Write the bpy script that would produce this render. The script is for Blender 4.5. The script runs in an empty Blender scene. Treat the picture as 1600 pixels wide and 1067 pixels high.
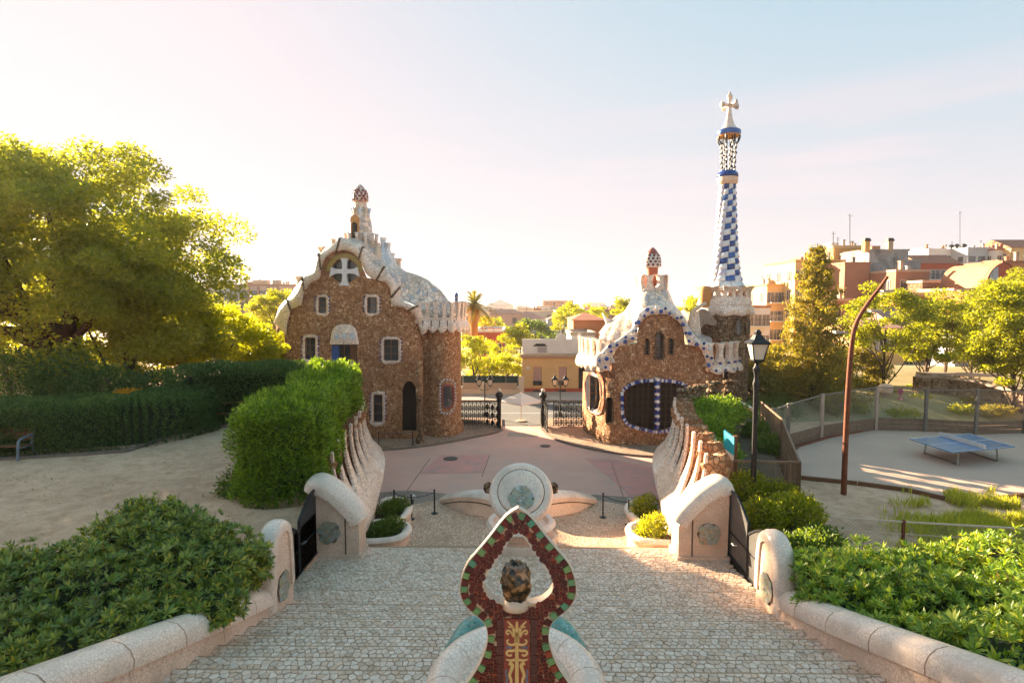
import bpy, math, random
import numpy as np
from mathutils import Vector, Matrix, noise, Euler, kdtree
from mathutils.geometry import delaunay_2d_cdt
random.seed(7); RNG = np.random.default_rng(11)
S = bpy.context.scene; COL = S.collection
R = math.radians; PI = math.pi

# ------------------------------------------------------------ camera, sky, sun, exposure
CAM = Vector((0, 0, 9.0)); F = 900.0
cd = bpy.data.cameras.new('camera'); cam = bpy.data.objects.new('camera', cd); COL.objects.link(cam)
cd.sensor_width = 36; cd.lens = 36 * F / 1600; cd.clip_start = .1; cd.clip_end = 60000
ROT = Euler((R(90 - 4.04), 0, R(.64)), 'XYZ')
cam.location = CAM; cam.rotation_euler = ROT; S.camera = cam
RM = ROT.to_matrix()
SUN_EL, SUN_AZ = 15.5, 46.0       # azimuth measured from straight ahead towards the left
w = bpy.data.worlds.new('World'); S.world = w; w.use_nodes = True
nt = w.node_tree; nt.nodes.clear()
out = nt.nodes.new('ShaderNodeOutputWorld'); bg = nt.nodes.new('ShaderNodeBackground'); sky = nt.nodes.new('ShaderNodeTexSky')
sky.sky_type = 'NISHITA'; sky.sun_disc = False; sky.sun_elevation = R(SUN_EL); sky.sun_rotation = R(-SUN_AZ)
sky.altitude = 150; sky.air_density = 1.0; sky.dust_density = .55; sky.ozone_density = 1.4
bg.inputs['Strength'].default_value = .15
# faint streaks of cirrus low on the right
tc = nt.nodes.new('ShaderNodeTexCoord'); mp = nt.nodes.new('ShaderNodeMapping'); nz = nt.nodes.new('ShaderNodeTexNoise')
mp.inputs['Scale'].default_value = (1.2, 1.2, 14); mp.inputs['Rotation'].default_value = (0, R(5), 0)
nz.inputs['Scale'].default_value = 1.6; nz.inputs['Detail'].default_value = 7; nz.inputs['Roughness'].default_value = .55
rp = nt.nodes.new('ShaderNodeValToRGB'); rp.color_ramp.elements[0].position = .46; rp.color_ramp.elements[1].position = .78
sx = nt.nodes.new('ShaderNodeSeparateXYZ'); cr = nt.nodes.new('ShaderNodeValToRGB')
e = cr.color_ramp.elements; e[0].position = .02; e[0].color = (0, 0, 0, 1); e[1].position = .1; e[1].color = (1, 1, 1, 1)
e2 = e.new(.2); e2.color = (1, 1, 1, 1); e3 = e.new(.32); e3.color = (0, 0, 0, 1)
mu = nt.nodes.new('ShaderNodeMath'); mu.operation = 'MULTIPLY'
mu2 = nt.nodes.new('ShaderNodeMath'); mu2.operation = 'MULTIPLY'; mu2.inputs[1].default_value = .3
mixc = nt.nodes.new('ShaderNodeMixRGB'); mixc.inputs[2].default_value = (9, 8.4, 8.2, 1)
L = nt.links.new
L(tc.outputs['Generated'], mp.inputs[0]); L(mp.outputs[0], nz.inputs[0]); L(nz.outputs[0], rp.inputs[0])
L(tc.outputs['Generated'], sx.inputs[0]); L(sx.outputs['Z'], cr.inputs[0]); L(rp.outputs[0], mu.inputs[0]); L(cr.outputs[0], mu.inputs[1])
L(mu.outputs[0], mu2.inputs[0]); L(mu2.outputs[0], mixc.inputs[0]); L(sky.outputs[0], mixc.inputs[1])
hs = nt.nodes.new('ShaderNodeHueSaturation'); hs.inputs['Saturation'].default_value = 1.4
def vm(op, a, b_=None):      # film-like shoulder so that the bright part of the sky does not burn out
    q = nt.nodes.new('ShaderNodeVectorMath'); q.operation = op
    for i, v in enumerate((a, b_)):
        if v is None: continue
        if isinstance(v, tuple): q.inputs[i].default_value = v
        else: L(v, q.inputs[i])
    return q.outputs[0]
KS = (.43,)*3
cmpr = vm('DIVIDE', vm('MULTIPLY', hs.outputs[0], KS), vm('ADD', hs.outputs[0], KS))
L(mixc.outputs[0], hs.inputs['Color'])
wm = nt.nodes.new('ShaderNodeMixRGB'); wm.blend_type = 'MULTIPLY'; wm.inputs[0].default_value = 1; wm.inputs[2].default_value = (1.03, .905, .925, 1); L(cmpr, wm.inputs[1])
L(wm.outputs[0], bg.inputs[0]); L(bg.outputs[0], out.inputs[0])
sl = bpy.data.lights.new('sun', 'SUN'); sl.energy = 2.2; sl.angle = R(.6); sl.color = (1, .78, .52)
so = bpy.data.objects.new('sun', sl); COL.objects.link(so)
sdir = Vector((-math.sin(R(SUN_AZ)) * math.cos(R(SUN_EL)), math.cos(R(SUN_AZ)) * math.cos(R(SUN_EL)), math.sin(R(SUN_EL))))
so.rotation_euler = sdir.to_track_quat('Z', 'Y').to_euler(); so.location = sdir * 60
S.view_settings.view_transform = 'Standard'; S.view_settings.look = 'None'; S.view_settings.gamma = 1
S.view_settings.exposure = 3.98; S.view_settings.use_curve_mapping = False
S.render.engine = 'CYCLES'; S.cycles.use_denoising = True
S.cycles.max_bounces = 9; S.cycles.diffuse_bounces = 6; S.cycles.glossy_bounces = 2; S.cycles.transmission_bounces = 4
S.cycles.transparent_max_bounces = 8; S.cycles.volume_bounces = 0; S.cycles.caustics_reflective = False; S.cycles.caustics_refractive = False

# ------------------------------------------------------------ projection helpers (photo pixel -> place)
def ray(px, py): return RM @ Vector(((px - 800) / F, -(py - 533.5) / F, -1))
def W(px, py, d):
    r = ray(px, py); return CAM + r * (d / r.y)
def G(px, py, z):
    r = ray(px, py); return CAM + r * ((z - CAM.z) / r.z)
def X(px, d): return W(px, 470, d).x
def Zp(py, d, px=810): return W(px, py, d).z

# ------------------------------------------------------------ object helpers
def props(o, label=None, cat=None, group=None, kind=None):
    if label: o['label'] = label
    if cat: o['category'] = cat
    if group: o['group'] = group
    if kind: o['kind'] = kind
    return o
def empty(name, loc, label, cat, group=None, kind=None):
    o = bpy.data.objects.new(name, None); COL.objects.link(o); o.location = loc; o.empty_display_size = .2
    return props(o, label, cat, group, kind)
def world_loc(o):
    v = Vector(o.location)
    while o.parent:
        v = v + (o.matrix_parent_inverse.translation); o = o.parent; v = v + Vector(o.location)
    return v
def link(name, me, parent=None, **k):
    o = bpy.data.objects.new(name, me); COL.objects.link(o)
    if parent:
        o.parent = parent; o.matrix_parent_inverse = Matrix.Translation(-world_loc(parent))
    return props(o, **k)
def dup(root, loc, rz=None, label=None, **k):
    def cp(o, par):
        c = o.copy(); COL.objects.link(c)
        if par: c.parent = par
        for ch in KIDS.get(o.name, []): cp(ch, c)
        return c
    KIDS = {}
    for o in COL.objects:
        if o.parent: KIDS.setdefault(o.parent.name, []).append(o)
    r = cp(root, None); r.location = loc
    if rz is not None: r.rotation_euler = (0, 0, rz)
    if label: r['label'] = label
    return props(r, **k)

class MB:
    def __init__(s): s.v = []; s.f = []; s.m = []
    def add(s, vs, fs, m=0):
        b = len(s.v); s.v += [tuple(v) for v in vs]
        for f in fs: s.f.append(tuple(b + i for i in f)); s.m.append(m)
    def box(s, x0, x1, y0, y1, z0, z1, m=0):
        s.add([(x0,y0,z0),(x1,y0,z0),(x1,y1,z0),(x0,y1,z0),(x0,y0,z1),(x1,y0,z1),(x1,y1,z1),(x0,y1,z1)],
              [(0,3,2,1),(4,5,6,7),(0,1,5,4),(1,2,6,5),(2,3,7,6),(3,0,4,7)], m)
    def obox(s, c, u, v, w_, m=0):
        c = Vector(c); u = Vector(u); v = Vector(v); w_ = Vector(w_)
        P = [c + a*u + b*v + e*w_ for e in (-1, 1) for a, b in ((-1,-1),(1,-1),(1,1),(-1,1))]
        s.add(P, [(0,3,2,1),(4,5,6,7),(0,1,5,4),(1,2,6,5),(2,3,7,6),(3,0,4,7)], m)
    def bar(s, a, b, r, m=0, r2=None):
        a = Vector(a); b = Vector(b); t = (b - a); l = t.length
        if l < 1e-6: return
        t /= l; n = t.orthogonal().normalized() if abs(t.z) > .99 else Vector((-t.y, t.x, 0)).normalized(); q = t.cross(n)
        s.obox((a + b) / 2, n * r, q * (r2 or r), t * l / 2, m)
    def tube(s, pts, rad, seg=8, m=0, caps=True, flat=1.0):
        pts = [Vector(p) for p in pts]; n = len(pts)
        if not hasattr(rad, '__len__'): rad = [rad] * n
        rings = []; up = None
        for i, p in enumerate(pts):
            t = (pts[min(i+1, n-1)] - pts[max(i-1, 0)]).normalized()
            if up is None: up = t.orthogonal().normalized()
            up = (up - t * up.dot(t))
            up = up.normalized() if up.length > 1e-5 else t.orthogonal().normalized()
            q = t.cross(up)
            rings.append([p + (up * math.cos(a) * flat + q * math.sin(a)) * rad[i] for a in [2*PI*k/seg for k in range(seg)]])
        s.rings(rings, m, caps)
    def rings(s, rings, m=0, caps=True, closed=True):
        seg = len(rings[0]); b = len(s.v)
        for r in rings: s.v += [tuple(p) for p in r]
        for i in range(len(rings) - 1):
            for k in range(seg if closed else seg - 1):
                k2 = (k + 1) % seg
                s.f.append((b+i*seg+k, b+i*seg+k2, b+(i+1)*seg+k2, b+(i+1)*seg+k)); s.m.append(m)
        if caps:
            s.f.append(tuple(b + k for k in reversed(range(seg)))); s.m.append(m)
            s.f.append(tuple(b + (len(rings)-1)*seg + k for k in range(seg))); s.m.append(m)
    def lathe(s, prof, c, seg=24, m=0, rf=None, caps=True):
        c = Vector(c)
        rings = [[c + Vector((math.cos(a)*r*(rf(a, z) if rf else 1), math.sin(a)*r*(rf(a, z) if rf else 1), z)) for a in [2*PI*k/seg for k in range(seg)]] for r, z in prof]
        s.rings(rings, m, caps)
    def prism(s, poly, off, m=0, m_front=None):
        off = Vector(off); n = len(poly); P = [Vector(p) for p in poly]
        b = len(s.v); s.v += [tuple(p) for p in P] + [tuple(p + off) for p in P]
        s.f.append(tuple(b + i for i in range(n))); s.m.append(m if m_front is None else m_front)
        s.f.append(tuple(b + n + i for i in reversed(range(n)))); s.m.append(m)
        for i in range(n):
            j = (i + 1) % n; s.f.append((b+i, b+n+i, b+n+j, b+j)); s.m.append(m)
    def build(s, name, mats, parent=None, smooth=False, fix=True, **k):
        me = bpy.data.meshes.new(name); me.from_pydata(s.v, [], s.f)
        if not isinstance(mats, (list, tuple)): mats = [mats]
        for q in mats: me.materials.append(q)
        if len(mats) > 1: me.polygons.foreach_set('material_index', s.m)
        if fix:
            import bmesh
            bm = bmesh.new(); bm.from_mesh(me); bmesh.ops.recalc_face_normals(bm, faces=bm.faces); bm.to_mesh(me); bm.free()
        if smooth:
            me.shade_smooth()
            if smooth is not True: me.set_sharp_from_angle(angle=R(smooth))
        return link(name, me, parent, **k)

def np_mesh(name, V, Q, mats, mi=None):
    me = bpy.data.meshes.new(name); n = len(Q); k = Q.shape[1]
    me.vertices.add(len(V)); me.vertices.foreach_set('co', np.asarray(V, np.float32).ravel())
    me.loops.add(n * k); me.loops.foreach_set('vertex_index', np.asarray(Q, np.int32).ravel())
    me.polygons.add(n); me.polygons.foreach_set('loop_start', np.arange(0, n*k, k, dtype=np.int32))
    for q in (mats if isinstance(mats, (list, tuple)) else [mats]): me.materials.append(q)
    if mi is not None: me.polygons.foreach_set('material_index', np.asarray(mi, np.int32))
    me.update(calc_edges=True); return me

def resample(pts, n):
    P = [Vector(p) for p in pts]; L_ = [0]
    for a, b in zip(P, P[1:]): L_.append(L_[-1] + (b - a).length)
    o = []; j = 0
    for i in range(n):
        t = L_[-1] * i / (n - 1)
        while j < len(P) - 2 and L_[j+1] < t: j += 1
        q = (t - L_[j]) / max(1e-9, L_[j+1] - L_[j]); o.append(P[j].lerp(P[j+1], min(1, max(0, q))))
    return o
def smooth_line(pts, it=2, closed=False):
    P = [Vector(p) for p in pts]
    for _ in range(it):
        o = [] if closed else [P[0]]
        for i in range(len(P) if closed else len(P) - 1):
            a, b = P[i], P[(i+1) % len(P)]; o += [a.lerp(b, .25), a.lerp(b, .75)]
        if not closed: o.append(P[-1])
        P = o
    return P
def inside(p, poly):
    x, y = p[0], p[1]; c = False; n = len(poly); j = n - 1
    for i in range(n):
        xi, yi = poly[i][0], poly[i][1]; xj, yj = poly[j][0], poly[j][1]
        if (yi > y) != (yj > y) and x < (xj - xi) * (y - yi) / (yj - yi) + xi: c = not c
        j = i
    return c
def edge_dist(p, poly):
    best = 1e9; n = len(poly); px, py = p[0], p[1]
    for i in range(n):
        ax, ay = poly[i][0], poly[i][1]; bx, by = poly[(i+1) % n][0], poly[(i+1) % n][1]
        dx, dy = bx-ax, by-ay; t = max(0, min(1, ((px-ax)*dx+(py-ay)*dy)/max(1e-9, dx*dx+dy*dy)))
        best = min(best, math.hypot(px-ax-t*dx, py-ay-t*dy))
    return best
def voronoi(pts, rad, k=14):
    kd = kdtree.KDTree(len(pts))
    for i, p in enumerate(pts): kd.insert((p[0], p[1], 0), i)
    kd.balance(); cells = []
    for i, p in enumerate(pts):
        poly = [(p[0] + rad*math.cos(a), p[1] + rad*math.sin(a)) for a in [2*PI*q/8 + .39 for q in range(8)]]
        for co, j, dd in kd.find_n((p[0], p[1], 0), k + 1):
            if j == i or dd > 2*rad or dd < 1e-6: continue
            mx, my = (p[0]+co[0])/2, (p[1]+co[1])/2; nx, ny = co[0]-p[0], co[1]-p[1]; o = []
            for a, b in zip(poly, poly[1:] + poly[:1]):
                da = (a[0]-mx)*nx + (a[1]-my)*ny; db = (b[0]-mx)*nx + (b[1]-my)*ny
                if da <= 0: o.append(a)
                if (da < 0 < db) or (db < 0 < da):
                    t = da/(da-db); o.append((a[0]+(b[0]-a[0])*t, a[1]+(b[1]-a[1])*t))
            poly = o
            if len(poly) < 3: break
        cells.append(poly if len(poly) >= 3 else None)
    return cells
def shrink(poly, f, c=None):
    c = c or (sum(p[0] for p in poly)/len(poly), sum(p[1] for p in poly)/len(poly))
    return [(c[0] + (p[0]-c[0])*f, c[1] + (p[1]-c[1])*f) for p in poly]
def inset_by(poly, d):
    cx, cy = sum(p[0] for p in poly)/len(poly), sum(p[1] for p in poly)/len(poly); o = []
    for p in poly:
        l = math.hypot(p[0]-cx, p[1]-cy); f = max(.3, (l - d)/l) if l > 1e-6 else 1; o.append((cx+(p[0]-cx)*f, cy+(p[1]-cy)*f))
    return o

# ------------------------------------------------------------ materials
def newmat(name):
    m = bpy.data.materials.new(name); m.use_nodes = True; n = m.node_tree; n.nodes.clear()
    o = n.nodes.new('ShaderNodeOutputMaterial'); b = n.nodes.new('ShaderNodeBsdfPrincipled'); n.links.new(b.outputs[0], o.inputs[0])
    return m, n, b, o
def ramp(n, stops, fac):
    r = n.nodes.new('ShaderNodeValToRGB'); el = r.color_ramp.elements
    while len(el) > 1: el.remove(el[-1])
    el[0].position = stops[0][0]; el[0].color = (*stops[0][1], 1)
    for p, c in stops[1:]:
        q = el.new(p); q.color = (*c, 1)
    n.links.new(fac, r.inputs[0]); return r.outputs[0]
def noise_tex(n, scale, detail=4, rough=.6, coord=None, dist=0):
    t = n.nodes.new('ShaderNodeTexNoise'); t.inputs['Scale'].default_value = scale; t.inputs['Detail'].default_value = detail
    t.inputs['Roughness'].default_value = rough; t.inputs['Distortion'].default_value = dist
    if coord is None:
        c = n.nodes.new('ShaderNodeTexCoord'); coord = c.outputs['Object']
    n.links.new(coord, t.inputs['Vector']); return t.outputs['Fac']
def mixrgb(n, a, b, fac, mode='MIX'):
    x = n.nodes.new('ShaderNodeMixRGB'); x.blend_type = mode
    for i, v in ((1, a), (2, b), (0, fac)):
        if isinstance(v, (int, float)): x.inputs[i].default_value = v
        elif isinstance(v, tuple): x.inputs[i].default_value = (*v, 1)
        else: n.links.new(v, x.inputs[i])
    return x.outputs[0]
def math_n(n, op, a, b=0.0):
    x = n.nodes.new('ShaderNodeMath'); x.operation = op
    for i, v in ((0, a), (1, b)):
        if isinstance(v, (int, float)): x.inputs[i].default_value = v
        else: n.links.new(v, x.inputs[i])
    return x.outputs[0]
def bump(n, b, h, strength, dist=.02):
    q = n.nodes.new('ShaderNodeBump'); q.inputs['Strength'].default_value = strength; q.inputs['Distance'].default_value = dist
    n.links.new(h, q.inputs['Height']); n.links.new(q.outputs[0], b.inputs['Normal'])
def rnd(n):
    g = n.nodes.new('ShaderNodeNewGeometry'); o = n.nodes.new('ShaderNodeObjectInfo')
    return math_n(n, 'FRACT', math_n(n, 'ADD', g.outputs['Random Per Island'], o.outputs['Random']))
def mat_plain(name, c, c2=None, rough=.7, scale=3, bs=0, bscale=None, metal=0, spec=.4, dirt=None, bdist=.02):
    m, n, b, o = newmat(name); c2 = c2 or tuple(x*.75 for x in c)
    f = noise_tex(n, scale, 6, .62); col = ramp(n, [(.3, c2), (.68, c)], f)
    if dirt:
        f2 = noise_tex(n, dirt[1], 5, .7); k = ramp(n, [(dirt[2], (0,0,0)), (min(1, dirt[2]+.15), (1,1,1))], f2); col = mixrgb(n, col, dirt[0], math_n(n, 'MULTIPLY', k, dirt[3] if len(dirt) > 3 else .7))
    n.links.new(col, b.inputs['Base Color']); b.inputs['Roughness'].default_value = rough; b.inputs['Metallic'].default_value = metal
    b.inputs['Specular IOR Level'].default_value = spec
    if bs: bump(n, b, noise_tex(n, bscale or scale*6, 6, .65), bs, bdist)
    return m
def mat_cells(name, stops, scale, grout, gw=.06, rough=.35, bs=.4, bdist=.02, spread=None, spec=.5, warp=0.0):
    m, n, b, o = newmat(name); c = n.nodes.new('ShaderNodeTexCoord'); co = c.outputs['Object']
    if warp:
        nn = n.nodes.new('ShaderNodeTexNoise'); nn.inputs['Scale'].default_value = scale*.8; n.links.new(co, nn.inputs['Vector'])
        va = n.nodes.new('ShaderNodeVectorMath'); va.operation = 'SCALE'; va.inputs['Scale'].default_value = warp; n.links.new(nn.outputs['Color'], va.inputs[0])
        vb = n.nodes.new('ShaderNodeVectorMath'); vb.operation = 'ADD'; n.links.new(co, vb.inputs[0]); n.links.new(va.outputs[0], vb.inputs[1]); co = vb.outputs[0]
    v = n.nodes.new('ShaderNodeTexVoronoi'); v.inputs['Scale'].default_value = scale; n.links.new(co, v.inputs['Vector'])
    ve = n.nodes.new('ShaderNodeTexVoronoi'); ve.feature = 'DISTANCE_TO_EDGE'; ve.inputs['Scale'].default_value = scale; n.links.new(co, ve.inputs['Vector'])
    s = n.nodes.new('ShaderNodeSeparateColor'); n.links.new(v.outputs['Color'], s.inputs[0])
    col = ramp(n, stops, s.outputs[0])
    big = ramp(n, [(.3, (.72, .70, .68)), (.5, (1, 1, 1)), (.7, (1.15, 1.16, 1.16))], noise_tex(n, spread or scale*.15, 4))
    col = mixrgb(n, col, big, 1.0, 'MULTIPLY')
    g = ramp(n, [(gw*.4, (1,1,1)), (gw, (0,0,0))], ve.outputs['Distance']); col = mixrgb(n, col, grout, g)
    n.links.new(col, b.inputs['Base Color']); b.inputs['Roughness'].default_value = rough; b.inputs['Specular IOR Level'].default_value = spec
    h = ramp(n, [(0, (0,0,0)), (gw*2.2, (1,1,1))], ve.outputs['Distance'])
    h2 = mixrgb(n, h, noise_tex(n, scale*5, 4), .25); bump(n, b, h2, bs, bdist); return m
def mat_island(name, stops, rough=.4, spec=.5, bs=.15, bscale=30, var=.15, bdist=.01):
    m, n, b, o = newmat(name); col = ramp(n, stops, rnd(n))
    f = ramp(n, [(.3, (1-var,)*3), (.7, (1+var,)*3)], noise_tex(n, bscale*.4, 4)); col = mixrgb(n, col, f, 1.0, 'MULTIPLY')
    n.links.new(col, b.inputs['Base Color']); b.inputs['Roughness'].default_value = rough; b.inputs['Specular IOR Level'].default_value = spec
    if bs: bump(n, b, noise_tex(n, bscale, 5), bs, bdist)
    return m
def mat_leaf(name, stops, trans=.45, rough=.5, tcol=None, spec=.3):
    m, n, b, o = newmat(name); r = rnd(n); big = noise_tex(n, .6, 3)
    f = math_n(n, 'ADD', math_n(n, 'MULTIPLY', r, .55), math_n(n, 'MULTIPLY', big, .5)); col = ramp(n, stops, f)
    n.links.new(col, b.inputs['Base Color']); b.inputs['Roughness'].default_value = rough; b.inputs['Specular IOR Level'].default_value = spec
    t = n.nodes.new('ShaderNodeBsdfTranslucent'); tc_ = mixrgb(n, col, tcol or (1.9, 1.75, .55), 1.0, 'MULTIPLY'); n.links.new(tc_, t.inputs[0])
    x = n.nodes.new('ShaderNodeMixShader'); x.inputs[0].default_value = trans
    n.links.new(b.outputs[0], x.inputs[1]); n.links.new(t.outputs[0], x.inputs[2]); n.links.new(x.outputs[0], o.inputs[0]); return m
def mat_glass(name, c=(.03, .035, .04), rough=.12):
    m, n, b, o = newmat(name); f = noise_tex(n, 1.5, 3); n.links.new(ramp(n, [(.35, c), (.7, tuple(x*2.2 for x in c))], f), b.inputs['Base Color'])
    b.inputs['Roughness'].default_value = rough; b.inputs['Specular IOR Level'].default_value = .7; return m

BROWN = [(0, (.27,.125,.06)), (.25, (.46,.235,.12)), (.5, (.60,.34,.18)), (.7, (.40,.19,.095)), (.85, (.50,.27,.14)), (1, (.72,.48,.30))]
M = {}
M['rubble'] = mat_cells('rubble_stone', BROWN, 5.6, (.25,.12,.06), .10, .9, 1.0, .06, .35, .2, .22)
M['rubble_fine'] = mat_cells('rubble_stone_fine', [(0,(.16,.085,.045)),(.5,(.30,.18,.10)),(1,(.42,.29,.18))], 6, (.07,.04,.025), .1, .9, 1.0, .07, .8, .2, .12)
M['trenc'] = mat_cells('white_broken_tile', [(0,(.36,.42,.50)),(.25,(.60,.61,.62)),(.5,(.76,.72,.66)),(.7,(.50,.45,.38)),(.85,(.70,.68,.64)),(1,(.30,.38,.50))], 3.2, (.30,.25,.21), .07, .3, .5, .03, .4, .55, .1)
M['trenc_w'] = mat_cells('white_tile', [(0,(.68,.68,.69)),(.4,(.84,.82,.78)),(.75,(.77,.73,.67)),(1,(.66,.62,.56))], 6.5, (.42,.35,.29), .075, .28, .4, .015, .7, .55, .08)
M['trenc_b'] = mat_cells('pale_blue_broken_tile', [(0,(.42,.52,.62)),(.5,(.62,.66,.70)),(1,(.75,.74,.70))], 4, (.4,.38,.36), .05, .3, .25, .02, .4, .55, .1)
M['white'] = mat_cells('white_mosaic', [(0,(.74,.69,.64)),(.5,(.82,.78,.73)),(1,(.76,.71,.66))], 21, (.64,.55,.48), .10, .32, .22, .006, 1.3, .5, .02)
M['white_face'] = mat_cells('pink_white_mosaic', [(0,(.68,.58,.50)),(.5,(.76,.66,.58)),(1,(.71,.62,.54))], 18, (.57,.46,.37), .10, .5, .25, .006, 1.1, .4, .03)
M['joint'] = mat_plain('dark_joint', (.16,.10,.07), (.10,.06,.04), .9)
M['terra'] = mat_plain('orange_render', (.62,.30,.10), (.5,.22,.07), .85, 4, .3)
M['redtile'] = mat_island('dark_red_tile', [(0,(.05,.004,.002)),(.5,(.13,.010,.005)),(.85,(.085,.007,.004)),(1,(.26,.04,.012))], .22, .3, .06, 40)
M['greentile'] = mat_island('green_tile', [(0,(.05,.17,.05)),(.5,(.13,.24,.05)),(1,(.03,.20,.11))], .18, .6, .12, 40)
M['grout'] = mat_plain('cream_grout', (.60,.36,.22), (.50,.28,.16), .9, 30)
M['cream'] = mat_plain('cream_rim', (.70,.55,.42), (.58,.42,.30), .5, 25, .2)
M['blue'] = mat_island('cobalt_tile', [(0,(.008,.03,.17)),(.6,(.014,.06,.28)),(1,(.03,.11,.36))], .2, .6, .25, 12)
M['wtile'] = mat_island('glossy_white_tile', [(0,(.62,.62,.66)),(.5,(.78,.77,.76)),(1,(.70,.66,.66))], .24, .6, .25, 12)
M['violet'] = mat_island('pale_violet_tile', [(0,(.5,.46,.62)),(1,(.66,.64,.74))], .24, .6, .25, 12)  # tile colour; on the tower's left side it stands for sunlit blue
M['glass'] = mat_glass('window_glass')
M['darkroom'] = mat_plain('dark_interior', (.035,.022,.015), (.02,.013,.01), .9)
M['wood'] = mat_plain('brown_wood', (.20,.085,.035), (.12,.05,.02), .6, 12, .3)
M['iron'] = mat_plain('black_iron', (.02,.022,.025), (.012,.012,.014), .45, 8, .2, metal=.3)
M['gatemetal'] = mat_plain('dark_gate_metal', (.035,.05,.065), (.022,.032,.042), .32, 5, .12, 20, metal=.55, dirt=((.12,.08,.05), 3, .6, .5))
M['steel'] = mat_plain('galvanised_steel', (.36,.34,.31), (.26,.24,.21), .45, 10, .1, metal=.7)
M['rust'] = mat_plain('rusty_steel', (.22,.06,.022), (.11,.032,.016), .75, 5, .4, 30, dirt=((.32,.12,.04), 9, .55, .6))
M['plank'] = mat_plain('brown_board', (.22,.15,.10), (.14,.09,.06), .85, 6, .4, 18)
M['pink'] = mat_plain('pink_concrete', (.66,.44,.385), (.56,.375,.335), .8, .35, .15, 25, dirt=((.50,.42,.39), .5, .52, .6))
M['pinkred'] = mat_plain('red_pink_concrete', (.70,.31,.25), (.62,.29,.24), .8, .8, .15, 25, dirt=((.42,.28,.26), 1.2, .5, .6))
M['paving'] = mat_cells('grey_brown_setts', [(0,(.32,.24,.18)),(.5,(.42,.32,.25)),(1,(.36,.29,.23))], 5.5, (.14,.11,.09), .08, .85, .5, .015, .6, .3)
M['plazastone'] = mat_cells('grey_small_setts', [(0,(.26,.24,.22)),(.5,(.34,.31,.28)),(1,(.30,.27,.25))], 9, (.20,.16,.13), .1, .85, .5, .012, .6, .3)
M['cobble'] = mat_island('pale_cobblestone', [(0,(.50,.40,.32)),(.25,(.72,.64,.56)),(.5,(.60,.46,.35)),(.75,(.76,.69,.62)),(1,(.62,.54,.48))], .55, .4, .4, 35, .16)
M['mortar'] = mat_plain('brown_mortar', (.48,.36,.26), (.36,.26,.18), .95, 14, .6, 60)
M['gravelset'] = mat_cells('small_pale_pebbles', [(0,(.48,.37,.28)),(.4,(.68,.56,.46)),(.7,(.56,.47,.39)),(1,(.76,.66,.56))], 10.5, (.38,.26,.17), .13, .7, .9, .02, 1.2, .35)
M['sand'], n, b, o = newmat('beige_sand'); f = noise_tex(n, .35, 8, .7, None, .6); col = ramp(n, [(.3,(.50,.35,.245)),(.5,(.64,.455,.325)),(.7,(.74,.55,.41))], f)
f2 = noise_tex(n, 2.2, 6, .75); col = mixrgb(n, col, ramp(n, [(.38,(.80,.76,.72)),(.55,(1,1,1)),(.75,(1.08,1.07,1.05))], f2), 1.0, 'MULTIPLY')
f3 = noise_tex(n, 28, 3, .6); col = mixrgb(n, col, ramp(n, [(.30,(.62,.55,.5)),(.42,(1,1,1))], f3), 1.0, 'MULTIPLY')
n.links.new(col, b.inputs['Base Color']); b.inputs['Roughness'].default_value = .95; bump(n, b, f3, .6, .03)
M['earth'] = mat_plain('brown_earth', (.14,.09,.05), (.08,.05,.03), .95, 2, .6, 10)
M['drygrass'] = mat_plain('dry_grassy_ground', (.40,.29,.15), (.24,.20,.09), .95, 1.2, .6, 12)
M['asphalt'] = mat_plain('grey_asphalt', (.14,.135,.135), (.11,.105,.10), .85, 1.2, .3, 40)
M['concrete'] = mat_plain('pale_concrete', (.42,.38,.34), (.34,.30,.27), .85, 2, .2)
M['kerb'] = mat_plain('kerb_stone', (.24,.17,.13), (.17,.12,.09), .85, 3, .3)
M['bark'] = mat_plain('bark', (.10,.06,.04), (.05,.03,.02), .95, 6, .9, 14, bdist=.05)
M['barkgrey'] = mat_plain('grey_bark', (.14,.10,.07), (.08,.055,.035), .95, 6, .9, 14, bdist=.05)
G1 = [(.15,(.045,.08,.016)),(.5,(.09,.145,.028)),(.85,(.16,.21,.045))]
M['leaf'] = mat_leaf('green_leaves', G1)
M['leaf_big'] = mat_leaf('feathery_green_leaves', [(.1,(.13,.16,.03)),(.5,(.21,.24,.042)),(.9,(.32,.30,.048))], .62, tcol=(2.0,1.85,.5))
M['leaf_yel'] = mat_leaf('backlit_yellow_leaves', [(.15,(.18,.20,.014)),(.5,(.29,.29,.018)),(.85,(.42,.38,.022))], .62, tcol=(1.7,1.75,.38))
M['leaf_gold'] = mat_leaf('golden_brown_needles', [(.15,(.10,.11,.022)),(.5,(.19,.18,.035)),(.85,(.32,.27,.05))], .55, tcol=(1.9,1.6,.45))
M['leaf_lime'] = mat_leaf('lime_green_leaves', [(.15,(.11,.14,.018)),(.5,(.21,.24,.026)),(.85,(.33,.32,.038))], .58, tcol=(2.0,1.8,.4))
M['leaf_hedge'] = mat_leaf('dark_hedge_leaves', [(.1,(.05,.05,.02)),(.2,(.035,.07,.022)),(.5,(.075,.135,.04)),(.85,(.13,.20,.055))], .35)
M['leaf_cyp'] = mat_leaf('cypress_sprays', [(.1,(.06,.06,.015)),(.2,(.04,.08,.012)),(.45,(.12,.21,.022)),(.85,(.26,.38,.04))], .45)
M['leaf_pit'] = mat_leaf('glossy_rosette_leaves', [(.2,(.20,.13,.04)),(.23,(.05,.08,.016)),(.42,(.13,.20,.03)),(.66,(.23,.30,.045)),(.85,(.58,.44,.05))], .3, .36, spec=.5)
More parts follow.
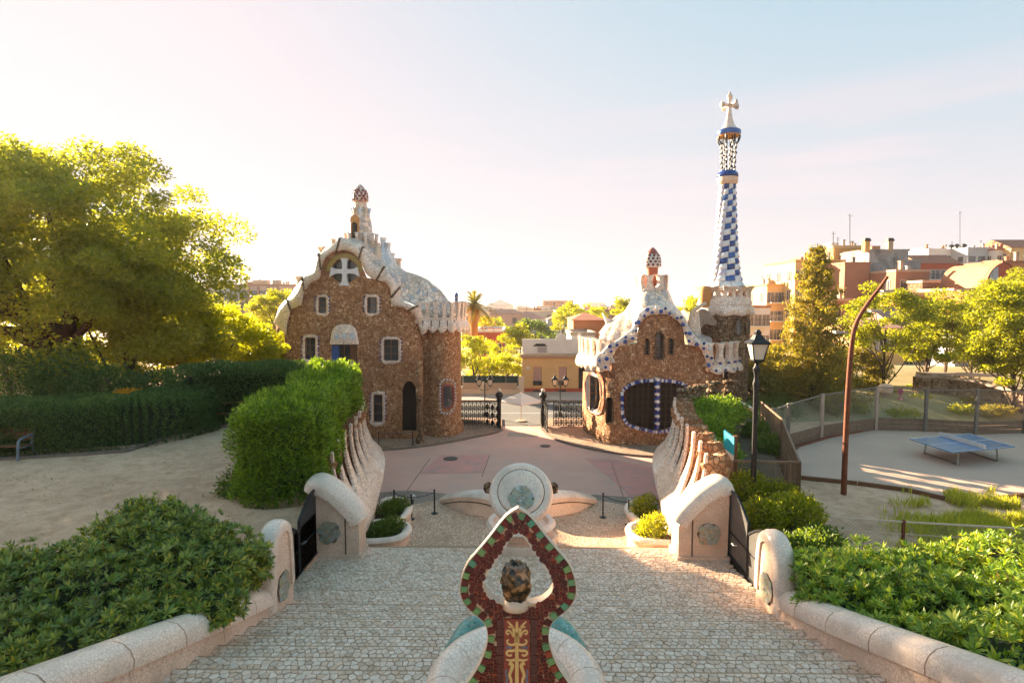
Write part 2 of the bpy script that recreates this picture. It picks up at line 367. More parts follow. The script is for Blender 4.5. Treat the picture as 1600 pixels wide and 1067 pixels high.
M['leaf_pit2'] = mat_leaf('bright_rosette_leaves', [(.2,(.22,.15,.04)),(.23,(.07,.12,.018)),(.42,(.16,.27,.03)),(.66,(.27,.38,.04)),(.88,(.55,.50,.07))], .38, .36, spec=.5)
M['leaf_or'] = mat_leaf('orange_blossom', [(.15,(.45,.22,.01)),(.85,(.65,.36,.02))], .5, tcol=(1.5,1.3,.5))
M['grass'] = mat_leaf('sunlit_grass', [(.15,(.20,.24,.03)),(.85,(.48,.46,.08))], .5)
M['palm'] = mat_leaf('palm_leaflets', [(.15,(.07,.08,.02)),(.85,(.20,.17,.05))], .4)
M['palmdry'] = mat_leaf('dry_palm_leaflets', [(.15,(.25,.13,.05)),(.85,(.40,.24,.10))], .4)

# warm light put into these base colours, offsetting the cyan cast of the sky
def warm(key, c=(1.09, .90, .79)):
    n = M[key].node_tree; b = next(x for x in n.nodes if x.type == 'BSDF_PRINCIPLED'); l = b.inputs['Base Color'].links[0]; src = l.from_socket
    n.links.new(mixrgb(n, src, c, 1.0, 'MULTIPLY'), b.inputs['Base Color'])
for k_ in ('sand', 'cobble', 'mortar', 'gravelset', 'white', 'white_face', 'pink', 'plazastone', 'paving', 'trenc', 'trenc_w', 'concrete'): warm(k_)
# ------------------------------------------------------------ ground and terrain (setting)
def land_z(x, y):          # the city falls away towards the sea; a hill stands on the right
    z = -.06
    if y > 64: z -= (y - 64) * .035 if y < 260 else 6.9 + (y - 260) * .0142
    z = max(z, -62)
    a = math.degrees(math.atan2(x, max(y, 1)))
    k = max(0, min(1, (a - 20) / 12)) * max(0, min(1, (y - 38) / 22)) * max(0, min(1, (900 - y) / 500))
    z = z * (1 - k) + k * (2.2 + .2 * min(noise.noise(Vector((x*.05, y*.05, 0))), 1))
    return z
ys = [-30, -10, 0, 14, 24, 34, 40, 46, 52, 58, 64, 72, 82, 95, 110, 130, 160, 200, 260, 340, 450, 600, 800, 1100, 1500, 2000, 2800, 4000, 5200]
us = [-2.2, -1.6, -1.2, -.9, -.7, -.5, -.35, -.2, -.08, 0, .08, .2, .3, .4, .5, .6, .7, .85, 1.0, 1.2, 1.6, 2.2]
mb = MB(); mb.rings([[(u * (y + 60), y, land_z(u * (y + 60), y)) for u in us] for y in ys], 0, False, False)
mb.build('ground', M['drygrass'], smooth=True, kind='structure')
mb = MB(); mb.add([(-30000, 4600, -61.5), (30000, 4600, -61.5), (30000, 40000, -61.5), (-30000, 40000, -61.5)], [(0,1,2,3)])
msea, n, b, o = newmat('sea_water'); b.inputs['Base Color'].default_value = (.10,.16,.20,1); b.inputs['Roughness'].default_value = .3; bump(n, b, noise_tex(n, .05, 4), .3, 1)
mb.build('sea', msea, kind='structure')

def flat(name, poly, z, m, th=.3, **k):
    mb = MB(); mb.prism([(p[0], p[1], z) for p in poly], (0, 0, -th), 0); return mb.build(name, m, **k)
# forecourt: pink concrete, sett-paved aprons, road outside
def arc(cx, cy, rx, ry, a0, a1, n=20): return [(cx + rx*math.cos(R(a0 + (a1-a0)*i/n)), cy + ry*math.sin(R(a0 + (a1-a0)*i/n))) for i in range(n + 1)]
flat('plaza', [(-14, 16), (14, 16), (14, 41), (-14, 41)], 0, M['pink'], .05, kind='structure')
q = [G(px, py, 0) for px, py in ((655,740),(689,711),(764,711),(755,738))]
flat('red_paving_patch', [(p.x, p.y) for p in q], .012, M['pinkred'], .008, kind='structure')
q = [G(px, py, 0) for px, py in ((915,716),(962,718),(1040,735),(1040,790),(992,790),(975,765))]
flat('red_paving_patch', [(p.x, p.y) for p in q], .012, M['pinkred'], .008, kind='structure')
q = [G(px, py, 0) for px, py in ((792,682),(840,682),(838,676),(794,676))]
flat('red_paving_patch', [(p.x, p.y) for p in q], .012, M['concrete'], .008, kind='structure')
for a, b_ in (((672,716),(632,772)), ((955,722),(975,778)), ((765,711),(753,745))):
    p0 = G(*a, 0); p1 = G(*b_, 0); mb = MB(); mb.bar(p0, p1, .012); mb.build('paving_joint', M['joint'], kind='structure')
left_ap = [G(px, py, 0) for px, py in ((540,706),(600,704),(640,701),(690,694),(740,684),(775,677),(784,672),(784,655),(400,655),(400,706))]
right_ap = [G(px, py, 0) for px, py in ((846,672),(855,681),(880,692),(920,702),(960,709),(1010,714),(1080,716),(1080,690),(1180,690),(1180,655),(846,655))]
for pl in (left_ap, right_ap):
    flat('sett_pavement', [(p.x, p.y) for p in pl], .10, M['paving'], .2, kind='structure')
for pl in (left_ap[:7], right_ap[:7]):
    mb = MB(); ln = smooth_line([(p.x, p.y, .06) for p in pl], 2)
    for a, b_ in zip(ln, ln[1:]): mb.bar(a, b_, .09, 0, .05)
    mb.build('kerb', M['kerb'], kind='structure')
# fine grey setts between stair foot and concrete
pts = [G(px, py, 0) for px, py in ((560,800),(590,770),(640,766),(700,772),(762,776),(866,772),(930,773),(985,777),(1030,783),(1070,800))]
flat('sett_pavement', [(p.x, p.y) for p in pts] + [(6, 17), (-6, 17)], .016, M['plazastone'], .02, kind='structure')
flat('road', [(-80, 41.2), (80, 41.2), (80, 51.2), (-80, 51.2)], .004, M['asphalt'], .05, kind='structure')
flat('pavement', [(-80, 51.2), (80, 51.2), (80, 64), (-80, 64)], .13, M['concrete'], .2, kind='structure')
flat('kerb', [(-80, 51.0), (80, 51.0), (80, 51.2), (-80, 51.2)], .13, M['kerb'], .2, kind='structure')
mb = MB(); mb.box(-60, 60, 45.7, 45.82, 0, .012); mb.build('painted_line', M['wtile'], kind='structure')
for px, py, rx in ((704,717,.42),(852,697,.33)):
    c = G(px, py, 0); t = empty('manhole_cover', (c.x, c.y, .014), 'round dark manhole cover ' + ('in the red square of the forecourt' if px < 800 else 'set in the pink paving near the open gate'), 'manhole')
    mb = MB(); mb.lathe([(rx, 0), (rx, .016), (rx*.93, .02), (rx*.93, .012), (0.001, .012)], (c.x, c.y, .014), 24); mb.build('frame', M['joint'], t)
    mb = MB()
    for k in range(-3, 4):
        h = math.sqrt(max(.01, (rx*.85)**2 - (k*rx*.24)**2)); mb.box(c.x + k*rx*.24 - rx*.06, c.x + k*rx*.24 + rx*.06, c.y - h, c.y + h, .026, .034)
    mb.build('lid', M['asphalt'], t, kind='stuff')

# the wavy retaining line of the flanking walls (right side; left is its mirror)
FOOT = smooth_line([(4.45, 14.6), (4.75, 16.5), (5.15, 19), (5.6, 21.8), (6.05, 24), (7.1, 26.6), (8.7, 28.6), (11, 29.6)], 2)
TOP = smooth_line([(5.2, 14.9), (5.65, 17), (5.95, 20), (6.45, 22.9), (7.1, 25.4), (8.3, 27.4), (9.8, 28.8), (11.4, 29.4)], 2)
def side(p, s): return (s * p[0], p[1])
# left garden terrace
lt = [side(p, -1) for p in TOP if p[1] < 26] + [(-9, 30), (-16, 34), (-20, 50), (-70, 50), (-70, -6), (-5.0, -6), (-5.0, 14.5)]
flat('sand_path', lt, 3.8, M['sand'], 4.2, kind='structure')
# right garden strip and lower sand
rt = [(p[0], p[1]) for p in TOP] + [(12, 29.2), (11.9, 28), (8.3, 17.0), (7.6, 12), (7.6, 10), (30, 6), (30, -6), (5.28, -6), (5.28, 14.5)]
flat('garden_soil', rt, 2.95, M['earth'], 3.2, kind='structure')
flat('sand_path', [(7.6, 9.9), (8.33, 17.0), (11.95, 28), (12.5, 34), (60, 40), (60, 4)], 1.7, M['sand'], 1.9, kind='structure')
mb = MB(); g = [[None]*10 for _ in range(8)]
mb.rings([[(11.5 + u*6 + v*1.0, 31.5 + v*3.2, [.2, 1.75, 2.3, 2.6, 2.7, 2.9, 3.2, 3.0][v] + .3*noise.noise(Vector((u*.7, v*.7, 1)))) for u in range(12)] for v in range(8)], 0, False, False)
mb.build('dry_bank', M['drygrass'], smooth=True, kind='structure')

# ------------------------------------------------------------ stairs
AX = 4.62
treads = [(12.95, 14.42, 2.65), (11.9, 12.95, 2.74), (11.05, 11.9, 2.83)] + [(11.05 - .5*(i+1), 11.05 - .5*i, 2.83 + .14*(i+1)) for i in range(18)]
mb = MB()
for y0, y1, z in treads: mb.box(-AX - .5, AX + .35, y0, y1 + .02, z - .5, z - .012)
for i in range(9): mb.box(-AX - .1, AX + .1, 14.42 + i*.36, 14.42 + (i+1)*.36, .5, 2.65 - .15*(i+1))       # hidden flight down to the lower landing
stairs = mb.build('stair_steps', M['mortar'], kind='structure')
def front(x, k=0): return 22.9 + k - 1.9 * (x / 4.9) ** 2
land = [(-4.9, 16.5)] + [(-4.9 + 9.8*i/24, front(-4.9 + 9.8*i/24)) for i in range(25)] + [(4.9, 16.5)]
flat('lower_landing', land, 1.2, M['gravelset'], 1.2, kind='structure')
for k in range(1, 7):
    pl = [(-5.2, 16.6)] + [(-5.2 + 10.4*i/24, front(-5.2 + 10.4*i/24, .36*k)) for i in range(25)] + [(5.2, 16.6)]
    flat('lower_step', pl, 1.2 - .17*k, M['plazastone'], .17, kind='structure')
# cobblestones: every stone is geometry
mcob = M['cobble']; singles = []; V = []; Fc = []
def stone(poly, z, h, bev=.018):
    n = len(poly); q = inset_by(poly, bev); vs = [(x, y, z - .03) for x, y in poly] + [(x, y, z + h*.55) for x, y in poly] + [(x, y, z + h) for x, y in q]
    fs = [(i, (i+1) % n, n + (i+1) % n, n + i) for i in range(n)] + [(n+i, n + (i+1) % n, 2*n + (i+1) % n, 2*n+i) for i in range(n)] + [tuple(range(2*n, 3*n))]
    return vs, fs
stuffmb = MB(); nsing = 0
for ti, (y0, y1, z) in reversed(list(enumerate(treads))):
    if y1 < 6.4: continue
    s = .108
    AX = 5.14; pts = []; ny = max(1, round((y1 - y0) / (s*.92)))
    for j in range(ny):
        nx = int(2*AX / s)
        for i in range(nx):
            pts.append((-AX + (i + .5*(j % 2) + .25 + random.uniform(-.40, .40)) * s, y0 + (j + .5 + random.uniform(-.28, .28)) * (y1-y0)/ny))
    ext = pts + [(x, y0 - .07) for x in np.arange(-AX, AX, s)] + [(x, y1 + .07) for x in np.arange(-AX, AX, s)]
    cells = voronoi(ext, s*.8)[:len(pts)]
    for c in cells:
        if not c: continue
        c = [(x, min(max(y, y0 + .004), y1 - (.004 if ti == 0 else .03))) for x, y in inset_by(c, random.uniform(.005, .013))]
        vs, fs = stone(c, z, random.uniform(-.004, .010))
        cx = sum(p[0] for p in c)/len(c)
        if y1 < 10.2 and nsing < 290 and 8.05 < y1 and abs(cx) > .3:
            m1 = MB(); m1.add(vs, fs); m1.build('cobblestone', mcob, stairs, fix=False); nsing += 1
        else: stuffmb.add(vs, fs)
stuffmb.build('cobblestones', mcob, stairs, fix=False, kind='stuff')

# ------------------------------------------------------------ white stair walls, pillars
def coping_wall(s):
    nm = 'left' if s < 0 else 'right'
    t = empty('stair_wall', (s*4.8, 8, 3.3), 'white mosaic parapet with rounded coping stepping along the %s edge of the near stairs' % nm, 'wall')
    ztop = lambda y: 3.62 + (10.5 - y) * .325
    brk = [10.45, 9.75, 8.75, 7.75, 6.75, 5.6, 4.4, 3.2]
    def xo(y): return 4.66 + (.2 if s > 0 else 0) + .5*max(0, (8.6 - y)) * .13
    for a, b_ in zip(brk, brk[1:]):
        mb = MB(); rs = []
        for k in range(7):
            y = a - .012 + (b_ - a + .024) * k / 6; z = ztop(y); x = xo(y)
            prof = [(-.04, -.22), (-.05, -.1), (-.01, .02), (.08, .11), (.22, .15), (.38, .12), (.48, .03), (.52, -.1), (.52, -.22)]
            rs.append([(s*(x + p), y, z + q_ - .15) for p, q_ in prof])
        mb.rings(rs, 0, True); mb.build('coping_stone', M['white'], t, smooth=50)
    for ci, (h0, h1, off) in enumerate(((-.37, -.74, .02), (-.745, -1.6, -.06))):
        for a, b_ in zip(brk[::2], brk[2::2] + [3.2]):
            if a <= b_: continue
            mb = MB(); rs = []
            for k in range(5):
                y = a - .006 + (b_ - a + .012) * k / 4; z = ztop(y); x = xo(y) + off
                rs.append([(s*x, y, z + h0 - .006), (s*(x+.5), y, z + h0 - .006), (s*(x+.5), y, z + h1), (s*(x - .03), y, z + h1)])
            mb.rings(rs, 0, True); mb.build('wall_course', M['white_face'], t)
    # curled end that turns round to the pillar
    mb = MB(); cx, cy = s*5.02, 10.45; ex = .2 if s > 0 else 0; path = [(s*(4.9+ex), 10.4, 3.5), (s*(4.88+ex), 10.62, 3.5), (s*(4.92+ex), 10.85, 3.5), (s*(5.05+ex), 11.1, 3.56), (s*(5.25+ex), 11.2, 3.6)]
    mb.tube(smooth_line(path, 2), .24, 12); mb.build('coping_end', M['white'], t, smooth=True)
    mb = MB(); mb.lathe([(.30, 2.6), (.28, 3.32)], (s*(4.93+ex), 10.5, 0), 18); mb.build('wall_end', M['white_face'], t, smooth=40)
    return t
coping_wall(-1); coping_wall(1)

def medallion(par, c, u, v, r, name='medallion'):
    c = Vector(c); u = Vector(u); v = Vector(v); nn = u.cross(v).normalized()
    hexa = [c + (u*math.cos(a) + v*math.sin(a)) * r for a in [PI/3*k for k in range(6)]]
    mb = MB(); mb.prism([p - nn*.02 for p in hexa], nn*.04); o = mb.build(name, M['joint'], par)
    pts = [(random.uniform(-1,1)*r, random.uniform(-1,1)*r) for _ in range(110)]
    pts = [p for p in pts if math.hypot(*p) < r*.72]; mb = MB()
    for cell in voronoi(pts, r*.35):
        if cell and len(cell) > 2:
            cell = inset_by(cell, .003); mb.prism([c + nn*.015 + u*x + v*y for x, y in cell], nn*.015)
    mb.build('tile_fragments', M['medal'], o, kind='stuff')
M['medal'] = mat_island('medallion_tiles', [(0,(.20,.22,.17)),(.3,(.42,.36,.24)),(.55,(.30,.34,.32)),(.75,(.46,.30,.20)),(.9,(.25,.33,.22)),(1,(.55,.50,.45))], .25)
M['medal_blue'] = mat_island('medallion_tiles_blue', [(0,(.08,.22,.30)),(.4,(.35,.28,.20)),(.7,(.20,.38,.45)),(1,(.5,.42,.35))], .25)
def far_pillar(s):
    nm = 'left' if s < 0 else 'right'
    t = empty('stair_pillar', (s*4.5, 14.2, 2.65), 'white mosaic pillar with sloping rounded top and hexagon medallion at the far %s corner of the landing' % nm, 'pillar')
    outl = [(3.92, 2.5), (3.94, 3.55), (4.05, 3.75), (4.5, 4.22), (4.9, 4.47), (5.1, 4.47), (5.17, 4.3), (5.17, 2.5)]
    ol = smooth_line([(x, 0, z) for x, z in outl[1:7]], 2)
    mb = MB(); poly = [(s*3.95, 13.85, 2.5)] + [(s*p.x, 13.85, p.z - .09) for p in ol] + [(s*5.15, 13.85, 2.5)]
    mb.prism(poly, (0, .62, 0)); mb.build('shaft', M['white_face'], t)
    mb = MB(); rs = []
    N = len(ol)
    for i, p in enumerate(ol):
        tg = (ol[min(i+1, N-1)] - ol[max(i-1, 0)]).normalized(); nn = Vector((-tg.z, 0, tg.x)) * (1 if tg.x >= 0 else 1)
        if nn.z < 0: nn = -nn
        rs.append([(s*(p.x + nn.x*h), 14.16 + yy, p.z + nn.z*h) for yy, h in ((-.40,-.2),(-.41,-.02),(-.36,.1),(-.2,.17),(0,.19),(.2,.17),(.36,.1),(.41,-.02),(.40,-.2))])
    mb.rings(rs, 0, True); mb.build('coping', M['white'], t, smooth=50)
    mb = MB(); mb.bar((s*4.28, 13.84, 2.6), (s*4.28, 13.84, 3.72), .012); mb.build('joint', M['joint'], t)
    medallion(t, (s*4.68, 13.84, 3.28), (1, 0, 0), (0, 0, 1), .29)
    mb = MB(); mb.box(min(s*3.9, s*5.2), max(s*3.9, s*5.2), 13.78, 14.55, 2.5, 2.72); mb.build('plinth', M['white_face'], t)
far_pillar(-1); far_pillar(1)
def near_pillar(s):
    nm = 'left' if s < 0 else 'right'
    t = empty('stair_pillar', (s*4.8, 11, 2.83), 'tall narrow rounded white mosaic pillar at the near %s end of the garden gate' % nm, 'pillar')
    dz = 0 if s > 0 else .16; px_ = 4.86 if s > 0 else 4.64; ol = smooth_line([(0, 10.45, 2.6), (0, 10.46, 3.7+dz), (0, 10.58, 4.2+dz), (0, 10.85, 4.44+dz), (0, 11.2, 4.4+dz), (0, 11.42, 4.15+dz), (0, 11.46, 2.6)], 2)
    mb = MB(); mb.prism([(s*px_, p.y, p.z) for p in ol], (s*.30, 0, 0)); mb.build('shaft', M['white_face'], t)
    mb = MB(); rs = []
    ol2 = ol[3:-3]; N = len(ol2)
    for i, p in enumerate(ol2):
        tg = (ol2[min(i+1, N-1)] - ol2[max(i-1, 0)]).normalized(); nn = Vector((0, -tg.z, tg.y))
        rs.append([(s*(px_ + .15 + xx*.86), p.y + nn.y*h, p.z + nn.z*h) for xx, h in ((-.22,-.12),(-.225,0),(-.18,.07),(-.08,.11),(.08,.11),(.18,.07),(.225,0),(.22,-.12))])
    mb.rings(rs, 0, True); mb.build('coping', M['white'], t, smooth=50)
    medallion(t, (s*(px_-.005), 10.95, 3.4), (0, -s*1.0, 0), (0, 0, 1), .30)
near_pillar(-1); near_pillar(1)
M['gateglare'] = mat_plain('sun_glare_gate_metal', (.20,.19,.18), (.13,.125,.12), .3, 4, .15, 20, metal=.5)  # dark gate metal paled to grey: sun glare put into the colour
def garden_gate(s):
    nm = 'left' if s < 0 else 'right'
    t = empty('garden_gate', (s*5.0, 12.7, 2.75), 'low two leaf %s metal garden gate with curved top on the %s side' % ('dark' if s < 0 else 'grey', nm), 'gate')
    for k, (y0, y1, z0, z1) in enumerate(((11.45, 12.72, 4.15, 3.75), (12.74, 13.95, 3.98, 4.38))):
        x = s*(5.0 if s < 0 else 5.2); top = [(y0 + (y1-y0)*i/8, z0 + (z1-z0)*i/8 + .14*math.sin(PI*i/8)) for i in range(9)]
        poly = [(x, y0, 2.78)] + [(x, y, z) for y, z in top] + [(x, y1, 2.78)]
        mb = MB(); mb.prism(poly, (s*.035, 0, 0)); lf = mb.build('gate_leaf', M['gatemetal' if s < 0 else 'gateglare'], t)
        mb = MB()
        for a, b_ in zip(poly, poly[1:] + poly[:1]): mb.bar((a[0], a[1], a[2]), (b_[0], b_[1], b_[2]), .022)
        mb.bar((x, y0, 3.35), (x, y1, 3.35), .014); mb.build('frame', M['iron'], lf)
    mb = MB(); mb.tube([(s*4.97, 12.8, 3.45), (s*4.9, 12.8, 3.45), (s*4.9, 12.92, 3.45), (s*4.97, 12.92, 3.45)], .015, 6); mb.build('handle', M['steel'], t)
garden_gate(-1); garden_gate(1)

# ------------------------------------------------------------ ribbed retaining walls
def ribbed(s):
    nm = 'left' if s < 0 else 'right'
    t = empty('retaining_wall', (s*5.2, 20, 0), 'curving %s stair wall with white tile ribs and brown rubble merlons' % nm, 'wall')
    n = 40; fp = resample([(p[0], p[1], 0) for p in FOOT], n); tp = resample([(p[0], p[1], 0) for p in TOP], n)
    mb = MB(); mb.rings([[(s*f.x, f.y, 0), (s*f.x, f.y, 2.5), (s*q.x, q.y, zt_), (s*(q.x+.5), q.y + .1, zt_), (s*(q.x+.5), q.y+.1, 0)] for f, q, zt_ in zip(fp, tp, [3.15 if i < n-15 else 2.9 for i in range(n)])], 0, True)
    mb.build('rubble_wall', M['rubble'], t)
    # white tile apron along the wall top, facing the stairs
    m2 = n - 14; mb = MB(); rs = []
    for i in range(m2):
        f, q = fp[i], tp[i]; fl = .42*math.sin(min(1, i/8)*PI/2); inn = (f - q).normalized()
        a = f + inn*fl
        k = 1 - .5*(i/(m2-1))
        rs.append([(s*f.x, f.y, 1.9), (s*a.x, a.y, 2.25), (s*a.x, a.y, 2.45), (s*(f.x*.85+q.x*.15), f.y*.85+q.y*.15, 2.95), (s*(f.x*.6+q.x*.4), f.y*.6+q.y*.4, 3.2), (s*(f.x*.5+q.x*.5), f.y*.5+q.y*.5, 2.5)])
    mb.rings(rs, 0, True); mb.build('tile_apron', M['trenc_w'], t, smooth=45)
    NM = 14 if s > 0 else 11
    for k in range(NM):
        u = (k + .9) / 14.5; i = min(n - 2, int(u * (n-1))); fr = u*(n-1) - i
        f = fp[i].lerp(fp[i+1], fr); q = tp[i].lerp(tp[i+1], fr); tg = (tp[i+1] - tp[i]).normalized(); nn = Vector((tg.y, -tg.x, 0))
        inn = (f - q); inn = inn.normalized() if inn.length > .05 else -nn
        H = (4.75 if k < 9 else 4.9) + random.uniform(-.05, .05); rocky = k >= 9
        # rubble fin: rounded lumpy column
        mb = MB(); rs = []
        wdt = .15 if not rocky else .17; oo = -inn*.30 if not rocky else -inn*0
        for j in range(9):
            z = 2.6 + (H - 2.6) * j/8; back = .44 if not rocky else .22; c = q + oo + inn*(.10*(1 - j/8)); lump = 1 + (.16*math.sin(j*2.4 + k) if rocky else .1*math.sin(j*2.1 + k))
            if j == 8: lump *= .7
            if j == 7: lump *= 1.15
            rs.append([(s*(c.x + (tg.x*math.cos(a)*wdt*1.15 - inn.x*(math.sin(a)*back - (.1 if not rocky else 0)))*lump), c.y + (tg.y*math.cos(a)*wdt*1.15 - inn.y*(math.sin(a)*back - (.1 if not rocky else 0)))*lump, z + .03*math.sin(a*3 + j)) for a in [2*PI*e_/12 for e_ in range(12)]])
        mb.rings(rs, 0, True); me = mb.build('rubble_merlon', M['rubble_fine'] if rocky else M['rubble'], t, smooth=50)
        if rocky:
            for j in range(6):
                z = 2.9 + (H - 2.9)*j/5; mb = MB(); c = q
                for e_ in range(7):
                    a = 2*PI*e_/7 + j; cc = Vector((s*(c.x + (tg.x*math.cos(a) - inn.x*math.sin(a))*.2), c.y + (tg.y*math.cos(a) - inn.y*math.sin(a))*.2, z + random.uniform(-.04,.04)))
                    mb.lathe([(.02, -.09), (.13, -.05), (.15, .02), (.09, .08), (.01, .10)], cc, 7, rf=lambda a_, z_: 1 + .25*math.sin(a_*2 + j + e_))
                mb.build('stone_course', M['rubble_fine'], me, kind='stuff')
        else:
            # white tile rib on the stair side, fanning down into the apron
            mb = MB(); rs = []
            for j in range(11):
                v = j/10; hw = .12 + .44*(1 - v)**2.1; z = 2.75 + (H + .05 - 2.75)*v
                c = f.lerp(q + inn*.12, .12 + .88*v**1.2) + inn*(.08 - .20*math.sin(v*PI))
                rs.append([(s*(c.x + tg.x*e_*hw + inn.x*h), c.y + tg.y*e_*hw + inn.y*h, z) for e_, h in ((-1,-.06),(-.9,.03),(0,.055),(.9,.03),(1,-.06))])
            mb.rings(rs, 0, True); mb.build('white_rib', M['trenc_w'], t, smooth=50)
ribbed(-1); ribbed(1)

# planters at the foot of the ribbed walls
def planters(s):
    nm = 'left' if s < 0 else 'right'
    def pl(outl, z0, z1, lab):
        t = empty('planter', (s*outl[0][0], outl[0][1], z0), lab, 'planter')
        ln = smooth_line([(s*x, y, 0) for x, y in outl], 2, True); c = sum(ln, Vector())/len(ln)
        mb = MB(); rs = []
        rs.append([(p.x, p.y, z0) for p in ln]); rs.append([(p.x, p.y, z1 - .16) for p in ln])
        for off, dz in ((.05, -.14), (.07, -.05), (.02, .02), (-.08, .04), (-.18, .02), (-.24, -.06), (-.25, -.16)):
            rs.append([(p.x + (p - c).normalized().x*off, p.y + (p - c).normalized().y*off, z1 + dz) for p in ln])
        rs.append([(c.x + (p.x-c.x)*.05, c.y + (p.y-c.y)*.05, z1 - .16) for p in ln])
        mb.rings(rs, 0, False); mb.build('rim', M['white'], t, smooth=45)
        mb = MB(); mb.prism([(c.x + (p.x-c.x)*.72, c.y + (p.y-c.y)*.72, z1 - .13) for p in ln], (0,0,-.02)); mb.build('soil', M['earth'], t)
        mb = MB(); rs = [[(p.x + (p-c).normalized().x*.012, p.y + (p-c).normalized().y*.012, z0 + (z1-z0)*.55 + e_) for p in ln] for e_ in (-.01, .01)]
        mb.rings(rs, 0, False); mb.build('joint', M['joint'], t)
        return c
    a = pl([(3.35, 16.6), (3.35, 17.7), (4.0, 18.0), (4.8, 18.0), (4.9, 16.4), (4.2, 16.3)], 1.15, 2.0, 'square ended white mosaic planter below the %s landing pillar' % nm)
    b_ = pl([(4.1, 18.4), (3.75, 19.3), (3.85, 20.4), (4.5, 21.0), (5.1, 20.8), (5.15, 18.4)], 1.15, 1.72, 'rounded white mosaic planter at the foot of the %s ribbed wall' % nm)
    return a, b_
PLC = {s: planters(s) for s in (-1, 1)}

# ------------------------------------------------------------ disc fountain on the lower flight
def disc_fountain():
    c = W(814, 772, 14.6); base = 2.65
    t = empty('disc_fountain', (c.x, c.y, base), 'round white mosaic disc with hexagon medallion standing in the middle of the landing', 'fountain')
    tilt = Matrix.Rotation(R(52), 3, 'X')         # disc axis leans back towards the stairs above
    r = .82
    def ring(prof, seg=48):
        return [[c + tilt @ Vector((rr*math.cos(a), rr*math.sin(a), zz)) for a in [2*PI*k/seg for k in range(seg)]] for rr, zz in prof]
    mb = MB(); mb.rings(ring([(.001,-.34),(.35,-.33),(.62,-.26),(.78,-.1),(.83,.04),(.80,.15),(.74,.20),(.66,.21),(.60,.19)]), 0, False); mb.build('disc_rim', M['white'], t, smooth=True)
    mb = MB(); mb.rings(ring([(.615,.16),(.615,.192),(.575,.197),(.575,.16)]), 0, False); mb.build('groove', M['joint'], t)
    mb = MB(); mb.rings(ring([(.60,.15),(.585,.21),(.5,.245),(.36,.215),(.22,.23),(.001,.235)]), 0, False); mb.build('dish', M['white'], t, smooth=True)
    cc = c + tilt @ Vector((0, -.19, .25)); medallion(t, cc, tilt @ Vector((1,0,0)), tilt @ Vector((0,1,0)), .33)
    mb = MB(); mb.tube([(c.x, c.y - .05, base), (c.x, c.y - .05, c.z - .35)], [.15, .12], 12); mb.build('stem', M['white'], t, smooth=40)
    mb = MB(); mb.lathe([(.5, 2.0), (.55, 2.75), (.62, 3.0), (.86, 3.08), (.92, 3.16), (.86, 3.24), (.74, 3.22), (.68, 3.12), (.01, 3.1)], (c.x, c.y + .25, 0), 40); mb.build('basin', M['white'], t, smooth=40)
    mb = MB(); mb.lathe([(.95, 1.5), (.95, 2.78), (.9, 2.84), (.55, 2.84)], (c.x, c.y + .3, 0), 40); mb.build('plinth', M['white_face'], t, smooth=40)
    for sx_ in (-1, 1):
        mb = MB(); mb.lathe([(.02,-.15),(.11,-.1),(.13,0),(.1,.1),(.02,.16)], (c.x + sx_*.86, c.y + .35, c.z + .05), 12, rf=lambda a, z: 1 + .2*math.sin(a*4 + z*20)); mb.build('spout_head', M['rubble_fine'], t, smooth=True)
disc_fountain()
for s in (-1, 1):   # low curved side walls running down to the forecourt
    t = empty('fountain_wing', (s*1.5, 19, 1.2), 'low curved white wall sweeping down to the %s from the disc fountain' % ('left' if s < 0 else 'right'), 'wall')
    path = smooth_line([(s*.3, 20.4, 1.75), (s*1.1, 20.7, 1.95), (s*1.8, 21.0, 1.9), (s*2.3, 21.5, 1.65), (s*2.8, 22.1, 1.35)], 2)
    rs = []; mb = MB()
    for i, p in enumerate(path):
        tg = (path[min(i+1, len(path)-1)] - path[max(i-1, 0)]); tg.z = 0; tg.normalize(); nn = Vector((tg.y, -tg.x, 0))
        rs.append([p + nn*a + Vector((0,0,h)) if h > -.5 else Vector(((p+nn*a).x, (p+nn*a).y, .9)) for a, h in ((-.36,-1),(-.34,-.2),(-.36,-.08),(-.28,.03),(0,.09),(.28,.03),(.36,-.08),(.34,-.2),(.36,-1))])
    mb.rings(rs, 0, True); w_ = mb.build('wing_wall', M['white'], t, smooth=45)
    mb = MB(); rs2 = []
    for i, p in enumerate(path):
        tg = (path[min(i+1, len(path)-1)] - path[max(i-1, 0)]); tg.z = 0; tg.normalize(); nn = Vector((tg.y, -tg.x, 0))
        rs2.append([p + nn*(.372*e_) + Vector((0,0,h)) for e_, h in ((-1,-.24),(-1,-.27),(1,-.27),(1,-.24))])
    mb.rings(rs2, 0, True); mb.build('joint', M['joint'], t)
